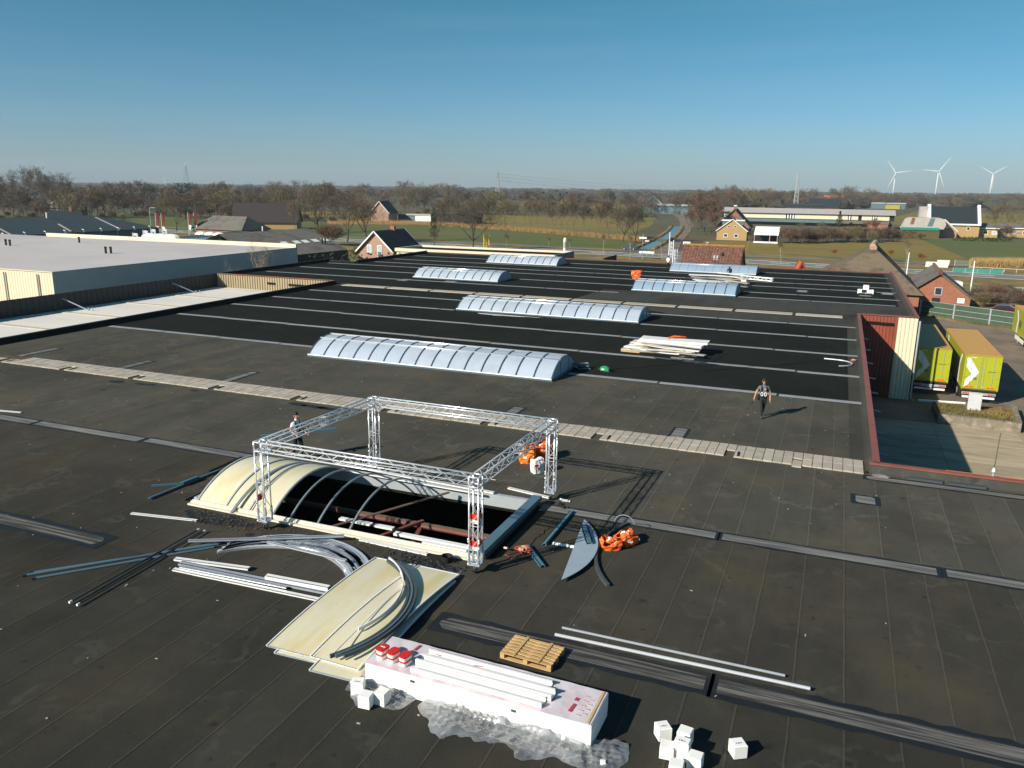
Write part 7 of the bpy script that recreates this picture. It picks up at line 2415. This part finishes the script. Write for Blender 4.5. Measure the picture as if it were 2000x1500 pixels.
for i, (x, y, L_, lab) in enumerate(((52.4, 364.9, 9, 'short flat-roofed bungalow beside the slate house'), (66.6, 372.3, 20, 'long flat-roofed bungalow with white eaves on the right'))):
    o = thing('bungalow', lab, 'bungalow', (x, y, GZ))
    MB().box(-L_ / 2, L_ / 2, 0, 9, 0, 3.4).build('wall', M['brick_tan'], o)
    MB().box(-L_ / 2 - 0.5, L_ / 2 + 0.5, -0.7, 9.5, 3.41, 3.75).build('eaves', M['white'], o)
    MB().add([(-L_ / 2 - 0.4, -0.6, 3.76), (L_ / 2 + 0.4, -0.6, 3.76), (L_ / 2 - 2, 4.5, 5.4), (-L_ / 2 + 2, 4.5, 5.4), (L_ / 2 + 0.4, 9.4, 3.76), (-L_ / 2 - 0.4, 9.4, 3.76)], [(0, 1, 2, 3), (3, 2, 4, 5), (1, 4, 2), (5, 0, 3)]).build('roof', M['slate'], o)
    n = int(L_ / 3)
    for k in range(n):
        window(o, (-L_ / 2 + 1.8 + k * 3, 0, 1.9), 1.7, 1.4, 'y-', M['glass'] if k % 2 else M['glass_pale'])
eh, _ = gable('end_house', 'house with white-edged gable at the right picture edge', 'house', (80.4, 367, GZ), R(-4), 8, 10, 2.6, 5.8, M['brick'], M['slate'], 0.4, M['white'], 0.15)
for x in (-1.5, 0.4, 2.0):
    window(eh, (x, 0, 1.5), 1.0, 1.4, 'y-')
eh2, _ = gable('end_house', 'taller brick gable behind the house at the right edge', 'house', (84.1, 376.5, GZ), R(-4), 11, 10, 3.4, 7.8, M['brick'], M['slate'], 0.4, M['white'], 0.15)
# farther farms
for nm, lab, px, py, W, L_, e_, r_, wm, rm, rz in (
        ('farmhouse', 'farmhouse with a big gabled roof among the bare trees, left', 462, 446, 12, 24, 3.0, 9.5, 'brick_tan', 'tile_dark', -62),
        ('brown_roof_house', 'low house with a brown hipped roof behind the pale gables', 500, 462, 12, 22, 2.4, 6.0, 'brick', 'slate', 85),
        ('orange_roof_barn', 'barn with a bright orange tiled roof far behind the stable', 1652, 407, 22, 26, 4, 13, 'brick', 'tile_orange', 88),
        ('black_barn', 'black barn with roof lights in front of the orange roof', 1638, 415, 16, 24, 4, 11, 'brick', 'tile_black', 88),
        ('red_roof_house', 'house with an orange-red roof far off in the right field', 1838, 400, 12, 14, 4, 11, 'brick', 'tile_orange', 80),
        ('pink_gable_house', 'pinkish brick gable house behind the field, centre left', 742, 433, 9, 12, 4.5, 9.5, 'brick_pale', 'tile_dark', 10),
        ('green_barn', 'dark barn with a pale verge beyond the row of trees', 1275, 415, 16, 30, 5, 12, 'teal_wall', 'teal_roof', 20)):
    c = S(px, py, GZ)
    g_, _ = gable(nm, lab, 'barn' if 'barn' in nm else 'house', (c.x, c.y, GZ), R(rz), W, L_, e_, r_, M[wm], M[rm], 0.6, M['white'] if nm in ('pink_gable_house', 'green_barn') else None, 0.3, 0 if nm not in ('brown_roof_house', 'orange_roof_barn') else 4)
for nm, lab, px, py, w_, d_, h_, m_ in (
        ('glass_shed', 'long low pale-roofed shed with a yellow container far right', 1725, 408, 42, 12, 6.5, 'teal_wall'),
        ('white_villa', 'small white flat-roofed villa between dark trees, far left', 118, 424, 14, 10, 8.0, 'cloth_dark'),
        ('teal_shed', 'low teal-roofed shed behind the field, centre', 812, 432, 20, 8, 3.4, 'teal_wall'),
        ('dark_shed', 'long black shed with open bays behind the field trees', 885, 436, 24, 8, 5.0, 'cloth_dark'),
        ('green_hall', 'long low green hall beyond the side road', 1340, 419, 46, 14, 7.0, 'teal_wall'),
        ('dark_hall', 'black flat hall behind the long stable roof', 1570, 420, 26, 12, 8, 'tile_black')):
    c = S(px, py, GZ)
    o = thing(nm, lab, 'building', (c.x, c.y, GZ))
    MB().box(-w_ / 2, w_ / 2, 0, d_, 0, h_ * 0.82).build('wall', M[m_], o)
    MB().box(-w_ / 2 - 0.5, w_ / 2 + 0.5, -0.6, d_ + 0.5, h_ * 0.82 + 0.01, h_).build('roof', M['fibre'] if nm in ('glass_shed', 'teal_shed', 'green_hall') else (M['white'] if nm == 'white_villa' else M['tile_black']), o)
    if nm == 'white_villa':
        MB().box(-w_ / 2 - 0.3, w_ / 2 + 0.3, -0.9, -0.6, 3.0, 3.6).build('balcony', M['white'], o)
        for k in range(4):
            window(o, (-5 + 3.4 * k, 0, 5.4), 1.8, 1.8, 'y-', M['glass_pale'])
    if nm == 'glass_shed':
        MB().box(2, 16, -1.2, -0.2, 0, 4.2).build('container', mat('yellow_container', (0.4, 0.32, 0.05), 0.7), o)
    if nm == 'teal_shed':
        MB().box(0, w_ / 2, -0.4, -0.05, 0, 2.6).build('front', M['white'], o)

# ------------------------------------------------------------------ trees
def ribbon_twig(mb, p, q, w, rr_):
    d = (q - p)
    s = d.cross(Vector((rr_.uniform(-1, 1), rr_.uniform(-1, 1), rr_.uniform(-1, 1))))
    if s.length < 1e-6:
        return
    s = s.normalized() * w / 2
    mb.face(p - s, p + s, q)


def rot_dir(d, ang, az):
    d = d.normalized()
    a = d.cross(Vector((0.3, 0.8, 0.52)))
    a = a.normalized()
    b = d.cross(a)
    return (d * math.cos(ang) + (a * math.cos(az) + b * math.sin(az)) * math.sin(ang)).normalized()


def make_tree(seed, H, trunk_frac, spread, levels, nsplit, twig_n, twig_len, bark, twig, r0=0.022, upright=0.35, tw=0.05, lean=0.0, multi=1):
    rr_ = random.Random(seed)
    T, K_ = MB(), MB()

    def grow(p, d, L, r, lv):
        n = 3
        pts, rs = [p], [r]
        q = p
        for i in range(n):
            d = (d + Vector((rr_.uniform(-.18, .18), rr_.uniform(-.18, .18), rr_.uniform(-.06, .12) + upright * 0.12))).normalized()
            q = q + d * (L / n)
            pts.append(q)
            rs.append(r * (1 - (0.3 if lv == 0 else 0.5) * (i + 1) / n))
        (T if lv < 3 else K_).path(pts, rs, 6 if lv == 0 else (4 if lv < 3 else 3), False)
        if lv >= 2:
            for i in range(twig_n if lv >= levels else twig_n + 2):
                t = rr_.uniform(0.25, 1.0)
                k = min(n - 1, int(t * n))
                s = pts[k].lerp(pts[k + 1], t * n - k)
                e = rot_dir(d, rr_.uniform(0.3, 1.1), rr_.uniform(0, math.tau))
                ln = twig_len * rr_.uniform(0.5, 1.2)
                m_ = s + e * ln * 0.5
                ribbon_twig(K_, s, s + e * ln, tw, rr_)
                for _ in range(2):
                    e2 = rot_dir(e, rr_.uniform(0.4, 1.0), rr_.uniform(0, math.tau))
                    ribbon_twig(K_, m_, m_ + e2 * ln * 0.6, tw * 0.8, rr_)
        if lv >= levels:
            return
        k = nsplit + (1 if rr_.random() < 0.35 else 0)
        az0 = rr_.uniform(0, math.tau)
        for i in range(k):
            nd = rot_dir(d, spread * rr_.uniform(0.55, 1.25), az0 + math.tau * i / k + rr_.uniform(-.5, .5))
            nd = (nd + Vector((0, 0, upright * 0.5))).normalized()
            s = pts[-1] if i % 2 == 0 or lv == 0 else pts[-2]
            grow(s, nd, L * rr_.uniform(0.58, 0.82) if lv else H * (1 - trunk_frac) * rr_.uniform(0.34, 0.46), rs[-1] * 0.78, lv + 1)
        if lv <= 1:
            grow(pts[-1], (d + Vector((0, 0, 0.4))).normalized(), L * 0.7 if lv else H * (1 - trunk_frac) * 0.45, rs[-1] * 0.85, lv + 1)
    for m_ in range(multi):
        az = rr_.uniform(0, math.tau)
        d0 = Vector((math.cos(az) * lean, math.sin(az) * lean, 1)).normalized()
        o = Vector((math.cos(az), math.sin(az), 0)) * (0.12 * H * (multi > 1) * rr_.random())
        grow(o, d0, H * trunk_frac, H * r0, 0)
    zmax = max([v[2] for v in K_.v] or [H])
    f = H / zmax
    for b_ in (T, K_):
        b_.v = [(x * f, y * f, z * f) for x, y, z in b_.v]
    return T.mesh('trunk', bark, True), K_.mesh('crown', twig), H


TREES = {}
B0, BP = M['bark'], M['bark_pale']
M['bark_mid'] = mat('grey_bark', (0.17, 0.135, 0.10), 0.95, 0, 0.25, 1.5, space='obj')
TREES['oak'] = [make_tree(s, 16, 0.2, 0.85, 4, 3, 4, 1.9, B0, M['twig'], 0.022, 0.22, 0.07) for s in (1, 2, 3, 4)]
TREES['oakf'] = [make_tree(s, 15, 0.13, 0.8, 4, 2, 7, 2.2, B0, (M['twig'], M['twig_red'], M['twig_olive'], M['twig'])[s % 4], 0.018, 0.3, 0.13) for s in (11, 12, 13, 14, 15)]
TREES['row'] = [make_tree(s, 14, 0.3, 0.62, 4, 2, 6, 1.7, M['bark_mid'], M['twig_olive'] if s % 2 else M['twig'], 0.013, 0.45, 0.085) for s in (21, 22, 23, 24, 25)]
TREES['tall'] = [make_tree(s, 22, 0.35, 0.62, 4, 2, 6, 2.4, B0, M['twig'], 0.014, 0.4, 0.10) for s in (31, 32, 33)]
TREES['red'] = [make_tree(s, 12, 0.1, 0.6, 4, 2, 7, 1.7, B0, M['twig_red'], 0.014, 0.5, 0.12) for s in (41, 42, 43)]
TREES['sapling'] = [make_tree(s, 8, 0.45, 0.5, 3, 2, 8, 1.0, BP, M['twig_olive'], 0.010, 0.6, 0.03) for s in (51, 52, 53)]
TREES['birch'] = [make_tree(61, 9, 0.3, 0.42, 4, 2, 8, 0.8, BP, M['twig_pale'], 0.013, 0.8, 0.014)]
TREES['shrub'] = [make_tree(s, 4, 0.05, 0.6, 3, 2, 5, 1.0, B0, (M['twig_red'], M['twig_olive'], M['twig'])[s % 3], 0.008, 0.5, 0.05, 0.7, 7) for s in (71, 72, 73, 74, 75, 76)]
osh = mat('orange_twigs', (0.3, 0.13, 0.02), 0.95)
TREES['orange'] = [make_tree(81, 3.2, 0.4, 0.6, 3, 3, 9, 0.6, B0, osh, 0.012, 0.6, 0.03)]


def conifer(seed, H, W, wide=0.35):
    rr_ = random.Random(seed)
    T = MB().path([(0, 0, 0), (0, 0, H * 0.95)], [H * 0.03, 0.03], 6)
    K_ = MB()
    for i in range(2600):
        t = rr_.random()
        z = H * (0.12 + 0.88 * t)
        prof = math.sin(math.pi * (0.12 + 0.88 * (1 - t)) ** wide) if wide < 1 else (1 - t) ** 0.8
        r_ = W * max(0.08, prof) * (0.55 + 0.45 * rr_.random()) * (0.8 + 0.3 * math.sin(z * 2.3 + seed))
        a = rr_.uniform(0, math.tau)
        p = Vector((r_ * math.cos(a), r_ * math.sin(a), z))
        s = rr_.uniform(0.2, 0.5) * H / 12
        u_ = Vector((rr_.uniform(-1, 1), rr_.uniform(-1, 1), rr_.uniform(-1, 0.6))) * s
        v_ = Vector((rr_.uniform(-1, 1), rr_.uniform(-1, 1), rr_.uniform(-.6, .6))) * s
        K_.face(p, p + u_, p + v_)
    return T.mesh('trunk', B0), K_.mesh('crown', M['conifer']), H


TREES['conifer'] = [conifer(5, 13, 3.6, 1.5)]
TREES['pine'] = [conifer(6, 17, 4.6, 0.45)]
tree_n = [0]


def tree(kind, px, py, top, label, group=None, y=None, name='bare_tree', wx=1.0):
    base = S(px, py, GZ)
    if y is not None:
        q = SY(px, py, y)
        base = Vector((q.x, y, GZ))
    h = max(1.5, SY(px, top, base.y).z - GZ)
    vs = TREES[kind]
    tm, cm, H = vs[tree_n[0] % len(vs)]
    tree_n[0] += 1
    o = thing(name, label, 'shrub' if kind in ('shrub', 'orange') else 'tree', base, rnd.uniform(0, math.tau), group)
    s = h / H
    wj = wx * rnd.uniform(0.92, 1.12)
    o.scale = (s * wj, s * wj, s)
    put('trunk', tm, o)
    put('crown', cm, o)
    return o


# single trees that can be picked out
for px, py, tp, k, lab in (
        (218, 408, 352, 'tall', 'slim bare tree standing clear of the belt, left'),
        (425, 425, 351, 'oakf', 'broad bare tree left of the farmhouse roof'),
        (500, 432, 354, 'oak', 'bare tree with a domed crown behind the farmhouse'),
        (552, 432, 362, 'oakf', 'bare tree right of the farmhouse among others'),
        (620, 455, 354, 'oak', 'large bare oak left of the pair by the field'),
        (678, 473, 360, 'oak', 'large bare oak in front, left of the forked one'),
        (718, 474, 357, 'oak', 'large forked bare oak rising above the brick house'),
        (574, 460, 385, 'row', 'slender bare tree behind the grey barn'),
        (848, 486, 378, 'tall', 'slender bare tree with a thick base beside the road'),
        (924, 490, 376, 'oak', 'broad bare tree alone at the roadside, centre left'),
        (1216, 474, 378, 'oak', 'broad bare tree at the end of the row by the canal'),
        (1240, 473, 384, 'oakf', 'bushy bare tree beside the canal mouth'),
        (1435, 418, 359, 'oakf', 'highest bare tree behind the thatched cottage'),
        (1462, 418, 362, 'oakf', 'bare tree just right of the highest one behind the stable'),
        (1490, 418, 366, 'oak', 'rounded bare tree behind the long stable'),
        (1850, 428, 390, 'oakf', 'bare tree right behind the slate house'),
        (1878, 455, 398, 'oak', 'bare spreading tree above the bungalows'),
        (1905, 452, 412, 'row', 'thin bare tree above the long bungalow'),
        (1950, 455, 392, 'oakf', 'tall bare tree above the right end of the bungalow'),
        (318, 452, 380, 'row', 'bare tree beside the red banners'),
        (345, 452, 372, 'oak', 'spreading bare tree between the two banner pairs'),
        (445, 455, 395, 'row', 'bare roadside tree in front of the farmhouse gable')):
    tree(k, px, py, tp, lab)
tree('pine', 362, 428, 357, 'dark green pine rising over the bare trees', name='pine_tree')
tree('conifer', 1638, 447, 412, 'dense dark conifer in front of the long stable', name='conifer_tree', wx=1.0)
tree('conifer', 848, 470, 405, 'narrow dark ivy-clad tree beside the roadside tree', name='ivy_tree', wx=0.7)
tree('birch', 508, 524, 455, 'white birch standing between the pale hall and felt roof', y=84, name='birch_tree', wx=1.25)
tree('birch', 448, 528, 503, 'small young birch left of the white birch', y=80, name='birch_tree')
grp = 'tall bare trees in the clump, far left'
for px, tp in ((6, 338), (28, 324), (50, 317), (72, 318), (90, 325), (106, 330), (124, 330), (138, 338)):
    tree('tall', px, 410 + (px % 7), tp, 'tall bare tree in the clump behind the white villa', grp)
grp = 'bare trees in the row behind the green field'
xs = [862, 884, 899, 922, 941, 958, 975, 988, 1003, 1017, 1034, 1051, 1066, 1080, 1093, 1108, 1123, 1137, 1150, 1163, 1176, 1189, 1202, 1228]
for i, px in enumerate(xs):
    t = (px - 862) / 366
    tree('row', px, 444 + 26 * t ** 1.25, rnd.uniform(378, 392) + 4 * t, 'bare slender tree in the row behind the green field', grp)
grp = 'reddish bare trees beside the side road'
for px, py, tp in ((1350, 452, 398), (1362, 456, 392), (1375, 460, 378), (1388, 462, 384), (1397, 463, 400), (1370, 452, 372), (1345, 447, 405), (1408, 440, 385)):
    tree('red', px, py, tp, 'reddish bare tree in the clump between side road and cottage', grp)
grp = 'bare shrubs in the hedge before the stable'
for i in range(30):
    px = 1530 + i * 7.6 + rnd.uniform(-4, 4)
    tree('shrub', px, 475 - (px - 1530) * 0.012 + rnd.uniform(-4, 2), rnd.uniform(436, 452), 'bare shrub in the tall hedge before the long stable', grp, name='hedge_shrub', wx=0.9)
for px, tp, lab in ((1448, 437, 'thin bare tree in front of the stable, left of the others'), (1480, 434, 'thin bare tree in front of the stable, middle one'), (1608, 428, 'thin pale tree before the hedge, left of the conifer'), (1700, 424, 'bushy reddish tree at the right end of the stable'), (1560, 430, 'small bare tree over the left end of the hedge')):
    tree('red' if px == 1700 else 'row', px, 466, tp, lab)
grp = 'young trees planted along the road'
for px, py, tp in ((990, 490, 452), (1179, 498, 452), (1230, 508, 452), (1294, 508, 455), (1525, 514, 466), (1768, 521, 462), (1458, 490, 455), (1072, 493, 458), (1112, 494, 460)):
    tree('sapling', px, py, tp, 'young bare tree with a thin pale trunk beside the road', grp, name='young_tree')
for px, py, tp, lab in ((1629, 506, 484, 'small orange-brown shrub left of the thatched roof ridge'), (1738, 512, 484, 'small orange-brown shrub right of the thatched roof ridge'), (1797, 520, 492, 'small orange-brown tree beside the concrete slabs')):
    tree('orange', px, py, tp, lab, name='orange_shrub')
grp = 'brown bushes right of the brick barn'
for px, py, tp in ((1915, 590, 552), (1932, 592, 550), (1950, 588, 555), (1972, 592, 558), (1990, 588, 562), (1940, 575, 545), (1965, 578, 552), (1998, 597, 570), (1925, 600, 566), (1955, 600, 568)):
    tree('shrub', px, py, tp, 'tangled brown bush between the brick barn and the road', grp, name='brown_bush', wx=1.5)
for px, py, tp, lab in ((640, 480, 432, 'yellowish bush left of the brick house'), (700, 505, 478, 'dark bush in front of the brick house'), (1960, 465, 436, 'purple-brown bush before the bungalow'), (1930, 462, 440, 'round bush before the long bungalow'), (1800, 468, 452, 'bush before the slate house porch')):
    tree('shrub', px, py, tp, lab, name='garden_bush', wx=1.5)
# garden hedges
for i, (p, q, h_, m_, lab) in enumerate((((1695, 466), (1790, 467), 3.0, 'bronze', 'dark clipped hedge before the dome shed'), ((1860, 470), (1975, 473), 1.4, 'conifer', 'low dark green hedge before the bungalows'), ((660, 500), (735, 505), 2.6, 'conifer', 'evergreen hedge at the corner of the felt roof'))):
    a, b = S(*p, GZ), S(*q, GZ)
    if i == 2:
        a, b = Vector((-76.5, 104, GZ)), Vector((-63.5, 117, GZ))
        h_ = 6.2
    hm = MB()
    n = 700
    for k in range(n):
        v = a.lerp(b, rnd.random()) + Vector((rnd.uniform(-.6, .6), rnd.uniform(-.7, .7), h_ * rnd.random() ** 0.7))
        s_ = 0.45
        hm.face(v, v + Vector((rnd.uniform(-s_, s_), rnd.uniform(-s_, s_), rnd.uniform(-s_, s_))), v + Vector((rnd.uniform(-s_, s_), rnd.uniform(-s_, s_), rnd.uniform(-s_, s_))))
    tag(hm.build('hedge', M['conifer'] if m_ == 'conifer' else mat('bronze_hedge', (0.085, 0.06, 0.02), 0.95)), lab, 'hedge')
# reeds
rd = MB()
for i in range(3500):
    t = rnd.random()
    b = S(1893 + 120 * t, 521 + rnd.uniform(-2, 2), GZ)
    h_ = rnd.uniform(1.0, 2.4)
    dx = rnd.uniform(-.35, .35)
    rd.face((b.x - 0.06, b.y, GZ), (b.x + 0.06, b.y, GZ), (b.x + dx, b.y + rnd.uniform(-.3, .3), GZ + h_))
tag(rd.build('reeds', M['reed']), 'dry golden reeds along the ditch on the right', 'reeds', kind='stuff')
rd = MB()
for i in range(9000):
    t = rnd.random()
    px = 640 + 620 * t
    py = 437 + 33 * max(0, (px - 800) / 450) ** 1.2 + rnd.uniform(-1.0, 1.6) if px > 800 else 437 + rnd.uniform(-2, 2)
    b = S(px, py, GZ)
    h_ = rnd.uniform(0.5, 1.9)
    rd.face((b.x - 0.12, b.y, GZ), (b.x + 0.12, b.y, GZ), (b.x + rnd.uniform(-.4, .4), b.y, GZ + h_))
tag(rd.build('long_grass', mat('rough_grass', (0.27, 0.16, 0.06), 0.95, 0, 0.3, 0.4)), 'long dry grass at the foot of the tree row', 'grass', kind='stuff')

# belts of bare trees farther off
def belt(label, group, kind, n, px0, px1, base, hmin, hmax, name='bare_tree'):
    for i in range(n):
        px = px0 + (px1 - px0) * (i + rnd.random()) / n
        py = base(px) + rnd.uniform(-5, 5)
        tree(kind, px, py, py - rnd.uniform(hmin, hmax), label, group, None, name, 1.15)


belt('bare tree in the brown belt behind the pale hall', 'bare trees in the belt, far left', 'oakf', 66, -20, 660, lambda x: 424 + 6 * math.sin(x / 60), 30, 72)
belt('bare tree in the second brown belt, far left', 'bare trees in the second belt', 'oakf', 56, -20, 900, lambda x: 402 - x * 0.004, 22, 50)
belt('bare tree in the belt behind the field, centre', 'bare trees in the centre belt', 'oakf', 50, 600, 1420, lambda x: 416 + 3 * math.sin(x / 50), 22, 54)
belt('bare tree in the belt behind the stable, right', 'bare trees in the right belt', 'oakf', 40, 1340, 1720, lambda x: 405 + 3 * math.sin(x / 40), 26, 42)
belt('bare tree beyond the far right field', 'bare trees beyond the right field', 'oakf', 34, 1700, 2020, lambda x: 405 + 2 * math.sin(x / 40), 18, 32)
belt('shrub at the foot of the brown belt, left', 'shrubs below the left belt', 'shrub', 40, -10, 860, lambda x: 428 + 6 * math.sin(x / 80), 12, 20, 'bare_shrub')

# far woods: masses nobody could count
def woods(label, y0, y1, n, hmin, hmax, seed, cond=None):
    rr_ = random.Random(seed)
    mb = MB()
    for i in range(n):
        y = rr_.uniform(y0, y1)
        x = rr_.uniform(-1.35, 0.45) * y
        if cond and not cond(x, y):
            continue
        h_ = rr_.uniform(hmin, hmax)
        w_ = h_ * rr_.uniform(0.6, 1.5)
        mb.blob((x, y, GZ + h_ * 0.45), (w_, w_ * 0.6, h_ * 0.6), i, 0.35, 7, 5)
    tag(mb.build('treeline', M['wood_far']), label, 'woods', kind='stuff')


woods('far brown woods in broken lines across the plain', 700, 1300, 900, 7, 12, 1, lambda x, y: math.sin(x / 90 + y / 60) + math.sin(y / 130 + x / 310) > 0.15 and not (0.02 < x / y < 0.6 and y < 900))
woods('farther bluish woods in lines before the horizon', 1300, 2600, 1300, 9, 14, 2, lambda x, y: math.sin(x / 160 + y / 90) + math.sin(y / 170) > -0.1)
woods('farthest woods along the horizon', 2600, 5200, 2600, 10, 19, 3)

# ------------------------------------------------------------------ turbines, pylons, wires
def turbine(label, px, py, y, blade_px, angs):
    hub = SY(px, py, y)
    t = thing('wind_turbine', label, 'wind turbine', (hub.x, y, GZ), R(12), 'wind turbines on the horizon')
    h = hub.z - GZ
    MB().path([(0, 0, 0), (0, 0, h)], [h * 0.027, h * 0.014], 14).build('tower', M['white'], t, True)
    MB().obox((0, 1.0, h + 1.2), (h * 0.035, h * 0.1, h * 0.035)).build('nacelle', M['white'], t)
    MB().blob((0, -h * 0.06, h + 1.2), (h * 0.018, h * 0.025, h * 0.018), 1, 0, 10, 6).build('hub', M['white'], t)
    BL_ = blade_px * y / FPX * 0.98
    for a in angs:
        a = R(a)
        d = Vector((math.cos(a), 0, math.sin(a)))
        s = Vector((-math.sin(a), 0, math.cos(a)))
        c0 = Vector((0, -h * 0.06, h + 1.2))
        w_ = BL_ * 0.055
        pts = [(0.02, 0.5), (0.16, 1.0), (0.5, 0.62), (0.85, 0.35), (1.0, 0.08)]
        top = [c0 + d * BL_ * u + s * w_ * v * 0.6 for u, v in pts]
        bot = [c0 + d * BL_ * u - s * w_ * v * 0.4 for u, v in pts][::-1]
        f = top + bot
        mb = MB()
        n = len(f)
        mb.add([v + Vector((0, -BL_ * 0.008, 0)) for v in f] + [v + Vector((0, BL_ * 0.008, 0)) for v in f], [tuple(range(n)), tuple(range(2 * n - 1, n - 1, -1))] + [((i + 1) % n, i, n + i, n + (i + 1) % n) for i in range(n)])
        mb.build('blade', M['white'], t)


turbine('left one of the three large white wind turbines', 1749, 338, 3300, 28, (128, 8, 247))
turbine('middle one of the three large white wind turbines', 1833, 335, 3400, 29, (175, 55, 292))
turbine('right one of the three large white wind turbines', 1939, 340, 3500, 25, (152, 33, 272))
turbine('single small wind turbine on the horizon, far left', 322, 352, 1500, 8.5, (170, 75, 290))


def pylon(label, px, top, y, arms, w0=0.16):
    tp = SY(px, top, y)
    h = tp.z - GZ
    t = thing('power_pylon' if arms else 'radio_mast', label, 'pylon' if arms else 'mast', (tp.x, y, GZ), R(14))
    mb, br = MB(), MB()
    W = h * w0
    r_ = max(0.12, y * 0.00022)

    def cr(u):
        k = W * (1 - u) ** 0.8 * 0.5 + 0.4
        return [Vector((sx * k, sy * k, h * u)) for sx, sy in ((-1, -1), (1, -1), (1, 1), (-1, 1))]
    N = 9
    lv = [cr(i / N * 0.98) for i in range(N + 1)]
    for i in range(N):
        for c_ in range(4):
            mb.tube(lv[i][c_], lv[i + 1][c_], r_, 4)
            br.tube(lv[i][c_], lv[i + 1][(c_ + 1) % 4], r_ * 0.6, 3)
            br.tube(lv[i][(c_ + 1) % 4], lv[i + 1][c_], r_ * 0.6, 3)
    mb.build('legs', M['galv'], t)
    br.build('bracing', M['galv'], t)
    for u, wd in arms:
        am = MB()
        for sx in (-1, 1):
            am.tube((0, 0, h * u + 1.2), (sx * wd, 0, h * u), r_, 4)
            am.tube((0, 0, h * u - 0.4), (sx * wd, 0, h * u), r_, 4)
        am.build('cross_arm', M['galv'], t)
    return t, h


p1_, h1_ = pylon('lattice power pylon above the tree row, centre', 972, 331, 1250, ((0.74, 4.0), (0.85, 3.2)), 0.15)
p2_, h2_ = pylon('lattice power pylon above the pine, left', 361, 317, 1180, ((0.74, 4.0), (0.85, 3.2)), 0.16)
p3_, h3_ = pylon('thin lattice radio mast behind the long stable', 1560, 337, 760, (), 0.09)
MB().tube((0, 0, h3_ * 0.97), (0, 0, h3_ * 1.15), 0.12, 5).build('antenna', M['galv'], p3_)
ends = [SY(1330, 361, 2400), SY(1330, 366, 2400), SY(1330, 371, 2400), SY(600, 352, 900)]
k_ = 0
for (u, off), epx in zip(((0.86, 3), (0.74, 4), (0.62, 4)), ((1420, 362), (1420, 368), (1420, 374))):
    a = Vector((p1_.location.x + off, p1_.location.y, GZ + h1_ * u))
    b = SY(epx[0], epx[1], 1900)
    n = 14
    pts = [a.lerp(b, i / n) - Vector((0, 0, 9 * math.sin(math.pi * i / n))) for i in range(n + 1)]
    tag(MB().path(pts, 0.22, 4).build('power_line', M['white_metal']), '%s power line running right from the centre pylon' % ('highest', 'middle', 'lowest')[k_], 'wire')
    a2 = Vector((p1_.location.x - off, p1_.location.y, GZ + h1_ * u))
    b2 = Vector((p2_.location.x + off, p2_.location.y, GZ + h2_ * u))
    pts = [a2.lerp(b2, i / n) - Vector((0, 0, 8 * math.sin(math.pi * i / n))) for i in range(n + 1)]
    tag(MB().path(pts, 0.10, 4).build('power_line', M['galv']), '%s power line hanging between the two pylons' % ('highest', 'middle', 'lowest')[k_], 'wire')
    k_ += 1

# ------------------------------------------------------------------ haze
hz = bpy.data.materials.new('haze_air')
hz.use_nodes = True
n_, l_ = nodes_of(hz)
n_.clear()
ho = n_.new('ShaderNodeOutputMaterial')
pv_ = n_.new('ShaderNodeVolumePrincipled')
pv_.inputs['Color'].default_value = (0.68, 0.80, 0.92, 1)
pv_.inputs['Density'].default_value = 0.00011
l_.new(pv_.outputs[0], ho.inputs['Volume'])
tag(MB().box(-6400, 6400, -1700, 7000, GZ - 1.0, 175).build('haze', hz), 'thin pale haze over the whole plain', 'haze', kind='stuff')
